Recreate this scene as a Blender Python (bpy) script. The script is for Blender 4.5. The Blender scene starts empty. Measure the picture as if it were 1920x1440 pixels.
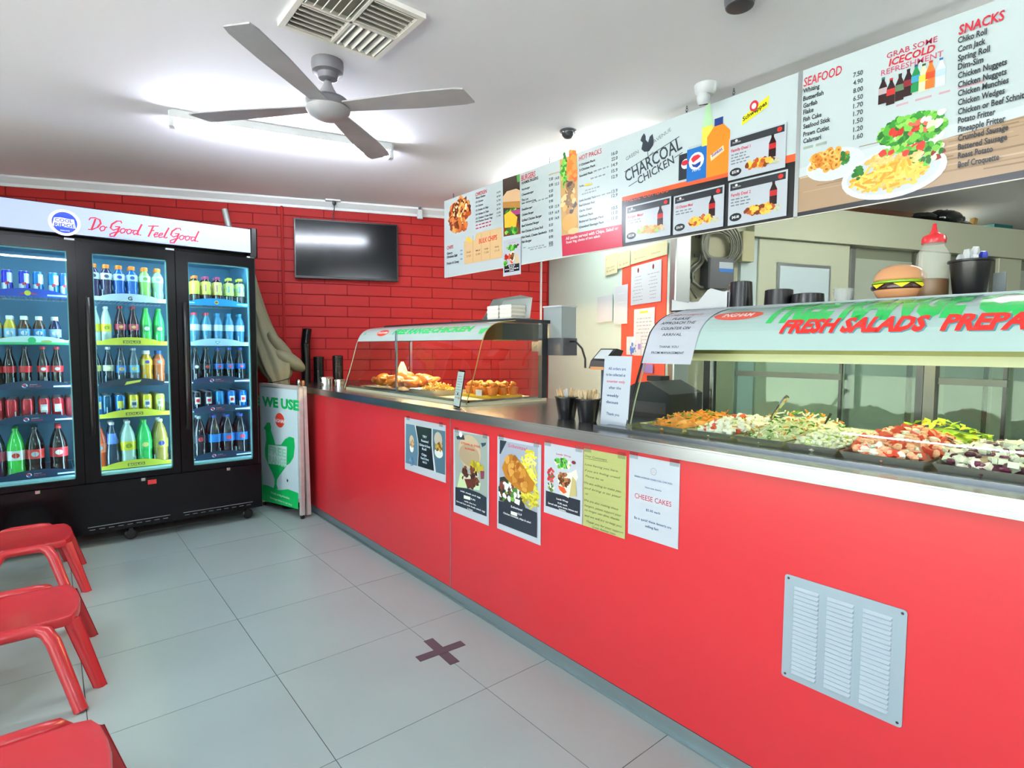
import bpy, bmesh, math, random
from mathutils import Vector, Matrix
random.seed(7)
scene = bpy.context.scene
COL = scene.collection
PI = math.pi
R = math.radians

# ---------------------------------------------------------------- camera
RM = ((0.77018418, -0.63780064, 0.00516486),
      (0.03631029, 0.05192860, 0.99799047),
      (0.63678717, 0.76844893, -0.06315331))
CAM = Vector((-1.26346, -2.86994, 1.31283))
FPX = 1051.73
cam_d = bpy.data.cameras.new('camera')
cam_d.sensor_width = 36.0
cam_d.lens = FPX / 1920 * 36.0
cam_d.clip_start = 0.02
cam = bpy.data.objects.new('camera', cam_d)
COL.objects.link(cam)
m = Matrix(((RM[0][0], RM[1][0], -RM[2][0]), (RM[0][1], RM[1][1], -RM[2][1]), (RM[0][2], RM[1][2], -RM[2][2]))).to_4x4()
m.translation = CAM
cam.matrix_world = m
scene.camera = cam

# ---------------------------------------------------------------- world, exposure
w = bpy.data.worlds.new('world'); scene.world = w
w.use_nodes = True
nt = w.node_tree
bg = nt.nodes['Background']
# bright overcast daylight outside the glazed shopfront
bg.inputs[0].default_value = (0.93, 0.97, 1.0, 1)
bg.inputs[1].default_value = 2.4
scene.view_settings.view_transform = 'Standard'
scene.view_settings.look = 'None'
scene.view_settings.gamma = 1.0
scene.view_settings.use_curve_mapping = False
scene.view_settings.exposure = 1.1
TUBE_E = 105.0       # fluorescent tube emission over the customers
KTUBE_E = 85.0      # tubes over the kitchen
def portal(loc, rot, sx, sy):
    la = bpy.data.lights.new('shopfront_portal', 'AREA'); la.shape = 'RECTANGLE'; la.size = sx; la.size_y = sy
    la.cycles.is_portal = True
    lo = bpy.data.objects.new('shopfront_portal', la); COL.objects.link(lo); lo.location = loc; lo.rotation_euler = rot
bounce_sun = bpy.data.lights.new('bounce_sun', 'SUN'); bounce_sun.energy = 45.0; bounce_sun.angle = R(1.0); bounce_sun.color = (1.0, 0.96, 0.88)
so_ = bpy.data.objects.new('bounce_sun', bounce_sun); COL.objects.link(so_); so_.rotation_euler = (0, R(48), R(8))   # added, from over the building: its bounce off the pavement brightens the ceiling
portal((-4.15, -2.4, 1.28), (0, R(-90), 0), 2.3, 7.0)
try:
    scene.cycles.max_bounces = 10
    scene.cycles.transparent_max_bounces = 24
    scene.cycles.glossy_bounces = 4
    scene.cycles.caustics_reflective = False
    scene.cycles.caustics_refractive = False
    scene.cycles.sample_clamp_indirect = 6.0
except Exception:
    pass

# ---------------------------------------------------------------- helpers
def lin(h):
    if isinstance(h, tuple): return h
    h = h.lstrip('#')
    o = []
    for i in (0, 2, 4):
        c = int(h[i:i+2], 16) / 255
        o.append(c / 12.92 if c <= 0.04045 else ((c + 0.055) / 1.055) ** 2.4)
    return tuple(o)

MATS = {}
def mat(name, col='#888888', rough=0.5, metal=0.0, emit=None, es=0.0, noise=0.0, nscale=20.0, bump=0.0, bscale=200.0,
        spec=0.5, coat=0.0, trans=0.0, stretch=None, alpha=1.0, sss=0.0):
    if name in MATS: return MATS[name]
    M = bpy.data.materials.new(name); M.use_nodes = True
    n = M.node_tree.nodes; L = M.node_tree.links
    b = n['Principled BSDF']
    c = lin(col)
    b.inputs['Base Color'].default_value = (*c, 1)
    b.inputs['Roughness'].default_value = rough
    b.inputs['Metallic'].default_value = metal
    b.inputs['Specular IOR Level'].default_value = spec
    b.inputs['Coat Weight'].default_value = coat
    b.inputs['Coat Roughness'].default_value = 0.08
    b.inputs['Transmission Weight'].default_value = trans
    b.inputs['Alpha'].default_value = alpha
    if emit:
        b.inputs['Emission Color'].default_value = (*lin(emit), 1)
        b.inputs['Emission Strength'].default_value = es
    if noise or bump:
        tc = n.new('ShaderNodeTexCoord')
        mp = n.new('ShaderNodeMapping')
        L.new(tc.outputs['Object'], mp.inputs[0])
        if stretch: mp.inputs['Scale'].default_value = stretch
    if noise:
        t = n.new('ShaderNodeTexNoise'); t.inputs['Scale'].default_value = nscale; t.inputs['Detail'].default_value = 6
        L.new(mp.outputs[0], t.inputs['Vector'])
        r = n.new('ShaderNodeMix'); r.data_type = 'RGBA'
        r.inputs[6].default_value = (*[x * (1 - noise) for x in c], 1)
        r.inputs[7].default_value = (*[min(1, x * (1 + noise)) for x in c], 1)
        L.new(t.outputs['Fac'], r.inputs[0])
        L.new(r.outputs[2], b.inputs['Base Color'])
    if bump:
        t2 = n.new('ShaderNodeTexNoise'); t2.inputs['Scale'].default_value = bscale; t2.inputs['Detail'].default_value = 4
        L.new(mp.outputs[0], t2.inputs['Vector'])
        bp = n.new('ShaderNodeBump'); bp.inputs['Strength'].default_value = bump; bp.inputs['Distance'].default_value = 0.003
        L.new(t2.outputs['Fac'], bp.inputs['Height'])
        L.new(bp.outputs[0], b.inputs['Normal'])
    MATS[name] = M
    return M

def glass(name, tint='#ffffff', refl=1.0, rough=0.0, ior=1.5):
    if name in MATS: return MATS[name]
    M = bpy.data.materials.new(name); M.use_nodes = True
    n = M.node_tree.nodes; L = M.node_tree.links
    n.remove(n['Principled BSDF'])
    tr = n.new('ShaderNodeBsdfTransparent'); tr.inputs[0].default_value = (*lin(tint), 1)
    gl = n.new('ShaderNodeBsdfGlossy'); gl.inputs['Roughness'].default_value = rough
    fr = n.new('ShaderNodeFresnel'); fr.inputs[0].default_value = ior
    mu = n.new('ShaderNodeMath'); mu.operation = 'MULTIPLY'; mu.inputs[1].default_value = refl
    mx = n.new('ShaderNodeMixShader')
    L.new(fr.outputs[0], mu.inputs[0]); L.new(mu.outputs[0], mx.inputs[0])
    L.new(tr.outputs[0], mx.inputs[1]); L.new(gl.outputs[0], mx.inputs[2])
    L.new(mx.outputs[0], n['Material Output'].inputs[0])
    MATS[name] = M
    return M

def print_mat(name='printed_colour', rough=0.35, es=0.0, coat=0.0):
    """flat print: colour comes from the printed mesh's own colour attribute"""
    if name in MATS: return MATS[name]
    M = bpy.data.materials.new(name); M.use_nodes = True
    n = M.node_tree.nodes; L = M.node_tree.links; b = n['Principled BSDF']
    a = n.new('ShaderNodeAttribute'); a.attribute_name = 'ink'
    L.new(a.outputs['Color'], b.inputs['Base Color'])
    b.inputs['Roughness'].default_value = rough
    b.inputs['Coat Weight'].default_value = coat
    if es:
        L.new(a.outputs['Color'], b.inputs['Emission Color'])
        b.inputs['Emission Strength'].default_value = es
    MATS[name] = M
    return M

def tag(o, label=None, cat=None, group=None, kind=None):
    if label: o['label'] = label
    if cat: o['category'] = cat
    if group: o['group'] = group
    if kind: o['kind'] = kind
    return o

def thing(name, label, cat, loc=(0, 0, 0), rz=0.0, group=None, rot=None):
    o = bpy.data.objects.new(name, None); COL.objects.link(o)
    o.empty_display_size = 0.05
    o.location = loc; o.rotation_euler = rot if rot else (0, 0, rz)
    return tag(o, label, cat, group)

class MB:
    """mesh builder: everything added ends up in ONE mesh object"""
    def __init__(s, M=None): s.v = []; s.f = []; s.mi = []; s.M = M
    def add(s, vs, fs, mi=0):
        b = len(s.v)
        for p in vs:
            p = Vector(p)
            s.v.append(s.M @ p if s.M else p)
        for f in fs:
            s.f.append([b + i for i in f]); s.mi.append(mi)
        return s
    def box(s, x0, x1, y0, y1, z0, z1, mi=0, c=0.0):
        """box; c > 0 chamfers the four vertical edges"""
        if x1 < x0: x0, x1 = x1, x0
        if y1 < y0: y0, y1 = y1, y0
        if z1 < z0: z0, z1 = z1, z0
        if c <= 0:
            vs = [(x, y, z) for z in (z0, z1) for y in (y0, y1) for x in (x0, x1)]
            fs = [(0, 2, 3, 1), (4, 5, 7, 6), (0, 1, 5, 4), (2, 6, 7, 3), (0, 4, 6, 2), (1, 3, 7, 5)]
            return s.add(vs, fs, mi)
        p = [(x0 + c, y0), (x1 - c, y0), (x1, y0 + c), (x1, y1 - c), (x1 - c, y1), (x0 + c, y1), (x0, y1 - c), (x0, y0 + c)]
        return s.prism(p, z0, z1, mi)
    def prism(s, poly, z0, z1, mi=0, axis='z'):
        n = len(poly)
        def P(a, b, h):
            return (a, b, h) if axis == 'z' else ((a, h, b) if axis == 'y' else (h, a, b))
        vs = [P(a, b, z0) for a, b in poly] + [P(a, b, z1) for a, b in poly]
        fs = [tuple(range(n))[::-1], tuple(range(n, 2 * n))]
        for i in range(n):
            j = (i + 1) % n
            fs.append((i, j, n + j, n + i))
        return s.add(vs, fs, mi)
    def lathe(s, prof, n=16, c=(0, 0, 0), mi=0, sx=1.0, sy=1.0):
        vs = []; fs = []
        for r, z in prof:
            for k in range(n):
                a = 2 * PI * k / n
                vs.append((c[0] + r * math.cos(a) * sx, c[1] + r * math.sin(a) * sy, c[2] + z))
        for i in range(len(prof) - 1):
            for k in range(n):
                j = (k + 1) % n
                fs.append((i * n + k, i * n + j, (i + 1) * n + j, (i + 1) * n + k))
        fs.append(tuple(range(n))[::-1])
        fs.append(tuple(range((len(prof) - 1) * n, len(prof) * n)))
        return s.add(vs, fs, mi)
    def tube(s, pts, r, n=8, mi=0, close=True):
        pts = [Vector(p) for p in pts]
        rs = r if isinstance(r, (list, tuple)) else [r] * len(pts)
        vs = []; fs = []
        a = None
        for i, p in enumerate(pts):
            d = (pts[min(i + 1, len(pts) - 1)] - pts[max(i - 1, 0)]).normalized()
            if a is None: a = d.orthogonal().normalized()
            else:
                a = a - d * a.dot(d)
                a = a.normalized() if a.length > 1e-5 else d.orthogonal().normalized()
            b = d.cross(a).normalized()
            for k in range(n):
                t = 2 * PI * k / n
                vs.append(p + (a * math.cos(t) + b * math.sin(t)) * rs[i])
        for i in range(len(pts) - 1):
            for k in range(n):
                j = (k + 1) % n
                fs.append((i * n + k, i * n + j, (i + 1) * n + j, (i + 1) * n + k))
        if close:
            fs.append(tuple(range(n))[::-1]); fs.append(tuple(range((len(pts) - 1) * n, len(pts) * n)))
        return s.add(vs, fs, mi)
    def blob(s, c, r, n=8, m=5, jit=0.15, mi=0, rnd=random):
        """rough ellipsoid lump; r = (rx, ry, rz)"""
        vs = [(c[0], c[1], c[2] - r[2])]; fs = []
        for i in range(1, m):
            ph = -PI / 2 + PI * i / m
            for k in range(n):
                t = 2 * PI * k / n; q = 1 + rnd.uniform(-jit, jit)
                vs.append((c[0] + r[0] * math.cos(ph) * math.cos(t) * q, c[1] + r[1] * math.cos(ph) * math.sin(t) * q, c[2] + r[2] * math.sin(ph) * q))
        vs.append((c[0], c[1], c[2] + r[2]))
        for k in range(n):
            j = (k + 1) % n
            fs.append((0, 1 + j, 1 + k))
            for i in range(m - 2):
                a = 1 + i * n; b = a + n
                fs.append((a + k, a + j, b + j, b + k))
            fs.append((1 + (m - 2) * n + k, 1 + (m - 2) * n + j, len(vs) - 1))
        return s.add(vs, fs, mi)
    def build(s, name, mats, parent=None, smooth=False, loc=None, bevel=0.0, label=None, kind=None, recalc=True, auto=None):
        me = bpy.data.meshes.new(name)
        me.from_pydata([tuple(v) for v in s.v], [], s.f)
        if not isinstance(mats, (list, tuple)): mats = [mats]
        for M in mats: me.materials.append(M)
        for p, i in zip(me.polygons, s.mi):
            p.material_index = i
            p.use_smooth = smooth
        if recalc:
            bm = bmesh.new(); bm.from_mesh(me); bmesh.ops.recalc_face_normals(bm, faces=bm.faces); bm.to_mesh(me); bm.free()
        if smooth:
            try: me.set_sharp_from_angle(angle=R(auto or 40))
            except Exception: pass
        me.update()
        o = bpy.data.objects.new(name, me); COL.objects.link(o)
        if parent: o.parent = parent
        if loc: o.location = loc
        if bevel:
            b = o.modifiers.new('bevel', 'BEVEL'); b.width = bevel; b.segments = 2; b.limit_method = 'ANGLE'
        if label: o['label'] = label
        if kind: o['kind'] = kind
        return o

def dup(root, loc, rz=None, label=None, group=None, rot=None):
    r = root.copy(); COL.objects.link(r); r.location = loc
    if rz is not None: r.rotation_euler = (0, 0, rz)
    if rot is not None: r.rotation_euler = rot
    if label: r['label'] = label
    if group: r['group'] = group
    for ch in list(root.children):
        c = ch.copy(); COL.objects.link(c); c.parent = r
        for g in list(ch.children):
            d = g.copy(); COL.objects.link(d); d.parent = c
    return r

# a vertical plane of the room; uv() measures a photo pixel on it (used to lay out what is printed or mounted there)
class Plane:
    def __init__(s, O, U, V=(0, 0, 1)):
        s.O = Vector(O); s.U = Vector(U).normalized(); s.V = Vector(V).normalized(); s.N = s.U.cross(s.V)
    def uv(s, u, v):
        d = Vector([RM[0][i] * (u - 960) / FPX + RM[1][i] * (720 - v) / FPX + RM[2][i] for i in range(3)])
        t = (s.O - CAM).dot(s.N) / d.dot(s.N)
        p = CAM + d * t - s.O
        return (p.dot(s.U), p.dot(s.V))
    def p(s, a, b, d=0.0): return s.O + s.U * a + s.V * b + s.N * d
    def mtx(s, a=0, b=0, d=0.0):
        """frame with local x along the plane, local z up, local -y out of the plane"""
        o = s.p(a, b, d)
        M = Matrix((s.U, -s.N, s.V)).transposed().to_4x4(); M.translation = o
        return M

GLY = {}
def glyphs(text, bold=0.0, shear=0.0, spacing=1.0):
    k = (text, bold, shear, spacing)
    if k in GLY: return GLY[k]
    cu = bpy.data.curves.new('t', 'FONT')
    cu.body = text; cu.size = 1.0; cu.offset = bold; cu.shear = shear; cu.resolution_u = 2; cu.space_character = spacing
    ob = bpy.data.objects.new('t', cu)
    me = ob.to_mesh()
    vs = [tuple(v.co) for v in me.vertices]; fs = [tuple(p.vertices) for p in me.polygons]
    ob.to_mesh_clear(); bpy.data.objects.remove(ob); bpy.data.curves.remove(cu)
    GLY[k] = (vs, fs)
    return GLY[k]

class Print:
    """ink on a flat (or curved) sheet: 2-D shapes laid in layers fractions of a millimetre apart"""
    def __init__(s, plane, d=0.0006, mapf=None, step=0.0005):
        s.pl = plane; s.d = d; s.mapf = mapf; s.v = []; s.f = []; s.c = []; s.k = 0; s.step = step
    def _add(s, vs, fs, col, layer=0):
        b = len(s.v); dd = s.d + layer * s.step + s.k * 6e-6; s.k += 1
        for a, c in vs: s.v.append((a, c, dd))
        cc = lin(col)
        for f in fs: s.f.append([b + i for i in f]); s.c.append(cc)
    def P(s, q): return s.pl.uv(*q)
    def poly(s, pts, col, layer=0, px=True):
        q = [s.P(t) for t in pts] if px else pts
        s._add(q, [tuple(range(len(q)))], col, layer)
    def rect(s, a0, b0, a1, b1, col, layer=0):
        s._add([(a0, b0), (a1, b0), (a1, b1), (a0, b1)], [(0, 1, 2, 3)], col, layer)
    def ell(s, c, ra, rb, col, layer=0, ang=0.0, n=14, jit=0.0, px=True):
        c = s.P(c) if px else c
        q = []
        for i in range(n):
            t = 2 * PI * i / n; j = 1 + random.uniform(-jit, jit)
            x = ra * math.cos(t) * j; y = rb * math.sin(t) * j
            q.append((c[0] + x * math.cos(ang) - y * math.sin(ang), c[1] + x * math.sin(ang) + y * math.cos(ang)))
        s._add(q, [tuple(range(n))], col, layer)
    def stroke(s, pts, wd, col, layer=0, px=True):
        q = [Vector(s.P(t)) if px else Vector(t) for t in pts]
        for a, b in zip(q[:-1], q[1:]):
            d = (b - a)
            if d.length < 1e-6: continue
            d.normalize(); n = Vector((-d.y, d.x)) * wd / 2; e = d * wd * 0.3
            s._add([tuple(a - e + n), tuple(a - e - n), tuple(b + e - n), tuple(b + e + n)], [(0, 1, 2, 3)], col, layer)
    def text(s, t, bl, br, h, col, layer=1, bold=0.0, shear=0.0, px=True, spacing=1.0, hz=True):
        """t from bl to br (baseline ends); h = cap height in metres, or a pixel above bl"""
        A = Vector(s.P(bl)) if px else Vector(bl)
        B = Vector(s.P(br)) if px else Vector(br)
        if isinstance(h, tuple): h = abs(s.P(h)[1] - A.y) if hz else (Vector(s.P(h)) - A).length
        if px and hz: B.y = A.y
        vs, fs = glyphs(t, bold, shear, spacing)
        if not vs: return
        x0 = min(v[0] for v in vs); x1 = max(v[0] for v in vs)
        e = B - A; wd = e.length; e.normalize(); up = Vector((-e.y, e.x))
        sx = wd / (x1 - x0); sy = h / 0.7
        s._add([tuple(A + e * ((v[0] - x0) * sx) + up * (v[1] * sy)) for v in vs], fs, col, layer)
    def words(s, a, b, wd, h, col, layer=1, n=4, px=False, rnd=random):
        """a line of print too small to read: short dashes the size of its words"""
        if px: a, b = s.P((a, b))
        ws = [rnd.uniform(0.5, 1.4) for _ in range(n)]; tot = sum(ws) + 0.35 * (n - 1); x = a
        for q in ws:
            l = wd * q / tot
            s.rect(x, b, x + l, b + h, col, layer); x += l + 0.35 * wd / tot
    def build(s, name, parent=None, inv=None, M=None, label=None, cuts=None):
        me = bpy.data.meshes.new(name)
        vs = [s.mapf(*q) for q in s.v] if s.mapf and not cuts else None
        if cuts:
            bm = bmesh.new(); lay = bm.faces.layers.int.new('ci')
            bv = [bm.verts.new(q) for q in s.v]
            for i, f in enumerate(s.f):
                try: bf = bm.faces.new([bv[j] for j in f]); bf[lay] = i
                except ValueError: pass
            for c in cuts:
                g = bm.verts[:] + bm.edges[:] + bm.faces[:]
                bmesh.ops.bisect_plane(bm, geom=g, plane_co=(0, c, 0), plane_no=(0, 1, 0))
            cols = [s.c[f[lay]] for f in bm.faces]
            for q in bm.verts: q.co = s.mapf(*q.co)
            bm.to_mesh(me); bm.free()
        else:
            if vs is None: vs = [s.pl.p(*q) for q in s.v]
            me.from_pydata([tuple(q) for q in vs], [], s.f); cols = s.c
        ca = me.color_attributes.new('ink', 'FLOAT_COLOR', 'CORNER')
        buf = []
        for p, c in zip(me.polygons, cols):
            for _ in range(p.loop_total): buf += [c[0], c[1], c[2], 1.0]
        ca.data.foreach_set('color', buf)
        if inv is not None: me.transform(inv)
        me.materials.append(M or print_mat())
        me.update()
        o = bpy.data.objects.new(name, me); COL.objects.link(o)
        if parent: o.parent = parent
        if label: o['label'] = label
        return o

def frame_thing(name, label, cat, pl, a, b, d=0.0, group=None):
    """an Empty on plane pl (local x along it, local z up, local -y towards the room)"""
    M = pl.mtx(a, b, d)
    o = bpy.data.objects.new(name, None); COL.objects.link(o); o.matrix_world = M; o.empty_display_size = 0.05
    tag(o, label, cat, group)
    return o, M.inverted()
# ================================================================ materials
m_tile = mat('floor_tile_porcelain', '#94a5a3', 0.28, noise=0.10, nscale=2.2, bump=0.03, bscale=60)
m_grout = mat('dark_grout', '#4a4a48', 0.8)
m_brick = mat('red_painted_brick', '#a02322', 0.5, spec=.15, noise=0.10, nscale=3.0, bump=0.25, bscale=90)
m_mortar = mat('red_painted_mortar', '#78161a', 0.6, bump=0.3, bscale=120, spec=.1)
m_ceil = mat('white_painted_ceiling', '#edebf2', 0.75, noise=0.025, nscale=1.2, bump=0.05, bscale=40)
m_wallw = mat('pale_wall_paint', '#d4d6c8', 0.6, noise=0.05, nscale=3.0)
m_part = mat('partition_sheet', '#a9bcb8', 0.5, noise=0.04, nscale=3.0)
m_trimw = mat('white_gloss_trim', '#cfd2d4', 0.35)
m_cool = mat('coolroom_panel_skin', '#b9bda8', 0.32, noise=0.05, nscale=1.8)
m_steel = mat('brushed_stainless_steel', '#a2a5a9', 0.24, 1.0, noise=0.10, nscale=8, bump=0.05, bscale=60, stretch=(8, 0.4, 8))
m_steel2 = mat('polished_steel', '#c4c4c2', 0.14, 1.0)
m_alu = mat('anodised_aluminium', '#aeb2b4', 0.35, 0.9)
m_black = mat('black_plastic', '#0b0b0d', 0.28, noise=0.2, nscale=30)
m_blackm = mat('matt_black', '#121215', 0.55)
m_white = mat('white_plastic', '#b8bcc0', 0.35, noise=0.02, nscale=12)
m_paper = mat('white_paper', '#b4bdc6', 0.6, noise=0.02, nscale=12)
m_chrome = mat('chrome', '#d0d0d0', 0.08, 1.0)
m_grey = mat('grey_plastic', '#4c4e54', 0.4, noise=0.06, nscale=20)
m_darkgrey = mat('dark_grey_metal', '#33363a', 0.4, 0.3)
m_tube = mat('lit_fluorescent_tube', '#ffffff', 0.4, emit='#eaf2ff', es=TUBE_E)
m_ktube = mat('lit_kitchen_tube', '#ffffff', 0.4, emit='#fbfff4', es=KTUBE_E)

CEIL = 2.62
# ================================================================ planes of the room
WA = R(-22.5)
PW = Plane((0.742, 2.141, 0), (math.cos(WA), math.sin(WA), 0))            # red brick wall
KC = Vector((2.700, 1.330, 0))                                            # corner where brick meets the partition
PP = Plane(KC, (-0.3827, -0.9239, 0))                                     # pale partition beside the kitchen
PC = Plane((3.319, -0.872, 0), (math.cos(R(-21)), math.sin(R(-21)), 0))   # coolroom front
PF = Plane((0.333, 0, 0), (0, -1, 0))                                     # red counter front
PB = Plane((1.42, 0, 0), (0, -1, 0))                                      # hanging menu boards
PR = Plane((0, 1.615, 0), (1, 0, 0))                                      # fridge doors

def struct(mb, name, mats, **k):
    o = mb.build(name, mats, **k); o['kind'] = 'structure'; return o

# ---------------------------------------------------------------- floor: slab of grout, every tile a piece of its own
fl = struct(MB().box(-4.2, 8.5, -6.6, 5.2, -0.12, -0.0025), 'floor', m_grout)
tb = MB().box(-0.2985, 0.2985, -0.2985, 0.2985, -0.02, 0.0)
t0 = tb.build('floor_tile', m_tile, parent=fl, loc=(-0.3, -0.3, 0))
for i in range(-6, 1):
    for j in range(-10, 5):
        if (i, j) == (-1, -1): continue
        t = t0.copy(); COL.objects.link(t); t.location = (i * 0.6 + 0.3, j * 0.6 + 0.3, 0)
kf = MB()
kf.box(0.62, 8.4, -6.5, 5.1, -0.02, -0.001)
kf.build('kitchen_floor_vinyl', mat('grey_vinyl', '#83867f', 0.5, noise=0.08, nscale=6), parent=fl)

# ---------------------------------------------------------------- ceiling
struct(MB().box(-4.2, 8.5, -6.6, 5.2, CEIL, CEIL + 0.1), 'ceiling', m_ceil)

# ---------------------------------------------------------------- red brick wall (local frame: x along wall, -y to room)
bw = MB(); bw.box(-3.55, 2.14, 0.006, 0.12, -0.02, CEIL)
wb = struct(bw, 'wall_back', m_mortar)
wb.matrix_world = PW.mtx()
BL, BH = 0.390, 0.098
bm_full = MB().box(0.0045, BL - 0.0045, 0, 0.05, 0.0045, BH - 0.0045)
brick0 = None
def brick_at(x, z, L):
    global brick0
    if abs(L - BL) < 1e-3:
        if brick0 is None:
            brick0 = bm_full.build('brick', m_brick, parent=wb, loc=(x, 0, z), bevel=0.0); return brick0
        b = brick0.copy(); COL.objects.link(b); b.location = (x, random.uniform(-0.0012, 0.0012), z); return b
    return MB().box(0.0045, L - 0.0045, 0, 0.05, 0.0045, BH - 0.0045).build('brick', m_brick, parent=wb, loc=(x, 0, z))
low = MB(); zA = 1.888 - 20 * BH
for r_ in range(0, 27):
    z = zA + r_ * BH
    if z > CEIL - 0.02: break
    x = -0.2436 + (0 if (r_ - 19) % 2 == 0 else BL / 2)
    while x > -3.5: x -= BL
    while x < 2.10:
        a = max(x, -3.5); b = min(x + BL, 2.10)
        if b - a > 0.03:
            if r_ >= 9 and a > -2.6: brick_at(a, z, b - a)
            else: low.box(a + 0.0045, b - 0.0045, 0, 0.05, z + 0.0045, z + BH - 0.0045)
        x += BL
low.build('brickwork', m_brick, parent=wb, kind='stuff')
# painted conduit, running down the wall beside the control joint
cd = MB(); cx = PW.uv(530, 470)[0]
cd.tube([(cx, -0.012, 0.05), (cx, -0.012, 2.55)], 0.011, 8)
for z in (0.4, 1.1, 1.75, 2.4): cd.box(cx - 0.02, cx + 0.02, -0.006, 0.002, z - 0.008, z + 0.008)
cd.build('conduit', m_brick, parent=wb, smooth=True)
# cornice along the brick wall
cr = MB()
cr.prism([(-0.002, 2.545), (-0.018, 2.545), (-0.018, 2.568), (-0.060, 2.605), (-0.060, CEIL + 0.001), (-0.002, CEIL + 0.001)], -3.5, 2.14, axis='x')
c_ = struct(cr, 'trim_1', m_trimw); c_.matrix_world = PW.mtx()
# white quad bead on the corner between brick and partition
q = MB().box(2.02, 2.035, -0.022, 0, 0.9, 2.54); q = struct(q, 'trim_2', m_trimw); q.matrix_world = PW.mtx()
# back wall goes on behind the kitchen
kb = struct(MB().box(2.14, 9.2, 0.0, 0.12, -0.02, CEIL), 'wall_kitchen', m_wallw); kb.matrix_world = PW.mtx()

# ---------------------------------------------------------------- pale partition with its aluminium end trim
pe = PP.uv(1257, 560)[0]
pt = struct(MB().box(0.0, pe, 0.0, 0.09, -0.02, CEIL), 'wall_partition', m_part); pt.matrix_world = PP.mtx()
tr = struct(MB().box(pe, pe + 0.07, -0.012, 0.10, -0.02, CEIL, c=0.006), 'trim_3', m_alu); tr.matrix_world = PP.mtx()

# ---------------------------------------------------------------- outer shell out of sight
lw_ = MB()
lw_.box(-4.2, -4.1, 1.1, 5.2, -0.02, CEIL); lw_.box(-4.2, -4.1, -6.6, -5.9, -0.02, CEIL)
lw_.box(-4.2, -4.1, -5.9, 1.1, 2.43, CEIL); lw_.box(-4.2, -4.1, -5.9, 1.1, -0.02, 0.10)
struct(lw_, 'wall_left', m_wallw)
struct(MB().box(8.4, 8.5, -6.6, 5.2, -0.02, CEIL), 'wall_right', m_wallw)
struct(MB().box(-4.2, 8.5, -6.6, -6.5, -0.02, CEIL), 'wall_front', m_wallw)
fw = MB()
for k in range(6): fw.box(-4.18, -4.12, -5.9 + k * 1.388, -5.84 + k * 1.388, 0.10, 2.43)
fw.box(-4.18, -4.12, -5.9, 1.1, 2.37, 2.43); fw.box(-4.18, -4.12, -5.9, 1.1, 0.10, 0.16)
wf = struct(fw, 'window_1', m_alu)
MB().box(-4.153, -4.147, -5.85, 1.05, 0.14, 2.39).build('pane', glass('shop_window_glass', '#fbfffd', 0.6), parent=wf)
pv = struct(MB().box(-30, -4.22, -25, 20, -0.2, -0.04), 'ground', mat('pale_concrete_pavement', '#c8c6c0', 0.8, noise=.08, nscale=.8))

# ================================================================ coolroom across the kitchen
fz1 = PC.uv(1580, 401)[1]
cb = MB()
cb.box(-1.05, 3.4, 0.0, 1.7, 0.0, fz1 - .004)
cool = struct(cb, 'wall_coolroom', m_cool); cool.matrix_world = PC.mtx()
def csub(mb, name, M, **k): return mb.build(name, M, parent=cool, **k)
fz0 = PC.uv(1500, 455)[1]
fx0 = PC.uv(1398, 450)[0]
csub(MB().box(fx0, 3.38, -0.09, 0.0, fz0, fz1, c=0.004), 'fascia', m_cool)
# sliding door with its panel, and the open recesses between wall panels
def cpx(u, v): return PC.uv(u, v)
d0 = cpx(1412, 560)[0]; d1 = cpx(1580, 560)[0]
dm = mat('coolroom_door_skin', '#b4b9a4', 0.35, noise=0.04, nscale=2)
csub(MB().box(d0, d1, -0.05, 0.0, 0.1, fz0 - 0.004, c=0.004), 'sliding_door', dm)
csub(MB().box(d1, d1 + 0.045, -0.065, 0.0, 0.1, fz0 - 0.03), 'door_edge', m_alu)
csub(MB().box(cpx(1384, 500)[0], d0, -0.03, 0.0, 0.1, fz0 + 0.02), 'door_post', mat('pale_blue_post', '#b7c6c8', 0.3))
a0, b1 = cpx(1447, 494); a1 = cpx(1546, 500)[0]; b0 = 1.45
csub(MB().box(a0, a1, -0.062, -0.05, b0, b1), 'hatch_frame', m_alu)
csub(MB().box(a0 + 0.02, a1 - 0.02, -0.066, -0.06, b0 + 0.02, b1 - 0.025), 'hatch_panel', mat('pale_blue_sheet', '#b9c9cf', 0.3))
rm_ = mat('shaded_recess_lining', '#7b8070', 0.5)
for u0, u1, nm in ((1590, 1706, 0), (1773, 1852, 1), (1905, 1990, 2)):
    x0 = cpx(u0, 520)[0]; x1 = cpx(u1, 520)[0]
    g = MB(); g.box(x0, x1, -0.012, 0.0, 0.1, fz0 - 0.09); csub(g, 'wall_panel', mat('coolroom_panel_b', '#a8b0a2', 0.4, noise=0.05, nscale=3))
    csub(MB().box(x1, x1 + 0.05, -0.03, 0.0, 0.1, fz0 - 0.005), 'door_jamb', mat('dark_jamb', '#565a4c', 0.5))
    csub(MB().box(x0, x1, -0.008, 0.0, fz0 - 0.09, fz0 - 0.003), 'recess_shade', rm_)  # darker slab: shade at the recess top put into its colour
for u0, u1 in ((1714, 1768), (1858, 1900)):
    csub(MB().box(cpx(u0, 520)[0], cpx(u1, 520)[0], -0.06, 0.0, 0.1, fz0 - 0.003, c=0.004), 'pilaster', m_cool)
# brown streaked board standing on top of the coolroom, out at the back
csub(MB().box(cpx(1540, 410)[0], cpx(1785, 410)[0] + .25, 0.42, 0.45, fz1 - .003, 2.618), 'brown_bulkhead', mat('brown_streaked_panel', '#6d4a3a', 0.5, noise=0.25, nscale=5, stretch=(1, 1, 8)))
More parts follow.
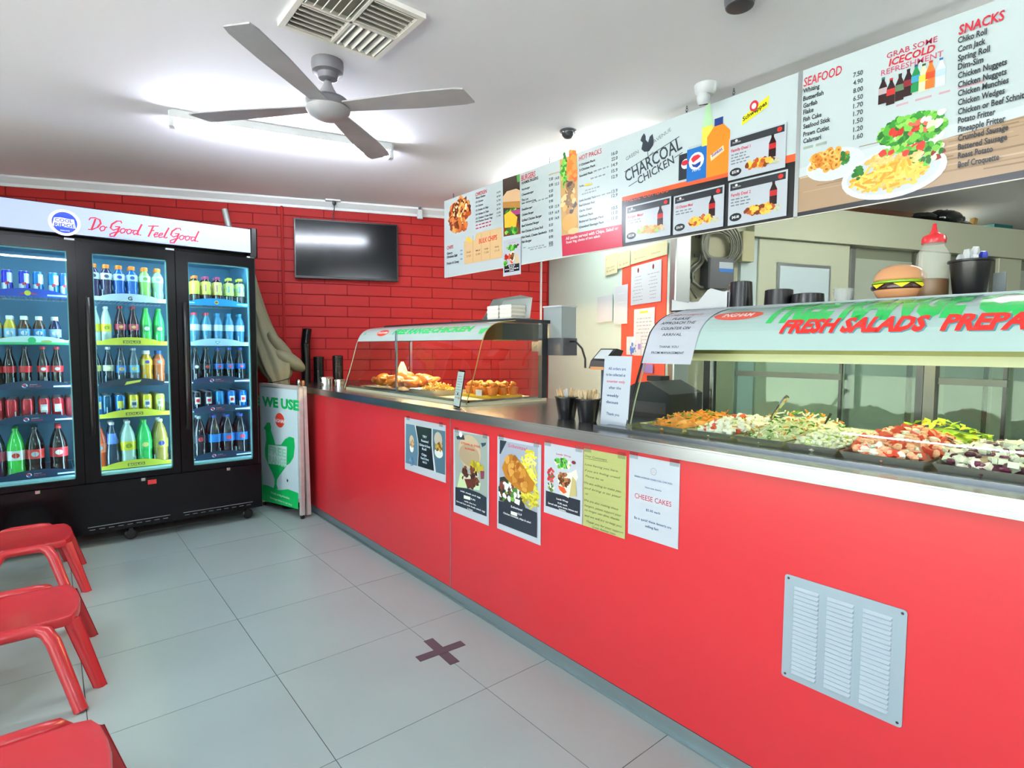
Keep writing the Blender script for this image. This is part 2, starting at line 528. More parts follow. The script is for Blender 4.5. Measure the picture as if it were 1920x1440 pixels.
# ================================================================ fluorescent battens
def batten(label, c, ang, z=CEIL, M=m_tube, L=1.2, group=None):
    t = thing('fluorescent_batten', label, 'light', (c[0], c[1], z), ang, group)
    b = MB(); b.prism([(-0.045, -0.001), (0.045, -0.001), (0.034, -0.04), (-0.034, -0.04)], -L / 2 - 0.01, L / 2 + 0.01, axis='x')
    b.build('housing', m_trimw, parent=t)
    for s in (-1, 1):
        MB().box(s * (L / 2 + 0.01) - 0.014, s * (L / 2 + 0.01) + 0.014, -0.026, 0.026, -0.085, -0.001, c=0.004).build('lamp_holder', m_trimw, parent=t)
    MB().tube([(-L / 2, 0, -0.064), (L / 2, 0, -0.064)], 0.014, 12).build('tube', M, parent=t, smooth=True)
    return t
batten('lit white fluorescent tube light on the ceiling behind the fan', (-0.09, 0.66), R(-15.0))
batten('lit fluorescent tube light on the ceiling hidden behind the burger menu board', (1.72, -0.05), R(90), M=m_ktube)
batten('added unseen fluorescent tube over the kitchen aisle brightening the coolroom', (2.6, -2.3), R(-21), M=m_ktube)  # unseen tube added to light the coolroom front
batten('lit fluorescent tube light on the ceiling above the coolroom top', (5.05, -0.75), R(-21), M=m_ktube, L=1.5)
batten('lit fluorescent tube light on the shop ceiling near the entrance', (-1.5, -4.3), R(0))
batten('added unseen fluorescent tube at the left brightening the shop ceiling', (-2.6, -1.6), R(90))  # added out of view to lift the ceiling brightness
batten('added unseen fluorescent tube close to the front wall brightening the shop ceiling', (0.6, -5.2), R(90))  # extra unseen tube, brightens the ceiling towards the front
batten('added unseen fluorescent tube over the staff side brightening the kitchen', (2.6, -4.2), R(90), M=m_ktube)  # unseen tube added for more light on the kitchen side

# ================================================================ ceiling fan
fm = mat('dusty_grey_fan_metal', '#a9a8ae', 0.5, 0.15, noise=0.15, nscale=9)
fd = mat('dark_grey_fan_metal', '#7c7b82', 0.5, 0.2, noise=0.1, nscale=9)
fan = thing('ceiling_fan', 'grey four-blade ceiling fan hanging in front of the lit tube', 'fan', (-0.225, -0.28, CEIL))
MB().lathe([(0.030, -0.085), (0.042, -0.08), (0.046, -0.055), (0.068, -0.05), (0.072, -0.02), (0.070, 0.0)], 24).build('canopy', fd, parent=fan, smooth=True)
MB().lathe([(0.013, -0.14), (0.013, -0.07)], 12).build('rod', fd, parent=fan, smooth=True)
MB().lathe([(0.055, -0.165), (0.030, -0.125), (0.016, -0.095), (0.014, -0.09)], 20).build('shroud', fm, parent=fan, smooth=True)
MB().lathe([(0.092, -0.215), (0.100, -0.20), (0.100, -0.182), (0.085, -0.168), (0.05, -0.160)], 28).build('motor_housing', fd, parent=fan, smooth=True)
MB().lathe([(0.004, -0.262), (0.045, -0.258), (0.080, -0.243), (0.097, -0.222), (0.099, -0.212)], 28).build('lower_cover', fm, parent=fan, smooth=True)
bl = MB(); prof = []
N_ = 14
for i in range(N_ + 1):
    t = i / N_; x = 0.075 + t * 0.585
    wd = 0.040 + 0.026 * min(1, t * 1.6)
    if t > 0.93: wd *= 0.86
    prof.append((x, wd, R(-6 + 1 * t)))
vs = []; fs = []
for x, wd, tw in prof:
    for s, dz in ((-1, 0.003), (1, 0.003), (1, -0.003), (-1, -0.003)):
        xx = x + (0.022 if s > 0 and x > 0.6 else 0)
        vs.append((xx, s * wd * math.cos(tw), -0.205 + s * wd * math.sin(tw) + dz))
for i in range(N_):
    for k in range(4):
        j = (k + 1) % 4
        fs.append((i * 4 + k, i * 4 + j, (i + 1) * 4 + j, (i + 1) * 4 + k))
fs += [(0, 1, 2, 3), tuple(range(N_ * 4, N_ * 4 + 4))]
bl.add(vs, fs)
b0_ = bl.build('blade', fm, parent=fan)
for k, a in enumerate((-51, 43, 130, 222)):
    b = b0_ if k == 0 else b0_.copy()
    if k: COL.objects.link(b)
    b.rotation_euler = (0, 0, R(a))

# ================================================================ four-way air vent
vt = thing('ceiling_air_vent', 'square white four-way slatted air vent in the ceiling above the fan', 'vent', (-0.285, -0.675, CEIL))
mv = mat('vent_off_white', '#ece8e2', 0.5, noise=0.05, nscale=10)
g = MB(); H = 0.215
for s in (-1, 1):
    g.box(-H, H, s * H, s * (H - 0.022), -0.018, 0.0); g.box(s * H, s * (H - 0.022), -H + 0.022, H - 0.022, -0.018, 0.0)
g.box(-H + 0.02, H - 0.02, -0.006, 0.006, -0.018, 0.0); g.box(-0.006, 0.006, -H + 0.02, H - 0.02, -0.018, 0.0)
g.build('frame', mv, parent=vt)
MB().box(-H + 0.02, H - 0.02, -H + 0.02, H - 0.02, -0.003, 0.0005).build('duct_shadow_sheet', mat('vent_shadow_grey', '#8f8a82', 0.8), parent=vt)  # closed sheet; the shadow inside the duct is put into its grey
sx0 = MB(); sl = [(-0.0065, -0.0175), (0.0045, -0.0035), (0.0075, -0.0045), (-0.0035, -0.0190)]
sx0.prism(sl, -0.088, 0.088, axis='x')
s0_ = sx0.build('slat', mv, parent=vt); first = True
for qx, qy, rot in ((-1, 1, 0), (1, 1, 90), (1, -1, 0), (-1, -1, 270)):
    for k in range(6):
        o = s0_ if first else s0_.copy()
        if not first: COL.objects.link(o)
        first = False
        off = -0.082 + k * 0.0325
        cxx, cyy = qx * 0.1, qy * 0.1
        if rot % 180 == 0: o.location = (cxx, cyy + off, 0)
        else: o.location = (cxx + off, cyy, 0)
        o.rotation_euler = (0, 0, R(rot))

# ================================================================ dome camera, turret camera, wall sensor, hooks
t = thing('dome_camera', 'small dark dome camera on the ceiling above the burger menu', 'camera', (1.196, -0.417, CEIL))
MB().lathe([(0.043, -0.012), (0.050, -0.006), (0.050, 0.0)], 20).build('base', m_grey, parent=t, smooth=True)
MB().lathe([(0.003, -0.048), (0.022, -0.043), (0.036, -0.028), (0.040, -0.010)], 20).build('dome', mat('smoked_dome', '#3a3c40', 0.08), parent=t, smooth=True)
t = thing('security_camera', 'white turret security camera on the ceiling above the charcoal chicken sign', 'camera', (1.30, -1.27, CEIL))
MB().lathe([(0.036, -0.05), (0.050, -0.035), (0.056, 0.0)], 20).build('base', m_white, parent=t, smooth=True)
h = MB(M=Matrix.Translation((-0.012, 0.004, -0.062)) @ Matrix.Rotation(R(24), 4, Vector((0.45, -0.9, 0)))); h.lathe([(0.018, -0.030), (0.028, -0.028), (0.032, -0.012), (0.033, 0.006), (0.022, 0.028)], 20)
h.build('eyeball', m_white, parent=t, smooth=True)
h = MB(M=Matrix.Translation((-0.012, 0.004, -0.062)) @ Matrix.Rotation(R(24), 4, Vector((0.45, -0.9, 0)))); h.lathe([(0.021, -0.0335), (0.021, -0.029)], 20)
h.build('lens', m_darkgrey, parent=t, smooth=True)
a, b = PW.uv(785, 400)
t, _i = frame_thing('motion_sensor', 'small white motion sensor on the cornice right of the television', 'sensor', PW, a, 2.56, 0.068)
MB().box(-0.026, 0.026, -0.035, 0.0, -0.052, 0.03, c=0.008).build('housing', m_white, parent=t)
MB().box(-0.018, 0.018, -0.038, -0.034, -0.045, -0.02).build('sensor_window', m_paper, parent=t)
MB().box(-0.012, 0.012, -0.02, 0.0, 0.03, 0.058).build('bracket', m_grey, parent=t)
t = thing('ceiling_spotlight', 'dark round fitting on the ceiling at the top edge of the picture', 'light', (0.775, -1.73, CEIL))
MB().lathe([(0.05, -0.03), (0.055, -0.01), (0.055, 0.0)], 20).build('rim', m_grey, parent=t, smooth=True)
MB().lathe([(0.03, -0.032), (0.044, -0.031)], 20).build('lens', m_darkgrey, parent=t, smooth=True)
# ================================================================ hanging menu boards
def crop(x0, y0, s): return lambda x, y: (x0 + x * s, y0 + y * s)
cA = crop(820, 240, 360 / 1788); cB = crop(1150, 120, 0.25); cC = crop(1480, 0, 440 / 1584)
INK = '#2b3138'; RED = '#c8283c'; BOARD = '#b7c4c8'
m_print = print_mat('printed_board_ink', 0.28)
m_bedge = mat('board_core', '#c9d2d4', 0.4)
PRICE = '#555d66'
def col_text(pr, lst, cf, c=INK, bold=0.02, lead=0.0):
    """lst of (text, x0, ybase0, x1, ybase1, caph) in crop coordinates"""
    for t, x0, y0, x1, y1, h in lst:
        pr.text(t, cf(x0, y0), cf(x1, y1), cf(x0, y0 - h), c, 3, bold)

def food_pile(pr, c, ra, rb, cols, n, kind='stick', layer=3, ang=0.0, ln=0.03, wd=0.006):
    cx, cy = c
    for i in range(n):
        t = random.uniform(0, 2 * PI); q = math.sqrt(random.random())
        x = ra * q * math.cos(t); y = rb * q * math.sin(t)
        X = cx + x * math.cos(ang) - y * math.sin(ang); Y = cy + x * math.sin(ang) + y * math.cos(ang)
        col = random.choice(cols)
        if kind == 'stick':
            a = random.uniform(0, PI) ; dx = math.cos(a) * ln / 2; dy = math.sin(a) * ln / 2 * 0.7
            pr.stroke([(X - dx, Y - dy), (X + dx, Y + dy)], wd, col, layer, px=False)
        elif kind == 'ring':
            pr.ell((X, Y), ln * .5, ln * .38, col, layer, random.uniform(0, 3), 12, 0.08, px=False)
            pr.ell((X, Y), ln * .22, ln * .15, '#a8631c', layer, random.uniform(0, 3), 8, 0.1, px=False)
        else:
            pr.ell((X, Y), ln * random.uniform(.3, .6), ln * random.uniform(.25, .5), col, layer, random.uniform(0, 3), 9, 0.22, px=False)

GREENS = ['#2f8a2c', '#4fa833', '#75c148', '#1f6a24', '#93cf5a']
CHIPS = ['#f0c04a', '#e8ad33', '#f5d26c', '#d9962a', '#f2c658']
ROAST = ['#c8702c', '#b5521e', '#e08b3a', '#8e3a16', '#d97c45', '#e6a25a', '#6e2f16']

def mini_bottle(pr, x, y0, h, w, body, label, cap):
    """flat printed picture of a drink bottle; x, y0 = base centre in board metres"""
    pr.poly([(x - w / 2, y0), (x + w / 2, y0), (x + w / 2, y0 + h * .62), (x + w * .18, y0 + h * .86), (x + w * .18, y0 + h * .93), (x - w * .18, y0 + h * .93), (x - w * .18, y0 + h * .86), (x - w / 2, y0 + h * .62)], body, 3, px=False)
    pr.rect(x - w / 2, y0 + h * .36, x + w / 2, y0 + h * .60, label, 4)
    pr.rect(x - w * .2, y0 + h * .92, x + w * .2, y0 + h, cap, 4)

board_z0, board_z1 = 1.925, 2.575
def menu_panel(y_left, y_right, label, draw, bg=BOARD, z0=board_z0, z1=board_z1, hooks=(), group='hanging menu boards'):
    """y_left/y_right: distance along the board plane (PB.u)"""
    t, inv = frame_thing('menu_board', label, 'menu board', PB, (y_left + y_right) / 2, z0)
    wd = (y_right - y_left) / 2
    MB().box(-wd, wd, 0.0, 0.006, 0, z1 - z0).build('panel', m_bedge, parent=t)
    MB().box(-wd, wd, -0.001, 0.007, -0.004, 0.0).build('edge_strip', mat('pale_edge_strip', '#d8d8cc', 0.4), parent=t)
    pr = Print(PB, d=0.0006)
    pr.rect(y_left, z0, y_right, z1, bg, 0)
    draw(pr)
    pr.build('print', t, inv, m_print)
    for hx in hooks:
        g = MB()
        for k in range(3):
            zz = (z1 - z0) + 0.004 + k * 0.013
            pts = [((hx - (y_left + y_right) / 2) + 0.006 * math.cos(a) * (1 if k % 2 else 0.5), 0.003 + 0.006 * math.sin(a) * (0.5 if k % 2 else 1) * 0, zz + 0.009 * math.sin(a)) for a in [i * PI / 4 for i in range(9)]]
            g.tube(pts, 0.0018, 5, close=False)
        g.build('hook', m_grey, parent=t, smooth=True)
    return t
def bu(u, v): return PB.uv(u, v)

x833 = -1.295; x976 = -0.281; x1167 = 0.655; x1495 = 1.672; xend = 3.17

def draw1(pr):
    # CHICKEN / CHIPS panel
    c = bu(*cA(205, 815)); food_pile(pr, c, 0.15, 0.135, ROAST, 150, 'blob', 2, ln=0.06)
    food_pile(pr, (c[0] + .02, c[1] + .04), 0.10, 0.08, ['#f0b25a', '#e8803a', '#f7d9a8', '#5e2410'], 45, 'blob', 3, ln=0.035)
    pr.text('CHICKEN', cA(358, 640), cA(462, 605), cA(358, 606), RED, 3, .01)
    rows = [('Whole Chicken', 660, 450), ('1/2 Chicken', 697, 430), ('1/4 Chicken', 735, 428), ('1/2 Chicken & Chips', 775, 478), ('1/4 Chicken & Chips', 813, 482), ('1/2 Chicken Chips Salad', 850, 520), ('1/4 Chicken Roast Veg', 880, 515)]
    for i, (t, y, x1) in enumerate(rows):
        pr.text(t, cA(360, y + 5), cA(x1, y - (x1 - 360) * .19), cA(360, y - 12), INK, 3, .026)
        pr.text(('14.90', '8.90', '5.90', '9.90', '8.50', '12.90', '11.90')[i], cA(556, y - 48), cA(592, y - 55), cA(556, y - 64), PRICE, 3, .02)
    for y in (915, 945): pr.words(*cA(360, y), 0.20, 0.010, '#c9506a', n=5, px=True)
    # brown chip-box
    pr.poly([cA(250, 1062), cA(300, 1040), cA(350, 1050), cA(365, 985), cA(440, 962), cA(600, 925), cA(606, 1205), cA(255, 1272)], '#d3b183', 2)
    for x in (335, 412, 495): pr.stroke([cA(x, 1262 - (x - 250) * .19), cA(x, 1000 - (x - 335) * .19)], 0.004, '#a9875c', 3)
    pr.poly([cA(262, 1040), cA(290, 1010), cA(335, 1050), cA(300, 1062)], '#f0c243', 3)
    pr.text('BULK CHIPS', cA(390, 1078), cA(560, 1035), cA(390, 1035), '#d8432c', 4, .02, .1)
    for i, x in enumerate((275, 362, 440, 540)):
        pr.text(('Small', 'Med', 'Large', 'Family')[i], cA(x, 1168 - i * 17), cA(x + 38, 1160 - i * 17), cA(x, 1152 - i * 17), '#4a3a28', 3, .01)
        pr.text(('3.50', '5.00', '7.50', '11.0')[i], cA(x, 1205 - i * 17), cA(x + 40, 1197 - i * 17), cA(x, 1187 - i * 17), '#4a3a28', 3)
    pr.text('CHIPS', cA(92, 1135), cA(152, 1118), cA(92, 1102), RED, 3, .01)
    for t, y, x1 in (('Gravy', 1182, 145), ('Chicken Salt', 1215, 190), ('Potato & Gravy', 1275, 205)):
        pr.text(t, cA(92, y), cA(x1, y - (x1 - 92) * .17), cA(92, y - 22), INK, 3, .026)
    for y in (1150, 1185, 1230): pr.words(*cA(215, y), 0.035, 0.012, '#7c9cb4', n=1, px=True)
def draw2(pr):
    # burger picture strip + BURGERS
    pr.poly([cA(610, 478), cA(768, 427), cA(775, 985), cA(618, 1012)], '#3a2c22', 1)
    pr.poly([cA(612, 640), cA(650, 590), cA(735, 565), cA(770, 580), cA(772, 740), cA(612, 745)], '#d9b48c', 2)
    pr.poly([cA(612, 690), cA(772, 680), cA(772, 745), cA(612, 745)], '#b5823e', 2)
    c0 = bu(*cA(693, 850))
    food_pile(pr, (c0[0], c0[1] + .05), 0.075, 0.022, GREENS, 22, 'blob', 2, ln=.035)
    pr.poly([cA(680, 770), cA(770, 755), cA(772, 800), cA(700, 815)], '#a8427a', 3)
    pr.poly([cA(625, 810), cA(680, 770), cA(748, 830), cA(735, 920), cA(628, 930)], '#eebb36', 3)
    pr.poly([cA(618, 930), cA(760, 860), cA(773, 985), cA(618, 1005)], '#7e3f24', 2)
    food_pile(pr, (c0[0], c0[1] - .085), 0.075, 0.02, GREENS, 26, 'blob', 3, ln=.035)
    pr.poly([cA(740, 440), cA(768, 430), cA(768, 500), cA(745, 505)], '#4ea040', 2)
    pr.text('BURGERS', cA(785, 495), cA(915, 455), cA(785, 445), RED, 3, .015)
    for t, y, x1, h in (('HAMBURGERS', 528, 942, 26), ('Hamburger', 585, 865, 20), ('Cheeseburger', 635, 900, 20), ('The Lot', 685, 850, 20), ('Steak  with bacon & egg', 712, 920, 16),
                     ('Steakburger', 772, 888, 20), ('Chicken Burger', 822, 900, 20), ('Grilled Chicken Burger', 875, 975, 22), ('Beef Schnitzel Burger', 925, 950, 22),
                     ('Hot Chicken & Gravy Roll', 980, 985, 22), ('Hot Steak, Cheese Sandwich', 1030, 1020, 22), ('Fish Burger', 1075, 880, 22)):
        pr.text(t, cA(788, y), cA(x1, y - (x1 - 788) * .18), cA(788, y - h), INK, 3, .026)
    for y, x, n in ((700, 880, 5), (1125, 845, 6), (1140, 865, 4), (1122, 800, 1)): pr.words(*cA(x, y), 0.17 if n > 1 else .03, 0.008, '#8b949c', n=n, px=True)
    for i, y in enumerate((495, 550, 605, 650, 700, 755, 810, 865, 920, 975, 1030, 1085, 1105)):
        pr.text(('7.50', '8.90', '9.50', '8.00', '9.90', '9.50', '10.9', '8.90', '8.50', '9.90', '8.90', '10.90', '3.50')[i], cA(1042, y), cA(1080, y - 8), cA(1042, y - 26), PRICE, 3, .022)
        if i in (0, 1, 5, 6, 7): pr.text(('14.0', '15.5', '', '', '', '15.9', '16.9', '14.9')[i], cA(1098, y - 10), cA(1136, y - 18), cA(1098, y - 36), PRICE, 3, .022)
    pr.words(*cA(1040, 445), 0.05, .009, '#b9a58c', n=1, px=True); pr.words(*cA(1090, 430), 0.05, .009, '#b9a58c', n=1, px=True)
    # HOT PACKS side
    pr.poly([cA(1142, 293), cA(1302, 240), cA(1315, 968), cA(1160, 1005)], '#c39a62', 1)
    c1 = bu(*cA(1180, 400)); food_pile(pr, c1, 0.025, 0.11, GREENS, 60, 'blob', 2, ln=.03)
    c1 = bu(*cA(1255, 390)); food_pile(pr, c1, 0.035, 0.12, ['#ee7a2c', '#f29440', '#e2602a'], 50, 'blob', 2, ln=.045)
    c1 = bu(*cA(1230, 650)); food_pile(pr, c1, 0.06, 0.10, ['#8a6a44', '#d9a860', '#e6c48c', '#4a3a38', '#b58a54'], 55, 'blob', 2, ln=.05)
    pr.ell(cA(1235, 880), 0.07, 0.055, '#d8a158', 3); pr.ell(cA(1270, 960), 0.05, 0.02, '#e2bd84', 3)
    pr.text('HOT PACKS', cA(1322, 308), cA(1532, 240), cA(1322, 262), RED, 3, .0)
    for t, y, x1, h in (('1 Chicken Pack', 358, 1475, 20), ('2 Chicken Pack', 405, 1475, 20), ('Souvlaki Pack', 460, 1450, 20), ('Yiros Pack', 555, 1365, 18), ('Lamb Souvlaki Pack', 690, 1480, 20),
                     ('Beef Schnitzel Pack', 735, 1470, 20), ('Garlic Steak', 785, 1445, 20), ('Seafood Pack', 835, 1455, 20), ('Battered Sausage Pack', 885, 1555, 20), ('Crumbed Sausage Pack', 935, 1555, 20)):
        pr.text(t, cA(1325, y), cA(x1, y - (x1 - 1325) * .24), cA(1325, y - h), INK, 3, .026)
    for x, y, n in ((1460, 410, 4), (1430, 480, 4), (1380, 590, 5), (1350, 625, 6), (1480, 645, 3)): pr.words(*cA(x, y), 0.12, 0.008, '#8b949c', n=n, px=True)
    pr.poly([cA(1375, 545), cA(1440, 528), cA(1440, 512), cA(1375, 527)], '#d8c42a', 2)
    for i, y in enumerate((260, 310, 365, 420, 475, 610, 650, 765, 810, 860)):
        pr.text(('16.0', '22.0', '14.9', '15.9', '12.9', '13.9', '12.9', '10.5', '11.0', '11.0')[i], cA(1625, y), cA(1682, y - 14), cA(1625, y - 30), PRICE, 3, .022)
    pr.poly([cA(1160, 1005), cA(1722, 897), cA(1728, 1105), cA(1168, 1196)], '#c2304a', 2)
    pr.text('All packs served with Chips, Salad or', cA(1200, 1045), cA(1690, 950), cA(1200, 1018), '#f2dfe2', 4, .02)
    pr.text('Roast Veg, choice of two salads', cA(1205, 1078), cA(1520, 1028), cA(1205, 1055), '#f2dfe2', 4, .02)
def card_shadow(pr): pass
def draw3(pr):
    NAVY = '#2a3440'
    zo = 0.0
    # black lower band with orange rule
    L, Rr = x1167, x1495
    pA = bu(*cB(65, 1000)); pB_ = bu(*cB(855, 808)); pD = bu(*cB(1310, 683)); pE = bu(*cB(1378, 668))
    pr.poly([(L, board_z0), (Rr, board_z0), (Rr, pE[1]), (L, pA[1])], '#ef5a2c', 1, px=False)
    pr.poly([(L, board_z0), (Rr, board_z0), (Rr, pE[1] - .035), (L, pA[1] - .022)], '#17191c', 2, px=False)
    pr.text('VALUE COMBOS', cB(80, 1042), cB(415, 975), cB(80, 1005), '#e8532c', 4, .0, .1)
    pr.text('CHARCOAL', cB(98, 888), cB(520, 632), cB(92, 800), NAVY, 3, .012, hz=False)
    pr.text('CHICKEN', cB(190, 905), cB(460, 742), cB(190, 845), NAVY, 3, .012, hz=False)
    pr.stroke([cB(85, 810), cB(495, 545)], .004, NAVY, 3); pr.stroke([cB(118, 918), cB(180, 878)], .004, NAVY, 3); pr.stroke([cB(462, 702), cB(520, 664)], .004, NAVY, 3)
    pr.text('GREEN', cB(98, 728), cB(192, 668), cB(98, 700), '#6b7480', 3, hz=False); pr.text('AVENUE', cB(305, 598), cB(437, 500), cB(305, 570), '#6b7480', 3, hz=False)
    # rooster mark
    pr.poly([cB(215, 545), cB(205, 575), cB(222, 590), cB(212, 640), cB(235, 660), cB(270, 655), cB(300, 610), cB(305, 570), cB(296, 525), cB(275, 545), cB(262, 588), cB(245, 570), cB(244, 540), cB(232, 520)], NAVY, 3)
    pr.stroke([cB(258, 655), cB(262, 690)], .004, NAVY, 3); pr.stroke([cB(225, 718), cB(268, 692), cB(300, 660)], .003, NAVY, 3)
    # cans and bottles
    a = bu(*cB(538, 865)); b = bu(*cB(538, 672)); pr.rect(a[0] - .04, a[1], a[0] + .04, b[1], '#20262e', 3); pr.ell(cB(543, 750), .026, .026, '#e9ecf0', 4); pr.ell(cB(540, 742), .022, .014, '#c7293a', 5)
    a = bu(*cB(627, 870)); b = bu(*cB(627, 625)); pr.rect(a[0] - .062, a[1], a[0] + .058, b[1], '#1268b8', 4); pr.rect(a[0] - .055, b[1], a[0] + .05, b[1] + .012, '#aeb6bc', 4)
    pr.ell(cB(625, 728), .045, .045, '#f2f4f6', 5); pr.poly([cB(585, 715), cB(605, 690), cB(640, 678), cB(660, 692), cB(640, 712), cB(600, 742)], '#cf2a3a', 6); pr.poly([cB(588, 752), cB(615, 755), cB(660, 728), cB(655, 755), cB(630, 778), cB(600, 772)], '#123f96', 6)
    pr.text('PEPSI', cB(595, 812), cB(655, 795), cB(595, 798), '#e8f0fa', 6)
    mini_bottle(pr, bu(*cB(700, 820))[0], bu(*cB(700, 822))[1], 0.40, 0.062, '#a8cfa4', '#d8cf50', '#26384e')
    a = bu(*cB(782, 835)); b = bu(*cB(775, 410)); hh = b[1] - a[1]; w_ = .064
    pr.poly([(a[0] - w_, a[1]), (a[0] + w_, a[1]), (a[0] + w_, a[1] + hh * .72), (a[0] + .024, a[1] + hh * .88), (a[0] - .024, a[1] + hh * .88), (a[0] - w_, a[1] + hh * .72)], '#f0851e', 4, px=False)
    pr.rect(a[0] - .024, a[1] + hh * .87, a[0] + .024, a[1] + hh, '#223a80', 5)
    pr.poly([cB(728, 690), cB(828, 610), cB(834, 650), cB(735, 730)], '#f6c8a0', 5); pr.text('Sunkist', cB(742, 700), cB(825, 642), cB(740, 675), '#2f4fa8', 6, .03, .2, hz=False)
    # yellow drinks mark
    pr.poly([cB(962, 465), cB(972, 398), cB(1172, 232), cB(1160, 318)], '#e6dc1e', 3)
    pr.text('Schweppes', cB(975, 432), cB(1158, 300), cB(980, 400), '#2e3212', 4, .03, .2, hz=False)
    pr.ell(cB(1057, 315), .022, .026, '#c9283c', 4); pr.ell(cB(1057, 316), .012, .014, '#f0e9ea', 5)
def draw4(pr):
    L = x1495; z = board_z0
    # timber table top picture along the bottom
    t1 = bu(*cC(60, 1020)); zt = 2.13; e = xend
    pr.poly([(L, z), (e, z), (e, zt + .12), (L + .9, zt + .03), (L, zt - .02)], '#a98d72', 1, px=False)
    for k in range(46):
        y = z + .05 + random.random() * .20; x0 = L + random.random() * 1.2; l = random.uniform(.15, .5)
        pr.stroke([(x0, y), (min(e, x0 + l), y + random.uniform(-.004, .004))], random.uniform(.002, .007), random.choice(['#967a60', '#bda28a', '#c9b29b', '#8a6f56']), 2, px=False)
    pr.poly([(L, z), (e, z), (e, z + .035), (L, z + .018)], '#2b2a30', 2, px=False)
    pr.poly([(L, zt - .03), (L + .5, zt - .01), (L + .9, zt + .02), (L + .9, zt + .05), (L + .5, zt + .04), (L, zt + .01)], '#c3ccd0', 2, px=False)
    pr.text('SEAFOOD', cC(98, 588), cC(355, 508), cC(98, 530), RED, 4, .01, .1)
    rows = [('Whiting', 632, 205), ('Butterfish', 684, 232), ('Garfish', 732, 190), ('Flake', 775, 165), ('Fish Cake', 824, 218), ('Seafood Stick', 872, 278), ('Prawn Cutlet', 924, 270), ('Calamari', 970, 215)]
    for t, y, x1 in rows: pr.text(t, cC(95, y), cC(x1, y - (x1 - 95) * .22), cC(95, y - 30), INK, 4, .024)
    for i, y in enumerate((530, 583, 637, 690, 740, 792, 845, 898, 950)):
        pr.text(('7.50', '4.90', '8.00', '6.50', '1.70', '1.70', '1.50', '1.20', '1.60')[i], cC(432, y - 5), cC(498, y - 22), cC(432, y - 36), '#3c444c', 4, .022)
    pr.words(*cC(95, 1012), .1, .012, '#9aa49c', n=2, px=True)
    pr.text('GRAB SOME', cC(658, 398), cC(1000, 290), cC(658, 362), '#c02a50', 4, .004)
    pr.text('ICECOLD', cC(672, 450), cC(985, 350), cC(672, 404), RED, 4, .03, .15)
    pr.text('REFRESHMENT', cC(620, 515), cC(1040, 385), cC(620, 478), '#c85070', 4, .004)
    for x, y, b, l, c in ((628, 702, '#2b1114', '#b9a7ae', '#2f6f72'), (682, 708, '#2b1114', '#c4302c', '#c4302c'), (742, 680, '#2b1114', '#5d7d5c', '#2b3a30'), (798, 650, '#2b1114', '#8a2430', '#222'+'222'),
                       (850, 622, '#1f8a4c', '#3f9ac0', '#26528a'), (902, 618, '#cfd8b0', '#d9d24c', '#2b5a34'), (948, 598, '#e8752a', '#d04a24', '#c7451f'), (1018, 582, '#cfdde8', '#b0c8e4', '#3d6fae')):
        p0 = bu(*cC(x, y)); mini_bottle(pr, p0[0], p0[1], .105, .030, b, l, c)
    pr.words(*cC(722, 722), .28, .008, '#c59aa6', n=4, px=True)
    # salad bowl
    c = bu(*cC(832, 880))
    pr.poly([cC(612, 950), cC(1062, 838), cC(1040, 920), cC(960, 985), cC(820, 1030), cC(700, 1015), cC(630, 985)], '#dfe7ee', 3)
    food_pile(pr, (c[0] - .005, c[1] + .004), .112, .055, GREENS, 190, 'blob', 4, ln=.032)
    food_pile(pr, (c[0] + .0, c[1] + .01), .075, .028, ['#d3392c', '#c22a22', '#e86450'], 14, 'blob', 5, ln=.024)
    food_pile(pr, (c[0] + .07, c[1] + .02), .04, .03, ['#eef3e0', '#dcebb8'], 8, 'blob', 5, ln=.03)
    # calamari plate
    c = bu(*cC(290, 1090))
    pr.ell(cC(305, 1110), .118, .068, '#cdd4da', 3, n=24); food_pile(pr, (c[0] - .015, c[1] + .008), .080, .042, ['#dd8a2c', '#e8a041', '#f0b45c', '#cf7a20'], 60, 'ring', 4, ln=.034)
    food_pile(pr, bu(*cC(365, 1072)), .03, .022, ['#1f6a24', '#2f8a2c'], 14, 'blob', 5, ln=.02)
    # big plate of chips and salad
    c = bu(*cC(700, 1165))
    pr.ell(cC(690, 1172), .186, .100, '#d2d8de', 4, n=28); pr.ell(cC(690, 1168), .165, .083, '#c2c9d0', 4, n=24)
    food_pile(pr, (c[0] + .115, c[1] + .045), .052, .042, GREENS + ['#8c2a22', '#e8e0c8'], 60, 'blob', 5, ln=.026)
    food_pile(pr, (c[0] + .0, c[1] + .050), .095, .032, ['#dcc07a', '#e0cc94', '#d2ae5c'], 70, 'blob', 5, ln=.034)
    food_pile(pr, (c[0] - .02, c[1] - .012), .118, .048, CHIPS, 130, 'stick', 6, ln=.055, wd=.0095)
    food_pile(pr, bu(*cC(468, 1172)), .020, .024, ['#1f6a24', '#2c7a2c'], 18, 'blob', 6, ln=.024)
    food_pile(pr, bu(*cC(775, 1010)), .075, .016, GREENS + ['#d3392c'], 34, 'blob', 5, ln=.03)
    pr.text('SNACKS', cC(1145, 240), cC(1455, 120), cC(1145, 178), RED, 4, .02, .1)
    sn = [('Chiko Roll', 298, 1335), ('Corn Jack', 358, 1325), ('Spring Roll', 418, 1355), ('Dim-Sim', 476, 1312), ('Chicken Nuggets', 535, 1470), ('Chicken Nuggets', 597, 1468), ('Chicken Munchies', 655, 1482), ('Chicken Wedges', 716, 1455),
          ('Chicken or Beef Schnitzel', 778, 1640), ('Potato Fritter', 837, 1392), ('Pineapple Fritter', 897, 1460), ('Crumbed Sausage', 956, 1480), ('Battered Sausage', 1016, 1472), ('Roast Potato', 1074, 1375), ('Beef Croquette', 1135, 1418)]
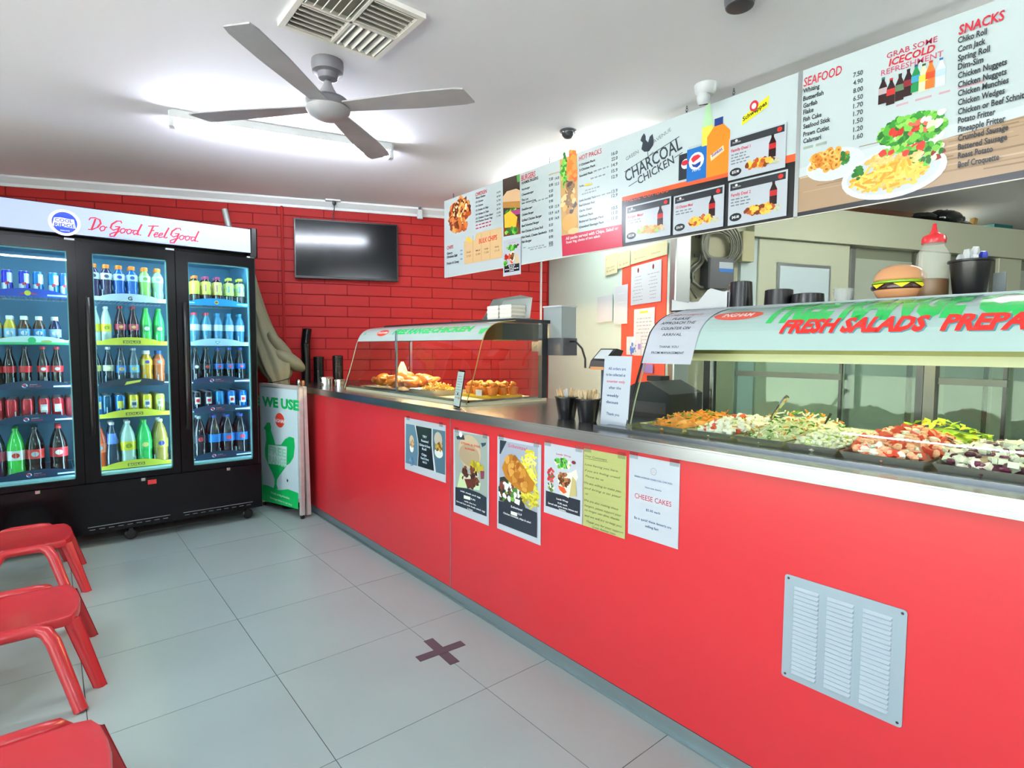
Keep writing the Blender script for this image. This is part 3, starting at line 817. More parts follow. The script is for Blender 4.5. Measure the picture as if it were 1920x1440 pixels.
    for i, (t, y, x1) in enumerate(sn):
        sl_ = .275 - i * .008
        pr.text(t, cC(1140, y), cC(x1, y - (x1 - 1140) * sl_), cC(1140, y - 40), INK, 4, .024, 0)
    for i in range(15):
        pr.text(('2.80', '2.80', '2.50', '1.20', '5.50', '9.50', '6.00', '6.50', '7.50', '1.50', '1.80', '2.50', '2.80', '1.50', '1.80')[i], (xend - .16, 2.47 - i * .031), (xend - .09, 2.47 - i * .031), .018, '#3c444c', 4, .022, px=False)
def bx(u, v=300): return bu(u, v)[0]
menu_panel(x833, x976, 'leftmost menu board with roast chicken picture and brown bulk chips box', draw1, hooks=(bx(850, 362),))
menu_panel(x976, x1167, 'menu board listing burgers and hot packs with a crimson band below', draw2, hooks=(bx(1030, 297),))
menu_panel(x1167, x1495 - .005, 'menu board with the black rooster sign, printed drinks and black combo band', draw3, hooks=(bx(1287, 205), bx(1375, 180)))
menu_panel(x1495 + .012, xend, 'rightmost menu board with seafood and snacks lists over printed food plates', draw4)
t, inv = frame_thing('joining_strip', 'grey joining strip between the rooster board and the seafood board', 'trim', PB, x1495 + .003, board_z0)
MB().box(-.008, .010, -0.004, 0.009, 0, board_z1 - board_z0).build('strip', m_alu, parent=t)

# ---------------------------------------------------------------- cards taped on the boards
PB2 = Plane((1.4145, 0, 0), (0, -1, 0))
m_card = print_mat('printed_card_ink', 0.22)
def sheet(pl, corners, label, cat, draw, name='poster', d=0.001, bg='#e4ebf0', group=None, M=None, curl=0.0, tape=False, bgc=None):
    """corners: photo pixels TL TR BR BL of a rectangular sheet on plane pl"""
    q = [pl.uv(*c) for c in corners]
    a0 = (q[0][0] + q[3][0]) / 2; a1 = (q[1][0] + q[2][0]) / 2; b0 = (q[2][1] + q[3][1]) / 2; b1 = (q[0][1] + q[1][1]) / 2
    t, inv = frame_thing(name, label, cat, pl, (a0 + a1) / 2, b0, d, group)
    wd = (a1 - a0) / 2; ht = b1 - b0
    MB().box(-wd, wd, -0.0012, 0, 0, ht).build('sheet', M or m_paper, parent=t)
    pr = Print(pl, d=d + 0.0018, step=.0003)
    pr.rect(a0 + .001, b0 + .001, a1 - .001, b1 - .001, bgc or '#b4bcc6', 0)
    draw(pr, a0, b0, a1, b1)
    pr.build('print', t, inv, m_card)
    if tape:
        mt = glass('clear_tape', '#f2f4f4', 0.15, 0.3)
        for s in (-1, 1): MB().box(s * wd * .8 - .018, s * wd * .8 + .018, -0.003, -0.0026, ht - .012, ht + .012).build('tape', mt, parent=t)
    return t
def combo(title, price, food, l1):
    def f(pr, a0, b0, a1, b1):
        W = a1 - a0; H = b1 - b0
        P = lambda x, y: (a0 + x * W, b0 + y * H)
        pr.rect(*P(.03, .80), *P(.97, .96), '#2f3238', 1)
        pr.text('Charcoal Chicken', P(.07, .855), P(.22, .855), H * .04, '#d8d8d8', 3, px=False)
        pr.ell(P(.14, .91), .007, .006, '#e0e0e0', 3, px=False); pr.ell(P(.89, .88), .012, .011, '#d8342c', 3, px=False)
        pr.text(title, P(.05, .66), P(.40, .66), H * .07, RED, 3, .02, px=False)
        for k in range(l1): pr.words(*P(.05, .575 - k * .07), W * random.uniform(.25, .36), H * .028, '#70787e', n=4)
        pr.ell(P(.14, .17), W * .11, H * .095, '#23262c', 2, px=False); pr.text(price, P(.075, .145), P(.205, .145), H * .06, '#eef0f0', 4, .02, px=False)
        x, y = P(.78, .30)
        mini_bottle(pr, x, y, H * .52, W * .12, '#27100f', '#b8282c', '#22262c')
        c = P(.55, .22)
        pr.ell(c, W * .26, H * .05, '#c8ced0', 2, px=False)
        food_pile(pr, (c[0], c[1] + H * .03), W * .24, H * .08, food, 60, 'blob', 4, ln=.028)
        food_pile(pr, (c[0] + W * .3, c[1] - H * .02), W * .05, H * .05, ['#b8c8a0', '#d8b89c', '#a8b0a0'], 12, 'blob', 4, ln=.014)
    return f
ROASTC = ['#c8702c', '#b5521e', '#e0a03a', '#f0c04a', '#f0c04a', '#7a3a16', '#e8b04a']
sheet(PB2, [cB(866, 562), cB(1292, 440), cB(1300, 780), cB(866, 870)], 'upper family deal card with chips and cola, taped on the rooster board', 'card', combo('Family Deal 1', '$32.90', ROASTC, 4), 'menu_card')
sheet(PB2, [cB(862, 888), cB(1303, 798), cB(1308, 1140), cB(866, 1210)], 'lower family deal card with chips and cola, right end of the combo band', 'card', combo('Family Deal 2', '$45.00', ROASTC, 3), 'menu_card')
sheet(PB2, [cB(450, 995), cB(828, 908), cB(833, 1215), cB(455, 1285)], 'combo card with whole roast chicken and chips beside cola, middle of the black band', 'card', combo('1/2 Chicken Meal', '$16.90', ROASTC, 2), 'menu_card')
sheet(PB2, [cB(85, 1068), cB(430, 1000), cB(435, 1280), cB(105, 1342)], 'combo card with a burger and cola bottle at the left of the black band', 'card', combo('Burger Meal', '$12.90', ['#d69a5a', '#c88646', '#e0b070', '#8cbf5c'], 2), 'menu_card')
def wrap_sheet(pr, a0, b0, a1, b1):
    W = a1 - a0; H = b1 - b0; P = lambda x, y: (a0 + x * W, b0 + y * H)
    pr.rect(*P(.07, .10), *P(.93, .30), '#22282f', 1)
    pr.text('Lamb Wrap', P(.3, .88), P(.7, .88), H * .025, RED, 3, px=False)
    food_pile(pr, P(.5, .76), W * .26, H * .06, GREENS, 26, 'blob', 2, ln=.03); pr.ell(P(.84, .80), .012, .008, '#7a2c24', 3, px=False)
    food_pile(pr, P(.17, .52), W * .12, H * .05, ['#b52c28', '#c94a34'], 14, 'blob', 2, ln=.03); food_pile(pr, P(.17, .36), W * .12, H * .04, GREENS, 12, 'blob', 2, ln=.03)
    pr.poly([P(.32, .60), P(.62, .66), P(.66, .44), P(.50, .30), P(.40, .40)], '#e8ddc4', 2, px=False); food_pile(pr, P(.48, .52), W * .13, H * .07, ['#7a4a2a', '#8c5630', '#5e3820', '#d8582c'], 20, 'blob', 3, ln=.03)
    pr.poly([P(.72, .60), P(.86, .52), P(.92, .30), P(.68, .32)], '#cdb890', 3, px=False)
    pr.poly([P(.38, .44), P(.58, .36), P(.55, .31), P(.47, .33)], '#e2572c', 4, px=False)
    for k, (x, w_) in enumerate(((.32, .36), (.36, .28), (.12, .76), (.38, .24))): pr.words(*P(x, .255 - k * .045), W * w_, H * .022, '#dfe5e8', 3, n=3 if w_ < .5 else 7)
sheet(PB2, [(943, 451), (976, 445), (978, 513), (945, 519)], 'white food sheet taped under the burger picture on the menu boards', 'poster', wrap_sheet, 'poster')
# ================================================================ red service counter
m_red = mat('red_laminate', '#c82c34', 0.30, noise=0.03, nscale=1.5, spec=0.5)
m_kick = mat('aluminium_kickboard', '#9fb0b4', 0.32, 0.85, noise=0.08, nscale=5, stretch=(8, .5, 8))
ctr = thing('service_counter', 'long red laminate service counter with aluminium kickboard', 'counter', (0.333, 0, 0))
Y0, Y1, YJ = -4.6, 2.26, -0.447
yw = lambda x: 2.141 - (x - .742) * .4142 - .012      # where the slanting brick wall meets the counter
MB().box(0.0, 0.018, Y0, YJ - 0.003, 0.055, 0.954).build('front_panel', m_red, parent=ctr)
MB().box(0.0, 0.018, YJ + 0.003, Y1, 0.055, 0.954).build('front_panel', m_red, parent=ctr)
MB().box(-0.002, 0.016, YJ - 0.003, YJ + 0.003, 0.055, 0.954).build('joint_strip', m_alu, parent=ctr)
MB().prism([(.03, Y0), (.80, Y0), (.80, yw(1.133)), (.03, yw(.363))], .10, .950).build('carcass', mat('carcass_board', '#8f8f88', 0.6), parent=ctr)
MB().box(-0.001, 0.03, Y0, Y1, 0.004, 0.053).box(-0.014, 0.0, Y0, Y1, 0.0, 0.006).build('kickboard', m_kick, parent=ctr)
top = thing('steel_countertop', 'long stainless steel countertop on the red counter', 'countertop', (0.333, 0, 0))
tp = MB()
tp.prism([(-.030, Y0), (.84, Y0), (.84, yw(1.173)), (-.030, yw(.303))], .956, .9945)
tp.prism([(-.0265, Y0), (.84, Y0), (.84, yw(1.173)), (-.0265, yw(.303))], .9945, 1.000)
tp.build('worktop', m_steel, parent=top)
MB().box(-0.0306, -0.0296, YJ - .0015, YJ + .0015, 0.956, 0.996).build('butt_joint', m_darkgrey, parent=top)

# ---------------------------------------------------------------- louvred vent plate
q = [PF.uv(*c) for c in ((1477, 1077), (1705, 1143), (1698, 1360), (1470, 1266))]
a0, a1, b0, b1 = 2.168, 2.463, 0.380, 0.679
t, inv = frame_thing('vent_plate', 'white louvred vent plate screwed to the red counter front', 'vent', PF, (a0 + a1) / 2, b0, 0.001)
mvp = mat('white_vent_enamel', '#8fa0aa', 0.4)
wd = (a1 - a0) / 2; ht = b1 - b0
rr = 0.008
poly = []
for cx_, cz_, s in ((wd - rr, ht - rr, 0), (-wd + rr, ht - rr, 90), (-wd + rr, rr, 180), (wd - rr, rr, 270)):
    for k in range(4):
        a = R(s + k * 30); poly.append((cx_ + rr * math.cos(a), cz_ + rr * math.sin(a)))
MB().prism(poly, -0.0025, 0.0, axis='y').build('plate', mvp, parent=t)
lv0 = MB(); lw = 0.033
lv0.add([(-lw, -.0025, .0100), (lw, -.0025, .0100), (lw - .002, -.0095, .0035), (-lw + .002, -.0095, .0035), (-lw + .002, -.0078, .0008), (lw - .002, -.0078, .0008), (-lw, -.0025, 0), (lw, -.0025, 0)],
        [(0, 1, 2, 3), (3, 2, 5, 4), (4, 5, 7, 6), (0, 3, 4, 6), (1, 7, 5, 2)])
l0 = lv0.build('louvre', mat('white_louvre_enamel', '#a9b6c0', 0.35), parent=t); first = True
NL = 20
for cxl in (-wd + .060, -wd + .146, -wd + .232):
    for k in range(NL):
        o = l0 if first else l0.copy()
        if not first: COL.objects.link(o)
        first = False
        o.location = (cxl, 0, 0.020 + k * (ht - .045) / NL)
sc0 = MB(); sc0.lathe([(.0035, 0), (.0028, .0012)], 8); s0 = None
for sx in (-1, 1):
    for z in (0.010, ht - .010):
        g = MB(M=Matrix.Translation((sx * (wd - .010), -0.0025, z)) @ Matrix.Rotation(R(90), 4, 'X')); g.lathe([(.0036, 0), (.0026, .0014)], 10); g.build('screw', m_darkgrey, parent=t)

# ---------------------------------------------------------------- sheets taped on the counter front
P0 = crop(750, 775, 100 / 1067); P1 = crop(840, 800, 180 / 1178); P2 = crop(1015, 820, 270 / 1808)
PF2 = Plane((0.3325, 0, 0), (0, -1, 0))
def s_a(pr, a0, b0, a1, b1):
    pr.poly([P0(128, 205), P0(300, 235), P0(378, 640), P0(372, 1055), P0(122, 990)], '#5c7f94', 1)
    pr.poly([P0(325, 245), P0(642, 305), P0(640, 620), P0(690, 1150), P0(372, 1055), P0(380, 600)], '#1f2a30', 2)
    pr.poly([P0(665, 310), P0(915, 358), P0(912, 1230), P0(730, 1175), P0(668, 700)], '#4f6f80', 1)
    pr.stroke([P0(318, 240), P0(372, 560), P0(378, 800), P0(360, 1055)], .004, '#dfe8ee', 3); pr.stroke([P0(655, 308), P0(652, 620), P0(710, 1165)], .005, '#dfe8ee', 3)
    pr.ell(P0(245, 690), .022, .026, '#e3e6e2', 2); pr.ell(P0(245, 560), .026, .036, '#c9b694', 3); food_pile(pr, PF2.uv(*P0(255, 600)), .02, .02, ['#b08a5a', '#8aa04a', '#c9a878', '#a8705a'], 24, 'blob', 4, ln=.014)
    pr.ell(P0(785, 790), .042, .028, '#d5ddd8', 2); pr.ell(P0(775, 520), .040, .040, '#b9b0a0', 3); food_pile(pr, PF2.uv(*P0(785, 670)), .036, .022, ['#8a5a26', '#b07a34', '#6e4a20', '#d09a54', '#8aa04a'], 40, 'blob', 4, ln=.018)
    food_pile(pr, PF2.uv(*P0(240, 960)), .026, .022, ['#6c95b8', '#4c6f96'], 12, 'blob', 2, ln=.02)
    for t_, x, x1, y in (('TRY', 465, 550, 480), ('Roasted', 440, 580, 560), ('Chicken & Gravy', 400, 620, 640), ('Roll', 455, 540, 725), ('Chips', 445, 545, 835), ('Peas & Gravy', 430, 590, 905), ('Ask Us', 465, 550, 985)):
        pr.text(t_, P0(x, y), P0(x1, y + (x1 - x) * .17), P0(x, y - 44), '#cfe0ea', 4, .02)
sheet(PF2, [(760, 783), (837, 797), (836, 904), (759, 880)], 'landscape food sheet with two white bowls, leftmost on the counter front', 'poster', s_a, tape=True)
def s_b(pr, a0, b0, a1, b1):
    pr.poly([P1(85, 60), P1(490, 120), P1(490, 870), P1(100, 745)], '#95a29c', 1)
    pr.ell(P1(270, 310), .095, .085, '#bfae92', 2, n=24); pr.ell(P1(265, 350), .088, .055, '#a9977c', 3, n=20)
    food_pile(pr, PF2.uv(*P1(345, 490)), .06, .022, ['#b4a42e', '#c9b83c', '#8f8a2a'], 40, 'blob', 4, ln=.028)
    food_pile(pr, PF2.uv(*P1(280, 610)), .068, .05, ['#4e2c22', '#6e3c28', '#3a2420', '#7a4a34', '#c9c8b0'], 70, 'blob', 4, ln=.03)
    pr.poly([P1(405, 540), P1(455, 545), P1(450, 640), P1(410, 640)], '#7c4050', 4)
    pr.poly([P1(210, 640), P1(360, 640), P1(320, 740), P1(250, 760)], '#5e2e24', 4)
    pr.poly([P1(160, 560), P1(230, 600), P1(240, 750), P1(120, 740)], '#bcd49c', 2); pr.poly([P1(340, 660), P1(410, 690), P1(395, 780), P1(320, 770)], '#bcd4b0', 3)
    pr.poly([P1(100, 738), P1(260, 760), P1(400, 815), P1(482, 868), P1(482, 1100), P1(100, 958)], '#25303c', 5)
    pr.poly([P1(110, 118), P1(200, 100), P1(215, 160), P1(120, 155)], '#3a4650', 3); pr.ell(P1(165, 95), .014, .014, '#eef2f4', 4)
    pr.poly([P1(410, 200), P1(478, 195), P1(470, 225), P1(430, 250)], '#355060', 3)
    pr.text('STEAK & EGG', P1(170, 208), P1(405, 258), P1(170, 182), '#d8503c', 6, .01); pr.text('BURGER', P1(220, 272), P1(340, 298), P1(220, 250), '#d8503c', 6, .01)
    pr.text('with steak and egg', P1(160, 790), P1(410, 862), P1(160, 772), '#dfe4e8', 7, .02); pr.text('9.90', P1(290, 892), P1(345, 905), P1(290, 872), '#dfe4e8', 7, .02)
    pr.poly([P1(205, 838), P1(285, 860), P1(285, 900), P1(205, 878)], '#e3e6d8', 7)
    pr.text('with the lot', P1(210, 915), P1(355, 968), P1(210, 898), '#dfe4e8', 7, .02); pr.text('Served hot with fresh salad, egg', P1(115, 918), P1(465, 1048), P1(115, 900), '#dfe4e8', 7, .02); pr.text('& cheese', P1(250, 1008), P1(315, 1032), P1(250, 990), '#dfe4e8', 7, .02)
sheet(PF2, [(851, 806), (917, 817), (918, 983), (851, 962)], 'tall burger poster with navy foot, just right of the counter panel joint', 'poster', s_b, tape=True)
def s_c(pr, a0, b0, a1, b1):
    pr.poly([P1(640, 165), P1(1110, 250), P1(1105, 1060), P1(632, 905)], '#9aa4b4', 1)
    pr.poly([P1(645, 162), P1(728, 178), P1(652, 335), P1(640, 330)], '#2a3a46', 2)
    pr.text('Schnitzel', P1(745, 245), P1(980, 288), P1(745, 205), '#c8607c', 3, .02)
    food_pile(pr, PF2.uv(*P1(1000, 560)), .045, .10, ['#d8d23a', '#e2dc54', '#c8bc2a', '#eae67a'], 90, 'stick', 3, ln=.05, wd=.009)
    food_pile(pr, PF2.uv(*P1(1020, 850)), .05, .05, ['#c8c23a', '#d8d04a', '#a89a28'], 50, 'stick', 3, ln=.04, wd=.009)
    pr.poly([P1(645, 620), P1(700, 610), P1(900, 800), P1(960, 1000), P1(640, 900)], '#2e3630', 2)
    food_pile(pr, PF2.uv(*P1(760, 800)), .07, .045, ['#4a7a2c', '#75b04a', '#e4ece0', '#2c3a2a', '#7a3a34'], 60, 'blob', 3, ln=.03)
    pr.poly([P1(700, 680), P1(735, 690), P1(735, 765), P1(705, 770)], '#e0e6e6', 4); pr.poly([P1(835, 880), P1(895, 900), P1(885, 965), P1(825, 930)], '#e0e6e6', 4)
    pr.poly([P1(745, 345), P1(790, 335), P1(860, 385), P1(950, 500), P1(1010, 610), P1(1075, 690), P1(1050, 790), P1(950, 820), P1(830, 740), P1(720, 630), P1(672, 500), P1(700, 430)], '#b07424', 5)
    food_pile(pr, PF2.uv(*P1(860, 570)), .09, .045, ['#c48a34', '#a86a20', '#cf9a48', '#9a5c1c'], 46, 'blob', 5, ang=-.75, ln=.035)
    pr.poly([P1(632, 905), P1(820, 940), P1(980, 1000), P1(1105, 1055), P1(1102, 1362), P1(632, 1180)], '#262e3a', 6)
    pr.text('Schnitzel', P1(785, 985), P1(925, 1028), P1(785, 962), '#dfe4e8', 8, .02); pr.poly([P1(785, 1030), P1(862, 1055), P1(862, 1098), P1(785, 1072)], '#e3e6d8', 8); pr.text('12.9', P1(870, 1075), P1(918, 1092), P1(870, 1052), '#dfe4e8', 8, .02)
    pr.text('Chicken schnitzel, chips & salad', P1(692, 1062), P1(1030, 1180), P1(692, 1040), '#dfe4e8', 8, .02)
sheet(PF2, [(933, 819), (1015, 833), (1015, 1020), (933, 993)], 'tall schnitzel poster with golden fillet, largest on the counter front', 'poster', s_c, tape=True)
def s_d(pr, a0, b0, a1, b1):
    pr.rect(a0 + .012, b0 + .03, a1 - .012, b0 + .095, '#262d38', 1)
    pr.text('Lamb Wrap', P2(195, 215), P2(380, 255), P2(195, 190), '#c8507c', 3, .01)
    food_pile(pr, PF2.uv(*P2(275, 325)), .042, .02, GREENS + ['#e6e2c0'], 40, 'blob', 2, ln=.018); pr.ell(P2(415, 315), .012, .007, '#7a2c34', 4)
    food_pile(pr, PF2.uv(*P2(125, 470)), .018, .03, ['#b52c38', '#c94a44', '#2f6a34'], 26, 'blob', 2, ln=.018)
    food_pile(pr, PF2.uv(*P2(125, 630)), .018, .02, ['#6a8a44', '#e2e6d0', '#3c5a34'], 24, 'blob', 2, ln=.014)
    pr.poly([P2(200, 470), P2(380, 440), P2(450, 400), P2(470, 500), P2(350, 760), P2(250, 700)], '#d9dccb', 2)
    food_pile(pr, PF2.uv(*P2(290, 530)), .032, .026, ['#6e4628', '#8c5630', '#54341e', '#a4683c'], 40, 'blob', 3, ln=.018)
    pr.poly([P2(220, 600), P2(300, 630), P2(330, 690), P2(290, 705), P2(240, 660)], '#e0582c', 4)
    pr.poly([P2(400, 490), P2(440, 540), P2(455, 740), P2(360, 740)], '#b8aa74', 3)
    for t_, x, x1, y in (('Lamb Wrap', 200, 345, 775), ('9.90 each', 215, 335, 830), ('Served with garlic sauce, lettuce and', 95, 465, 830), ('tomato', 230, 320, 905)):
        pr.text(t_, P2(x, y), P2(x1, y + (x1 - x) * .26), P2(x, y - 22), '#dfe4e8', 4, .02)
sheet(PF2, [(1021, 829), (1094, 843), (1093, 983), (1021, 961)], 'wrap poster with salad and navy foot beside the yellow note', 'poster', s_d, tape=True)
def s_e(pr, a0, b0, a1, b1):
    lines = [('Dear Customers', 553, 830, 240), ('Love having you here,', 553, 975, 345), ('if you are feeling unwell', 553, 1000, 420), ('Please let us', 560, 790, 492), ('We are willing to make you', 545, 1010, 575), ('and bring it to your', 545, 1015, 640), ('car', 560, 600, 712),
             ('We are also making these', 550, 975, 795), ('burgers, please support your', 550, 1015, 860), ('no longer can dine, thanks', 550, 990, 915), ('and we will try to help you', 550, 1020, 985), ('Thank you for your support', 575, 1040, 1062), ('Green Avenue team', 645, 940, 1130)]
    for t_, x, x1, y in lines: pr.text(t_, P2(x, y), P2(x1, y + (x1 - x) * .165), P2(x, y - 27), '#5a6648', 3, .0, .35)
    pr.stroke([P2(555, 262), P2(840, 310)], .0012, '#5a6648', 3)
    for k in range(13):
        z = b1 - .035 - k * .0205; pr.rect(a0, z, a1, z + .0004, '#98a26c', 1)
sheet(PF2, [(1094.5, 843), (1174, 852), (1174, 1010), (1094.5, 986)], 'pale yellow handwritten note between the wrap poster and the white notice', 'note', s_e, 'handwritten_note', bgc='#a9b070', M=mat('yellow_note_paper', '#a9b070', 0.7), tape=True)
def s_f(pr, a0, b0, a1, b1):
    c = PF2.uv(*P2(1417, 430))
    for k in range(12):
        a = 2 * PI * k / 12; pr.ell((c[0] + .0115 * math.cos(a), c[1] + .0115 * math.sin(a)), .002, .002, '#8c98a4', 2, px=False)
    pr.text('CC', (c[0] - .006, c[1] - .004), (c[0] + .006, c[1] - .004), .008, '#c87c7c', 3, px=False)
    BL_ = '#46648c'
    for t_, x, x1, y, h, cc, b in (('GREEN AVENUE CHARCOAL CHICKEN', 1175, 1650, 490, 20, BL_, .01), ('Home made desserts', 1310, 1515, 632, 20, BL_, .01), ('CHEESE CAKES', 1180, 1640, 755, 62, '#c43c4c', .0), ('$5.00 each', 1320, 1500, 920, 30, BL_, .01),
                            ('Be in quick! these desserts are', 1175, 1640, 1015, 30, BL_, .012), ('selling fast', 1312, 1480, 1122, 30, BL_, .012)):
        pr.text(t_, P2(x, y), P2(x1, y + (x1 - x) * .265), P2(x, y - h), cc, 3, b)
sheet(PF2, [(1180, 853), (1276, 868), (1272, 1030), (1179, 1000)], 'white cheese cakes notice, rightmost sheet on the counter front', 'notice', s_f, 'notice', tape=True)
# ---------------------------------------------------------------- tape cross on the floor
t = thing('floor_marker_cross', 'dark purple tape cross marking a waiting spot on the floor tiles', 'floor marker', (0.008, -0.862, 0.0002), R(-3))
mtp = mat('dark_purple_tape', '#463840', 0.55)
MB().box(-0.023, 0.023, -0.118, 0.118, 0, 0.0006).build('tape_strip', mtp, parent=t)
MB().box(-0.112, 0.112, -0.023, 0.023, 0.0007, 0.0013).build('tape_strip', mtp, parent=t)
# ================================================================ three-door glass drinks fridge
m_fb = mat('fridge_black_enamel', '#07070a', 0.2, noise=0.2, nscale=6, spec=.22)
m_fside = mat('fridge_side_teal_grey', '#1c3a3a', 0.12)
m_fin = mat('fridge_liner', '#5f9fc0', 0.4)
m_led = mat('fridge_led_strip', '#ffffff', 0.4, emit='#cfe8ff', es=15.0)
m_shelf = mat('fridge_shelf_wire', '#b9c6cc', 0.35, 0.4)
m_fglass = glass('fridge_door_glass', '#eefcfb', 0.3)
FX0, FX1, FY = -1.70, -0.03, 1.615
fr_ = thing('drinks_fridge', 'black three-door glass drinks fridge with lit sign header', 'fridge', (-0.865, FY, 0))
HW = (FX1 - FX0) / 2
def fx(x): return x + 0.865
g = MB()
g.box(-HW, HW, 0.05, 0.70, 0.09, 0.115); g.box(-HW, HW, 0.05, 0.70, 1.98, 2.18)
g.box(-HW, -HW + 0.03, 0.05, 0.70, 0.115, 1.98); g.box(-HW, HW, 0.67, 0.70, 0.115, 1.98)
g.build('cabinet', m_fb, parent=fr_)
MB().box(HW - 0.03, HW, 0.05, 0.70, 0.115, 1.98).build('side_panel', m_fside, parent=fr_, label='dark teal side panel')
g = MB()
g.box(-HW + 0.03, HW - 0.03, 0.655, 0.67, 0.43, 1.97); g.box(-HW + 0.03, HW - 0.03, 0.08, 0.66, 0.42, 0.44)
g.box(-HW + 0.03, HW - 0.03, 0.08, 0.66, 1.955, 1.97)
g.box(HW - 0.034, HW - 0.0305, 0.10, 0.655, 0.44, 1.955)
g.build('liner', m_fin, parent=fr_)
MB().box(-HW + 0.035, HW - 0.036, 0.06, 0.115, 0.441, 0.478).build('inner_sill', mat('pale_cyan_sill', '#9ccbd4', .3), parent=fr_)
# lower grille
MB().box(-HW, HW, 0.0, 0.05, 0.095, 0.425, c=0.004).build('lower_panel', m_fb, parent=fr_)
gs = MB()
for x0 in (-HW + 0.06, -HW + 0.60, -HW + 1.14):
    gs.box(x0, x0 + 0.46, -0.004, 0.001, 0.140, 0.143)
    for k in range(9): gs.box(x0 + k * 0.051 + .008, x0 + k * 0.051 + 0.038, -0.003, 0.001, 0.122, 0.1245)
gs.build('grille_slots', mat('grille_lip_grey', '#8f9498', 0.35, 0.4), parent=fr_)
MB().box(fx(-0.865) + .10, fx(-0.865) + .15, -0.003, 0.001, 0.375, 0.405).build('warning_sticker', mat('sticker_red', '#b82c30', 0.4), parent=fr_)
for x in (-HW + 0.09, 0.0, HW - 0.09):
    MB(M=Matrix.Translation((x, 0.07, 0.038)) @ Matrix.Rotation(R(90), 4, 'X')).lathe([(0.030, -0.014), (0.037, -0.008), (0.037, 0.008), (0.030, 0.014)], 16).box(-0.012, 0.012, 0.02, 0.056, -0.018, 0.018).build('castor', m_black, parent=fr_, smooth=True)
    MB(M=Matrix.Translation((x, 0.58, 0.038)) @ Matrix.Rotation(R(90), 4, 'X')).lathe([(0.030, -0.014), (0.037, -0.008), (0.037, 0.008), (0.030, 0.014)], 16).box(-0.012, 0.012, 0.02, 0.056, -0.018, 0.018).build('castor', m_black, parent=fr_, smooth=True)
# header lightbox
hz0, hz1 = 2.008, 2.178
MB().box(-HW, HW - 0.045, -0.018, 0.05, hz0 - 0.006, hz1 + 0.004).build('header_box', m_fb, parent=fr_)
MB().box(HW - 0.047, HW + 0.002, -0.024, 0.06, hz0 - 0.03, hz1 + 0.010, c=0.01).build('header_end_cap', m_black, parent=fr_)
PH = Plane((0, FY - 0.018, 0), (1, 0, 0))
m_head = print_mat('lit_header_print', 0.3, es=0.33)
pr = Print(PH, d=0.0006)
pr.rect(FX0 + 0.005, hz0, FX1 - 0.047, hz1, '#94a2ca', 0)
cH = crop(0, 300, 0.15625)
cE = crop(300, 380, 0.125)
c = PH.uv(*cH(775, 752))
pr.ell(c, .079, .079, '#dfe6f6', 1, n=28, px=False)
for k in range(36):
    a = 2 * PI * k / 36; pr.ell((c[0] + .074 * math.cos(a), c[1] + .074 * math.sin(a)), .0016, .0016, '#3a4aa8', 2, px=False, n=6)
pr.ell(c, .062, .064, '#1c3fc4', 2, n=28, px=False)
pr.poly([(c[0] - .060, c[1] - .026), (c[0] - .050, c[1] + .024), (c[0] - .018, c[1] + .029), (c[0] + .022, c[1] + .024), (c[0] + .046, c[1] + .024), (c[0] + .054, c[1] - .030), (c[0] + .02, c[1] - .028), (c[0] - .02, c[1] - .026)], '#f2f5fc', 3, px=False)
pr.text('COOL', (c[0] - .046, c[1] + .003), (c[0] + .040, c[1] + .003), .020, '#1c3fc4', 4, .03, px=False)
pr.text('RIDGE', (c[0] - .050, c[1] - .026), (c[0] + .050, c[1] - .026), .021, '#1c3fc4', 4, .03, px=False)
pr.text('SPRING WATER', (c[0] - .022, c[1] - .052), (c[0] + .024, c[1] - .052), .007, '#e6ecfa', 4, .0, px=False)
SC = '#a8182e'
# brush-script slogan, drawn as brush strokes
def script(pr, s, x, z, h, col, wd=.0075, sl=.22):
    """a small brush alphabet: each letter a list of strokes in a unit box"""
    A = {'D': ([[(-.05, .78), (.0, .95), (.3, 1.02), (.62, .9), (.74, .62), (.6, .28), (.3, .05), (.05, .02)], [(.34, .9), (.3, .5), (.24, .02)]], .74),
         'o': ([[(.22, .42), (.06, .34), (.02, .16), (.14, .01), (.32, .10), (.36, .30), (.24, .42)], [(.36, .34), (.46, .38)]], .44),
         'G': ([[(.70, .84), (.62, 1.0), (.36, .96), (.08, .66), (.04, .34), (.26, .18), (.54, .34), (.62, .52), (.34, .50)], [(.62, .52), (.56, .10), (.40, -.30), (.14, -.34), (.10, -.16), (.34, .0), (.66, .12)]], .70),
         'd': ([[(.34, .36), (.12, .38), (.02, .16), (.14, .01), (.32, .16)], [(.50, .92), (.36, .30), (.36, .04), (.48, .06)]], .52),
         '.': ([[(.04, .02), (.09, .04)]], .26),
         'F': ([[(.0, .86), (.3, .92), (.70, .96)], [(.34, .92), (.26, .45), (.16, .0)], [(.24, .50), (.46, .56)]], .50),
         'e': ([[(.06, .18), (.26, .26), (.28, .40), (.12, .38), (.02, .18), (.12, .0), (.34, .08)]], .34),
         'l': ([[(.30, .90), (.16, .40), (.10, .06), (.24, .02), (.34, .10)]], .30), ' ': ([], .22)}
    sc = h
    for ch in s:
        st, adv = A[ch]
        for ln in st:
            for i in range(len(ln) - 1):
                a = ln[i]; b = ln[i + 1]
                q = [(x + (p[0] + p[1] * sl) * sc, z + p[1] * sc) for p in (a, b)]
                pr.stroke(q, wd * (1.3 if abs(b[1] - a[1]) > .25 else .85), col, 3, px=False)
        x += adv * sc
    return x
a = PH.uv(*cH(1075, 850)); b = PH.uv(*cE(620, 520))
test = script(Print(PH), 'Do Good. Feel Good.', 0, 0, 1.0, SC)
hh = (b[0] - a[0]) / test
script(pr, 'Do Good. Feel Good.', a[0] - .01, a[1] + .006, hh * 1.0, SC)
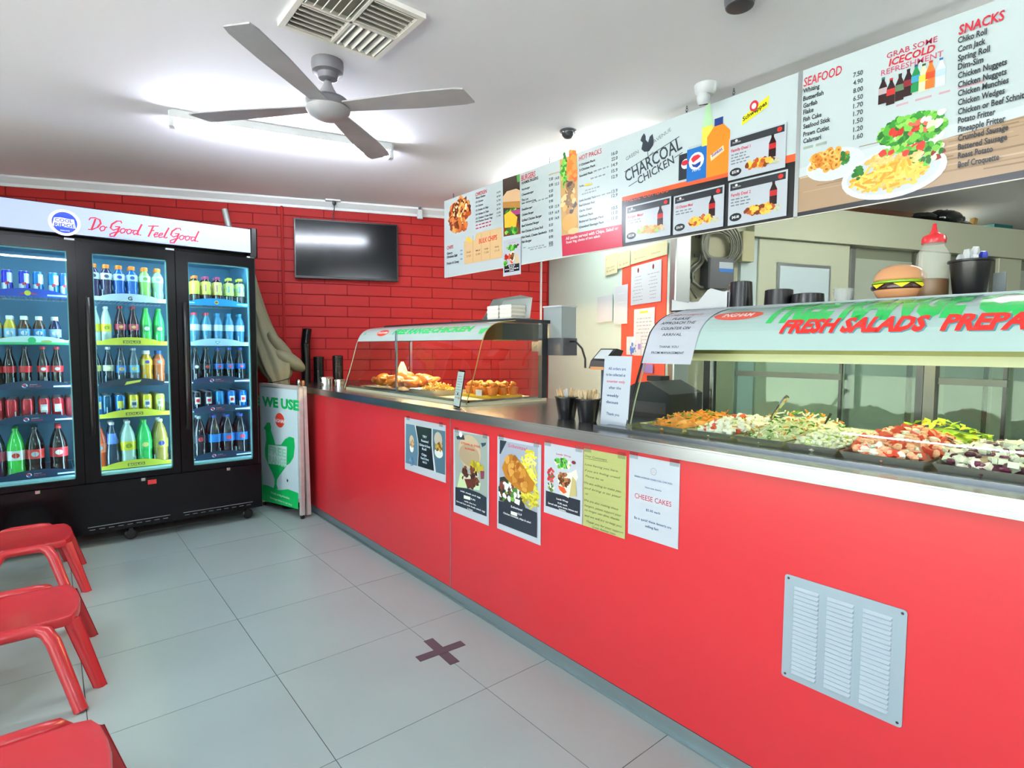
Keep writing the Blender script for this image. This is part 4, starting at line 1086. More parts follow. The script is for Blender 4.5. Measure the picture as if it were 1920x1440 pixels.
pr.text('THE SPRING WATER THAT DOES GOOD WITH EVERY BOTTLE YOU BUY', PH.uv(*cH(1285, 928)), (PH.uv(*cE(420, 610))[0], PH.uv(*cH(1285, 928))[1]), .006, '#5a6690', 3, px=False)
pr.build('header_sign', fr_, Matrix.Translation((0.865, -FY, 0)), m_head)
# doors
DZ0, DZ1 = 0.430, 1.972
door_x = [(-1.655, -1.105, -1.555, -1.148), (-1.100, -0.565, -1.020, -0.612), (-0.560, -0.048, -0.484, -0.086)]
gz0, gz1 = 0.468, 1.905
for i, (x0, x1, gx0, gx1) in enumerate(door_x):
    g = MB()
    X0, X1, G0, G1 = fx(x0), fx(x1), fx(gx0), fx(gx1)
    g.box(X0, G0, 0.0, 0.045, DZ0, DZ1); g.box(G1, X1, 0.0, 0.045, DZ0, DZ1)
    g.box(G0, G1, 0.0, 0.045, DZ0, gz0); g.box(G0, G1, 0.0, 0.045, gz1, DZ1)
    d = g.build('door', m_fb, parent=fr_)
    MB().box(G0 - 0.002, G1 + 0.002, 0.014, 0.018, gz0 - 0.002, gz1 + 0.002).build('pane', m_fglass, parent=d)
    gk = MB(); e = 0.006
    gk.box(G0, G0 + e, 0.02, 0.04, gz0, gz1); gk.box(G1 - e, G1, 0.02, 0.04, gz0, gz1); gk.box(G0, G1, 0.02, 0.04, gz0, gz0 + .012); gk.box(G0, G1, 0.02, 0.04, gz1 - e, gz1)
    gk.build('gasket', mat('pale_blue_gasket', '#9fd4dc', 0.35), parent=d)
    hx = (X0 + G0) / 2 + 0.008
    hb = MB(); hb.tube([(hx, 0.002, 1.62), (hx, -0.022, 1.56), (hx, -0.026, 1.35), (hx, -0.026, 0.98), (hx, -0.022, 0.80), (hx, 0.002, 0.74)], 0.013, 8)
    hb.build('handle', m_black, parent=d, smooth=True)
    lk = MB(); lk.box(fx((x0 + x1) / 2) + .03, fx((x0 + x1) / 2) + .055, -0.012, 0.0, DZ0 - .024, DZ0 - .004, c=.004)
    lk.build('lock', m_chrome, parent=d)
    MB().box(X1 - .05, X1, -.004, .03, DZ1, DZ1 + .012).build('hinge', m_alu, parent=d)
for x in (-1.102, -0.5625):
    MB().box(fx(x) - 0.008, fx(x) + 0.008, 0.03, 0.06, DZ0, DZ1).build('mullion', m_fb, parent=fr_)
for x in (-1.66, -1.102, -0.5625, -0.042):
    for s in ((-1, 1) if -1.6 < x < -0.1 else ((1,) if x < -1.6 else (-1,))):
        MB().box(fx(x) + s * 0.018, fx(x) + s * 0.026, 0.055, 0.068, 0.50, 1.90).build('led_strip', m_led, parent=fr_)
MB().box(-HW + 0.05, HW - 0.06, 0.10, 0.13, 1.945, 1.953).build('led_strip', m_led, parent=fr_)
# shelves with price strips
shz = [1.632, 1.338, 1.060, 0.848, 0.498]
STY = [['blue', 'green', 'pep', 'pep', 'pep'], ['grey', 'yel', 'navy', 'yel', 'yel'], ['sky', 'pale', 'pep', 'pep', 'pep']]
SP = Plane((0, FY + 0.118, 0), (1, 0, 0))
for i, (x0, x1, gx0, gx1) in enumerate(door_x):
    a, b = fx(gx0 - .045), fx(gx1 + .040)
    for k, z in enumerate(shz):
        s = MB(); n = 22
        s.box(a, b, 0.125, 0.131, z - .006, z)
        s.box(a, b, 0.62, 0.626, z - .006, z)
        for q in range(n): s.box(a + (b - a) * q / (n - 1) - .0015, a + (b - a) * q / (n - 1) + .0015, 0.131, 0.62, z - .004, z)
        so = s.build('shelf', m_shelf, parent=fr_)
        # shaped strip with its small emblem
        pr = Print(SP, d=.0, step=.0004)
        XA, XB, XM = gx0 - .045, gx1 + .04, (gx0 + gx1) / 2 + (.02 if i == 0 else 0)
        base = {'blue': '#1540b0', 'green': '#c4ded8', 'pep': '#15314f', 'grey': '#b8c4d2', 'yel': '#c2c23c', 'navy': '#16283a', 'sky': '#1a8ad0', 'pale': '#a8c8d8'}[STY[i][k]]
        top_ = z + .030
        pts = [(XA, z - .016), (XB, z - .016), (XB, top_ - .018)] + [(XM + .13 * math.cos(t_) * 1.25, top_ - .018 + .026 * max(0, math.sin(t_)) ** 1.5) for t_ in [PI * j / 10 for j in range(11)]] + [(XA, top_ - .018)]
        pr._add(pts, [tuple(range(len(pts)))], base, 0)
        if STY[i][k] == 'pep':
            pr.rect(XA, z - .012, XA + .075, z - .002, '#cfe4f0', 1); pr.rect(XB - .13, z - .008, XB, z + .002, '#cfe4f0', 1)
            pr.ell((XM - .045, z + .006), .014, .013, '#e8eef4', 1, px=False); pr.ell((XM - .047, z + .010), .011, .007, '#c82c44', 2, px=False); pr.ell((XM - .042, z + .0), .009, .005, '#2058b0', 2, px=False)
            pr.text('pepsi', (XM - .02, z + .010), (XM + .014, z + .010), .007, '#b8c8d4', 2, px=False); pr.text('MAX TASTE', (XM - .022, z - .004), (XM + .034, z - .004), .009, '#c03858', 2, .02, px=False)
        elif STY[i][k] == 'blue':
            pr.rect(XA, z - .006, XA + .13, z + .004, '#9fc4ee', 1); pr.rect(XB - .14, z - .006, XB, z + .004, '#b4d0f2', 1)
            pr.ell((XM - .01, z + .008), .016, .016, '#d0c83a', 2, px=False); pr.poly([(XM - .055, z + .0), (XM - .012, z + .018), (XM - .012, z)], '#b83a5a', 1, px=False); pr.poly([(XM + .045, z), (XM - .008, z + .018), (XM - .008, z)], '#b83a5a', 1, px=False)
        elif STY[i][k] == 'green':
            pr.rect(XA, z - .016, XB, z - .002, '#38b46a', 1); pr.ell((XM, z + .01), .020, .020, '#35b070', 2, px=False); pr.ell((XM + .07, z + .004), .028, .008, '#a8a860', 2, px=False)
        elif STY[i][k] == 'grey':
            pr.text('G', (XM - .012, z - .006), (XM + .014, z - .006), .024, '#2c343c', 2, .04, px=False)
        elif STY[i][k] == 'yel':
            pr.rect(XM - .048, z - .004, XM + .052, z + .016, '#6a6c2c', 1); pr.text('SOLO', (XM - .042, z - .001), (XM + .046, z - .001), .013, '#d8d66a', 2, .02, px=False)
        elif STY[i][k] == 'navy':
            pr.poly([(XM - .048, z - .008), (XM + .04, z + .010), (XM + .05, z + .026), (XM - .036, z + .014)], '#c8c850', 1, px=False); pr.rect(XA, z - .006, XA + .06, z + .0, '#b8d4e0', 1); pr.rect(XB - .06, z, XB, z + .006, '#b8d4e0', 1)
        elif STY[i][k] == 'sky':
            pr.ell((XM, z + .008), .014, .014, '#d8d04a', 2, px=False); pr.ell((XM, z + .008), .010, .006, '#a03c4a', 3, px=False); pr.rect(XA, z - .004, XA + .1, z + .004, '#a8dcf4', 1); pr.rect(XB - .1, z - .004, XB, z + .004, '#a8dcf4', 1)
        else:
            pr.poly([(XM - .018, z + .016), (XM + .018, z + .016), (XM, z - .006)], '#4a7a9a', 1, px=False); pr.poly([(XM - .012, z + .013), (XM + .012, z + .013), (XM, z - .001)], '#c0dce8', 2, px=False)
        MB().box(fx(XA), fx(XB), 0.1186, 0.125, z - .016, z + .011).build('price_rail', m_white, parent=so)
        pr.build('shelf_strip', so, Matrix.Translation((0.865, -FY, 0)), print_mat('shelf_strip_print', 0.4))

# ---------------------------------------------------------------- drinks
def drink_mats(col, clear=False): return mat('drink_' + col.strip('#'), col, 0.12, coat=0.4)
PROF = {
 'cola': ([(.020, 0), (.030, .004), (.031, .03), (.0275, .065), (.031, .10), (.0315, .125), (.028, .155), (.018, .19), (.012, .215), (.0115, .232)], (.088, .128), (.0138, .232, .25)),
 'sport': ([(.026, 0), (.034, .004), (.034, .055), (.030, .075), (.034, .10), (.034, .155), (.026, .18), (.0165, .195), (.016, .205)], (.125, .168), (.019, .200, .226)),
 'juice': ([(.026, 0), (.030, .004), (.030, .092), (.020, .125), (.014, .138), (.014, .142)], (.03, .082), (.0175, .138, .162)),
 'iced': ([(.026, 0), (.031, .004), (.031, .14), (.024, .168), (.017, .178), (.016, .182)], (.065, .160), (.019, .178, .198)),
 'water': ([(.024, 0), (.0305, .004), (.029, .05), (.0305, .10), (.031, .145), (.024, .175), (.013, .200), (.0125, .212)], (.095, .140), (.0145, .208, .226)),
 'lemon': ([(.022, 0), (.031, .004), (.031, .13), (.029, .155), (.020, .19), (.012, .22), (.0115, .228)], (.075, .125), (.0135, .226, .242)),
 'can': ([(.024, 0), (.0265, .004), (.0310, .012), (.0310, .118), (.027, .128), (.0255, .132)], None, None),
 'tallcan': ([(.020, 0), (.0225, .004), (.0255, .012), (.0255, .132), (.022, .142), (.021, .145)], None, None),
 'big': ([(.034, 0), (.046, .005), (.046, .045), (.043, .07), (.046, .10), (.046, .165), (.040, .205), (.024, .255), (.014, .275), (.0135, .288)], (.105, .165), (.0155, .285, .304)),
 'cone': ([(.036, 0), (.046, .005), (.045, .08), (.036, .16), (.022, .235), (.014, .270), (.0135, .285)], (.155, .225), (.0155, .283, .302)),
}
MESHC = {}
def drink(kind, body, label, cap, x, z, y, text, group, accent=None, name=None):
    prof, lb, cp = PROF[kind]
    if len(text.replace('-', ' ').split()) > 16: text = text.replace(' fridge door', ' door').replace(' in front', '')
    key = (kind, body, label, cap, accent)
    nm = name or ('drink_can' if 'can' in kind else 'drink_bottle')
    lbl = text
    if key in MESHC:
        r = dup(MESHC[key], (x, y, z), R(random.uniform(-8, 8)), lbl, group); return r
    o = MB().lathe(prof, 16).build(nm, drink_mats(body) if 'can' not in kind else mat('can_' + body.strip('#'), body, 0.22, 0.35), smooth=True)
    o.location = (x, y, z)
    tag(o, lbl, 'can' if 'can' in kind else 'bottle', group)
    if lb:
        rr_ = []
        for i in range(len(prof) - 1):
            (r0, z0), (r1, z1) = prof[i], prof[i + 1]
            for zz in (z0, z1):
                if lb[0] < zz < lb[1]: rr_.append((r0 if zz == z0 else r1, zz))
        def rad(zz):
            for i in range(len(prof) - 1):
                (r0, z0), (r1, z1) = prof[i], prof[i + 1]
                if z0 <= zz <= z1: return r0 + (r1 - r0) * (zz - z0) / max(1e-6, z1 - z0)
            return prof[-1][0]
        zs = sorted(set([lb[0], lb[1]] + [q[1] for q in rr_]))
        vs = []; fs = []
        for zz in zs:
            for k in range(16): t_ = 2 * PI * k / 16; vs.append(((rad(zz) + .0009) * math.cos(t_), (rad(zz) + .0009) * math.sin(t_), zz))
        for i in range(len(zs) - 1):
            for k in range(16): fs.append((i * 16 + k, i * 16 + (k + 1) % 16, (i + 1) * 16 + (k + 1) % 16, (i + 1) * 16 + k))
        L_ = MB().add(vs, fs).build('label_sleeve', mat('sleeve_' + label.strip('#'), label, 0.3), parent=o, smooth=True)
        if accent:
            rz = rad((lb[0] + lb[1]) / 2) + .0018; zc = (lb[0] + lb[1]) / 2; hh_ = (lb[1] - lb[0]) * .34
            vs = []; fs = []; n_ = 10
            for k in range(n_):
                t_ = 2 * PI * k / n_; vs.append((rz * math.sin(hh_ * math.cos(t_) / rz), -rz * math.cos(hh_ * math.cos(t_) / rz), zc + hh_ * .8 * math.sin(t_)))
            MB().add(vs, [tuple(range(n_))]).build('emblem', mat('emblem_' + accent.strip('#'), accent, 0.3), parent=o, recalc=False)
    else:
        H_ = prof[-1][1]; R_ = prof[3][0] + .0006
        def sector(a0, a1, z0, z1, col, rr):
            vs = []; fs = []; n_ = 5
            for zz in (z0, z1):
                for k in range(n_ + 1): t_ = R(a0 + (a1 - a0) * k / n_); vs.append((rr * math.cos(t_), rr * math.sin(t_), zz))
            for k in range(n_): fs.append((k, k + 1, n_ + 2 + k, n_ + 1 + k))
            MB().add(vs, fs).build('printed_patch', mat('patch_' + col.strip('#'), col, 0.3, .2), parent=o, smooth=True)
        if kind == 'tallcan':
            sector(-180, -92, .012, .066, label, R_); sector(-88, 0, .070, .130, label, R_); sector(-110, -66, .056, .074, '#b83048', R_ + .0004)
        elif accent:
            sector(-122, -58, .045, .095, accent, R_)
            sector(-112, -66, .060, .082, label, R_ + .0004)
        MB().lathe([(.0225, H_ - .001), (.0215, H_ + .0015), (.006, H_ + .0008)], 14).build('lid', m_alu, parent=o, smooth=True)
    if cp:
        MB().lathe([(cp[0], cp[1]), (cp[0], cp[2] - .002), (cp[0] - .002, cp[2])], 14).build('cap', mat('cap_' + cap.strip('#'), cap, 0.35), parent=o, smooth=True)
    MESHC[key] = o
    return o
ORD = ['leftmost', 'second from left', 'third from left', 'fourth from left', 'fifth from left', 'sixth from left', 'seventh from left']
SHN = ['top', 'second', 'third', 'fourth', 'bottom']; DN = ['left', 'middle', 'right']
YD = FY + 0.168
PD = Plane((0, YD, 0), (1, 0, 0))
def shelf_row(door, k, items, back=0, gap=None):
    """items: (photo x of the centre, kind, body, label, cap, accent, words)"""
    z = shz[k]
    for n, it in enumerate(items):
        px_, kind, body, label, cap, accent, words = it
        x = PD.uv(px_, [545, 630, 705, 765, 850][k])[0]
        drink(kind, body, label, cap, x, z, YD, '%s, %s, %s shelf, %s fridge door' % (words, ORD[n], SHN[k], DN[door]), '%s shelf of the %s fridge door' % (SHN[k], DN[door]), accent)
        sp = {'big': .098, 'cone': .098}.get(kind, .066 if kind != 'tallcan' else .055)
        for b in range(back):
            drink(kind, body, label, cap, x + random.uniform(-.002, .002), z, YD + sp * (b + 1), '%s, %s behind the %s in front, %s shelf, %s fridge door' % ('can' if 'can' in kind else 'bottle', ['first', 'second', 'third', 'fourth'][b], ORD[n], SHN[k], DN[door]), 'back rows, %s shelf, %s fridge door' % (SHN[k], DN[door]), accent)
        xd = x + (.5 * sp if n < len(items) - 1 else .5 * sp)
COLA = '#160a0a'; PB_ = '#0f62b4'
c1 = [-14, 14, 43, 75, 104, 130]
shelf_row(0, 0, [(x, 'tallcan', b, '#cdd8e6', '', None, w_) for x, b, w_ in ((-15, '#1c2f9c', 'slim blue and silver energy can'), (14, '#2a2fb8', 'slim violet-blue and silver energy can'), (46, '#2434b4', 'slim violet-blue energy can'), (72, '#1678c0', 'slim sky blue energy can'), (101, '#1a88cc', 'slim sky blue and white energy can'), (122, '#1466c0', 'slim bright blue energy can'))], back=3)
shelf_row(0, 1, [(-8, 'juice', '#c8c070', '#7fb4d8', '#e8eef0', '#e9eef2', 'pale juice bottle with white cap'), (19, 'juice', '#cdb02c', '#8fc0e0', '#e8eef0', '#e8e4d8', 'yellow juice bottle with blue label'), (46, 'juice', '#54351e', '#5fa0d4', '#e8eef0', '#dfe8ee', 'brown juice bottle with blue label'), (74, 'juice', '#4e3222', '#3f8ad0', '#e8eef0', '#dfe8ee', 'dark brown juice bottle with bright blue label'), (104, 'juice', '#141c44', '#9cc8e6', '#e8eef0', '#f0f2f4', 'dark blackcurrant juice bottle with pale label')], back=2)
shelf_row(0, 2, [(x, 'cola', COLA, '#c42a30', c_, a_, w_) for x, c_, a_, w_ in ((-8, '#15181c', None, 'cola bottle with red label'), (18, '#15181c', None, 'cola bottle with red label and dark cap'), (48, '#15181c', None, 'cola bottle with plain red label'), (82, '#b8222c', '#d8dde0', 'cola bottle with red cap and white emblem'), (108, '#b8222c', '#b8c4c4', 'cola bottle with red cap and grey emblem'))], back=2)
shelf_row(0, 3, [(x, 'can', '#b82a34', '#e6e2e2', '', a_, w_) for x, a_, w_ in ((-6, None, 'red cola can'), (22, None, 'plain red cola can'), (52, None, 'bright red cola can'), (83, '#b9c0c0', 'red cola can with silver patch'), (109, '#d8dcdc', 'red cola can with white patch'))] + [(134, 'can', '#a83a48', '#e6e2e2', '', None, 'red can at the door edge')], back=4)
shelf_row(0, 4, [(-8, 'big', '#2a1240', '#a83c50', '#15181c', None, 'large purple drink bottle'), (30, 'big', '#3cc048', '#dfe6e2', '#2c9c3a', '#d0402c', 'large bright green soft drink bottle'), (66, 'big', COLA, '#cc3a34', '#1c2024', '#aebcc0', 'large cola bottle with dark cap'), (111, 'big', COLA, '#c8323c', '#c42a34', '#dfe2e2', 'large cola bottle with red cap')], back=1)
shelf_row(1, 0, [(176, 'sport', '#322850', '#b8bcc8', '#e07a24', '#40405a', 'purple sports drink with orange cap'), (200, 'sport', '#30284a', '#c4c8d0', '#e07a24', '#50506a', 'dark purple sports drink with orange cap'), (224, 'sport', '#1258b0', '#b4c8e0', '#e07a24', '#2c50a0', 'blue sports drink with orange cap'), (248, 'sport', '#0f5cb0', '#a8c0dc', '#e07a24', '#2c50a0', 'deep blue sports drink with orange cap'), (272, 'sport', '#8cc060', '#b8d8a8', '#e07a24', '#6a9a50', 'green sports drink with orange cap'), (296, 'sport', '#88b090', '#c0d8c8', '#e07a24', '#7a9a88', 'pale green sports drink with orange cap')], back=1)
shelf_row(1, 1, [(179, 'lemon', '#a8c0b4', '#ccc22c', '#c8d0cc', None, 'clear lemonade bottle with yellow label'), (200, 'lemon', '#b0c8bc', '#d4c82a', '#c8d0cc', '#8a9a3a', 'clear lemon drink bottle with yellow label'), (227, 'cola', '#2a0f1e', '#b8405a', '#8c1c24', '#d8b060', 'dark red cola bottle with pink label'), (251, 'cola', '#2a0f1e', '#b84058', '#8c1c24', '#d8b468', 'dark cola bottle with yellow and pink label'), (275, 'lemon', '#48c458', '#2f9a4c', '#3cae4a', '#e0e4e0', 'green soft drink bottle with white mark'), (299, 'lemon', '#3cc464', '#2f9a54', '#3cae4a', '#e0a8a0', 'green soft drink bottle with red and white mark')], back=1)
shelf_row(1, 2, [(180, 'cola', '#10202c', '#c8c060', '#b8c4c8', None, 'dark soft drink bottle with yellow label'), (204, 'cola', '#0f2230', '#a8b89c', '#b8c4c8', '#d8d09a', 'dark green cola bottle with pale label'), (228, 'lemon', '#2a3a44', '#2c6aa8', '#2c343c', '#c8a050', 'grey soft drink bottle with blue label'), (252, 'lemon', '#4a5c66', '#5aa0c0', '#a8b4b8', '#c8b860', 'clear soft drink bottle with sky blue label'), (276, 'sport', '#c8941c', '#c8b43c', '#e4e8e8', '#5a4a9a', 'yellow soft drink bottle with white cap'), (299, 'sport', '#b06030', '#d87040', '#2058a0', '#8898b8', 'orange soft drink bottle with blue cap')], back=1)
shelf_row(1, 3, [(184, 'can', '#2a86c4', '#c8c050', '', '#c8c8a0', 'blue can with yellow band'), (201, 'can', '#16506c', '#c8d4d8', '', None, 'dark teal soft drink can'), (226, 'can', '#1f6aa8', '#c8c44a', '', '#d0c850', 'blue and white can with yellow patch'), (251, 'can', '#c4b830', '#4a5c6a', '', '#c8c8c8', 'yellow and silver soft drink can'), (276, 'can', '#ccc030', '#5c6c8c', '', '#d0d0c8', 'bright yellow lemon drink can'), (300, 'can', '#c8c45a', '#a8a870', '', '#d8d8c8', 'pale yellow lemon drink can')], back=4)
shelf_row(1, 4, [(186, 'big', '#d0562c', '#e07848', '#284a9c', '#8ab0d0', 'large orange soft drink bottle'), (211, 'cone', '#24384c', '#5a80cc', '#c8d0d4', None, 'cone-shaped soft drink bottle with blue label'), (241, 'big', '#9cbcac', '#c8c020', '#c0ccc8', '#7a8c2c', 'large clear lemon drink bottle with yellow label'), (272, 'big', '#2cb458', '#38b860', '#3cae4a', '#d8c878', 'large green soft drink bottle'), (302, 'big', '#a08c40', '#a8a044', '#dfe4e4', '#3c44a0', 'large ginger drink bottle with white cap')], back=1)
shelf_row(2, 0, [(366, 'iced', '#3a2a1c', '#c8c84a', '#e07a30', '#e08a70', 'iced tea bottle with orange cap'), (387, 'iced', '#3a1c20', '#ccc658', '#a83c6a', '#8a3c78', 'iced tea bottle with magenta cap'), (408, 'iced', '#3a1c20', '#c8b868', '#a03a66', '#9a4a88', 'iced tea bottle with magenta cap and purple fruit'), (430, 'iced', '#2c3038', '#b8c868', '#c8c83a', '#3c6ac8', 'iced tea bottle with yellow cap and blue mark'), (450, 'iced', '#2c3038', '#b4c47c', '#c8c83a', '#3060c0', 'iced tea bottle with yellow cap and blue fruit')], back=1)
shelf_row(2, 1, [(366, 'water', '#3f86a8', '#c8dce8', '#d83a50', None, 'water bottle with red cap and round label'), (388, 'water', '#3f86a8', '#c4dae8', '#d83a50', '#e8f0f4', 'water bottle with red cap'), (409, 'water', '#3a86b0', '#bcd4e4', '#2c94cc', None, 'water bottle with sky blue cap'), (430, 'water', '#3a86b0', '#c0d8e8', '#2c94cc', '#e0ecf4', 'water bottle with bright sky blue cap'), (450, 'water', '#3a86b0', '#bcd6e6', '#2c9cd0', '#e0ecf4', 'water bottle with blue cap')], back=1)
shelf_row(2, 2, [(368, 'cola', '#101a24', '#20303c', '#20282e', '#c8ccd0', 'dark cola bottle with grey mark'), (388, 'cola', '#101a24', '#24303a', '#20282e', '#b8483c', 'dark cola bottle with black label'), (411, 'cola', '#101a24', PB_, '#1c50b0', '#c83a48', 'cola bottle with blue cap and blue label'), (431, 'cola', '#101a24', PB_, '#1c50b0', '#d03c48', 'cola bottle with blue label and red mark'), (452, 'cola', '#101a24', PB_, '#1c50b0', '#d84450', 'cola bottle with bright blue label')], back=1)
shelf_row(2, 3, [(370, 'can', '#14202c', '#c82c40', '', '#d8e0e4', 'black cola can with red and white mark'), (391, 'can', '#16222e', '#c82c40', '', '#d0dce2', 'black cola can with round mark'), (412, 'can', '#1a78b8', '#6ab0d8', '', None, 'plain blue cola can'), (434, 'can', '#1468b8', '#c83044', '', '#d8e4ee', 'blue cola can with round mark'), (455, 'can', '#1468b8', '#cc3848', '', '#e0e8f0', 'blue cola can with red and white mark')], back=4)
shelf_row(2, 4, [(375, 'big', '#141c26', '#1c2834', '#8ca4b0', '#b84450', 'large dark cola bottle without label'), (403, 'big', '#121a24', '#1478c8', '#1c50b0', None, 'large cola bottle with plain blue label'), (428, 'big', '#121a24', '#1472c4', '#1c50b0', '#d84450', 'large cola bottle with blue label and red mark'), (453, 'big', '#121a24', '#1470c0', '#1c50b0', '#d04050', 'large cola bottle with blue cap and red mark')], back=1)
# clear lane dividers on every shelf
for i, (x0, x1, gx0, gx1) in enumerate(door_x):
    for k, z in enumerate(shz):
        dv = MB(); n = 6 if k < 4 else 4
        for q in range(n + 1):
            x = fx(gx0 - .02 + (gx1 - gx0 + .04) * q / n)
            dv.box(x - .0012, x + .0012, 0.128, 0.60, z, z + .055)
            dv.box(x - .003, x + .003, 0.126, 0.130, z, z + .058)
        dv.build('lane_dividers', mat('clear_divider', '#b8d4de', 0.15, alpha=0.55), parent=fr_, kind='stuff')
# ================================================================ curved-glass display cases
m_caseglass = glass('curved_case_glass', '#f3faf5', 0.4)
m_cleart = glass('clear_acrylic', '#f4f8f8', 1.0, 0.02)
m_warm = mat('lit_warm_lamp', '#ffffff', 0.4, emit='#ffd9a0', es=190.0)
m_caselamp = mat('lit_case_tube', '#ffffff', 0.4, emit='#fff8c8', es=14.0)
m_pale = mat('cream_enamel', '#e6e3b4', 0.3)
m_header = print_mat('case_header_print', 0.22, coat=0.3)

def curve_fn(prof):
    """(length along curve -> x, z, normal) for a polyline profile of (x, z)"""
    seg = [0.0]
    for a, b in zip(prof[:-1], prof[1:]): seg.append(seg[-1] + math.hypot(b[0] - a[0], b[1] - a[1]))
    def f(s):
        s = max(0, min(seg[-1] - 1e-6, s))
        for i in range(len(seg) - 1):
            if s <= seg[i + 1]:
                t = (s - seg[i]) / (seg[i + 1] - seg[i]); a, b = prof[i], prof[i + 1]
                dx, dz = (b[0] - a[0]), (b[1] - a[1]); l = math.hypot(dx, dz)
                return a[0] + dx * t, a[1] + dz * t, -dz / l, dx / l
    return f, seg
def smooth_prof(P, n=4):
    out = []
    for i in range(len(P) - 1):
        p0 = P[max(i - 1, 0)]; p1 = P[i]; p2 = P[i + 1]; p3 = P[min(i + 2, len(P) - 1)]
        for k in range(n):
            t = k / n
            out.append(tuple(0.5 * (2 * p1[j] + (p2[j] - p0[j]) * t + (2 * p0[j] - 5 * p1[j] + 4 * p2[j] - p3[j]) * t * t + (3 * p1[j] - p0[j] - 3 * p2[j] + p3[j]) * t ** 3) for j in (0, 1)))
    out.append(P[-1]); return out
def glass_shell(prof, y0, y1, th=0.005):
    b = MB(); vs = []; fs = []; n = len(prof)
    for x, z in prof: vs += [(x, y0, z), (x, y1, z)]
    for i in range(n - 1): fs.append((2 * i, 2 * i + 1, 2 * i + 3, 2 * i + 2))
    return b.add(vs, fs)
def unrolled(prof):
    """photo pixel -> (distance along -y, length along the curved glass)"""
    f, seg = curve_fn(prof)
    def g(u, v):
        d = Vector([RM[0][i] * (u - 960) / FPX + RM[1][i] * (720 - v) / FPX + RM[2][i] for i in range(3)])
        best = None
        for i in range(len(prof) - 1):
            (x0, z0), (x1, z1) = prof[i], prof[i + 1]
            n = Vector((-(z1 - z0), 0, x1 - x0)); den = n.dot(d)
            if abs(den) < 1e-9: continue
            t = n.dot(Vector((x0, 0, z0)) - CAM) / den; p = CAM + d * t
            L2 = (x1 - x0) ** 2 + (z1 - z0) ** 2
            q = ((p.x - x0) * (x1 - x0) + (p.z - z0) * (z1 - z0)) / L2
            if -0.02 <= q <= 1.02 and t > 0: return (-p.y, seg[i] + q * (seg[i + 1] - seg[i]))
        return None
    return g
class CurvePlane:
    def __init__(s, prof): s.g = unrolled(prof)
    def uv(s, u, v): return s.g(u, v) or (0, 0)

# ---------------------------------------------------------------- hot food case
HP = smooth_prof([(.450, 1.012), (.505, 1.178), (.534, 1.279), (.559, 1.359), (.597, 1.422), (.665, 1.455), (.790, 1.472)], 3)
hot = thing('hot_food_case', 'hot food display case with curved glass and warm lamps, far end of the counter', 'display case', (0.333, 0, 1.0))
hx = lambda x: x - 0.333
HY0, HY1 = -0.42, 1.17
hprof = [(hx(x), z - 1.0) for x, z in HP]
gs = glass_shell(hprof, HY0, HY1).build('curved_glass', m_caseglass, parent=hot, smooth=True, auto=60)
MB().tube([(x, HY0, z) for x, z in hprof], 0.0028, 6).build('glass_edge', mat('glass_edge_amber', '#9a8440', 0.25), parent=hot, smooth=True)
MB().tube([(x, HY1, z) for x, z in hprof], 0.0028, 6).build('glass_edge', mat('glass_edge_green', '#86a08c', 0.25), parent=hot, smooth=True)
ends = [(x, z) for x, z in hprof] + [(hx(1.0), .46), (hx(1.0), .012)]
for y in (HY0 + .002, HY1 - .002):
    MB().add([(x, y, z) for x, z in ends], [tuple(range(len(ends)))]).build('end_glass', m_caseglass, parent=hot)
g = MB(); g.box(hx(.46), hx(1.04), HY0 + .004, HY1 - .004, 0.0005, .018)
g.build('base_tray', mat('bright_base_sheet', '#e4d8ba', 0.25, 0.0), parent=hot)
MB().box(hx(.462), hx(1.0), HY0 + .02, HY0 + .05, .018, .03).box(hx(.47), hx(.485), HY0 + .02, HY1 - .02, .018, .032).build('heated_rim', m_steel2, parent=hot)
for y, w_, mm in ((HY0 + .005, .045, m_darkgrey), (HY1 - .015, .02, m_steel2)): MB().box(hx(1.0), hx(1.0 + w_), y, y + w_ * .67, .018, .47).build('rear_post', mm, parent=hot)
MB().box(hx(.79), hx(1.10), HY0 - .002, HY1 + .002, .462, .482).box(hx(.775), hx(.80), HY0, HY1, .470, .478).build('roof', m_darkgrey, parent=hot)
MB().box(hx(.785), hx(.93), HY0, HY1, .4825, .4855).build('roof_strip', m_steel, parent=hot)
# lamp hood under the roof: open trough with warm lamps
MB().prism([(hx(.70), .455), (hx(.655), .452), (hx(.655), .360), (hx(.70), .360)], HY0 + .004, HY1 - .004, axis='y').build('lamp_hood', mat('brown_lamp_hood', '#5c4420', 0.35, .4), parent=hot)
MB().box(hx(.70), hx(1.0), HY0 + .004, HY0 + .03, .362, .455).box(hx(.70), hx(1.0), HY1 - .03, HY1 - .004, .362, .455).build('hood_end', m_darkgrey, parent=hot)
MB().box(hx(.655), hx(.80), HY0 + .003, HY0 + .034, .356, .362).build('hood_lip', mat('warm_brass_lip', '#c89a50', 0.3, .6), parent=hot)
for y in (-.1, .35, .8):
    MB().tube([(hx(.84), y - .14, .415), (hx(.84), y + .14, .415)], .011, 10).build('heat_lamp', m_warm, parent=hot, smooth=True)
    MB().box(hx(.80), hx(.88), y - .16, y + .16, .43, .436).build('reflector', m_steel2, parent=hot)
MB().box(hx(.462), hx(.474), .38, .392, .02, .42).build('divider_post', m_steel2, parent=hot)
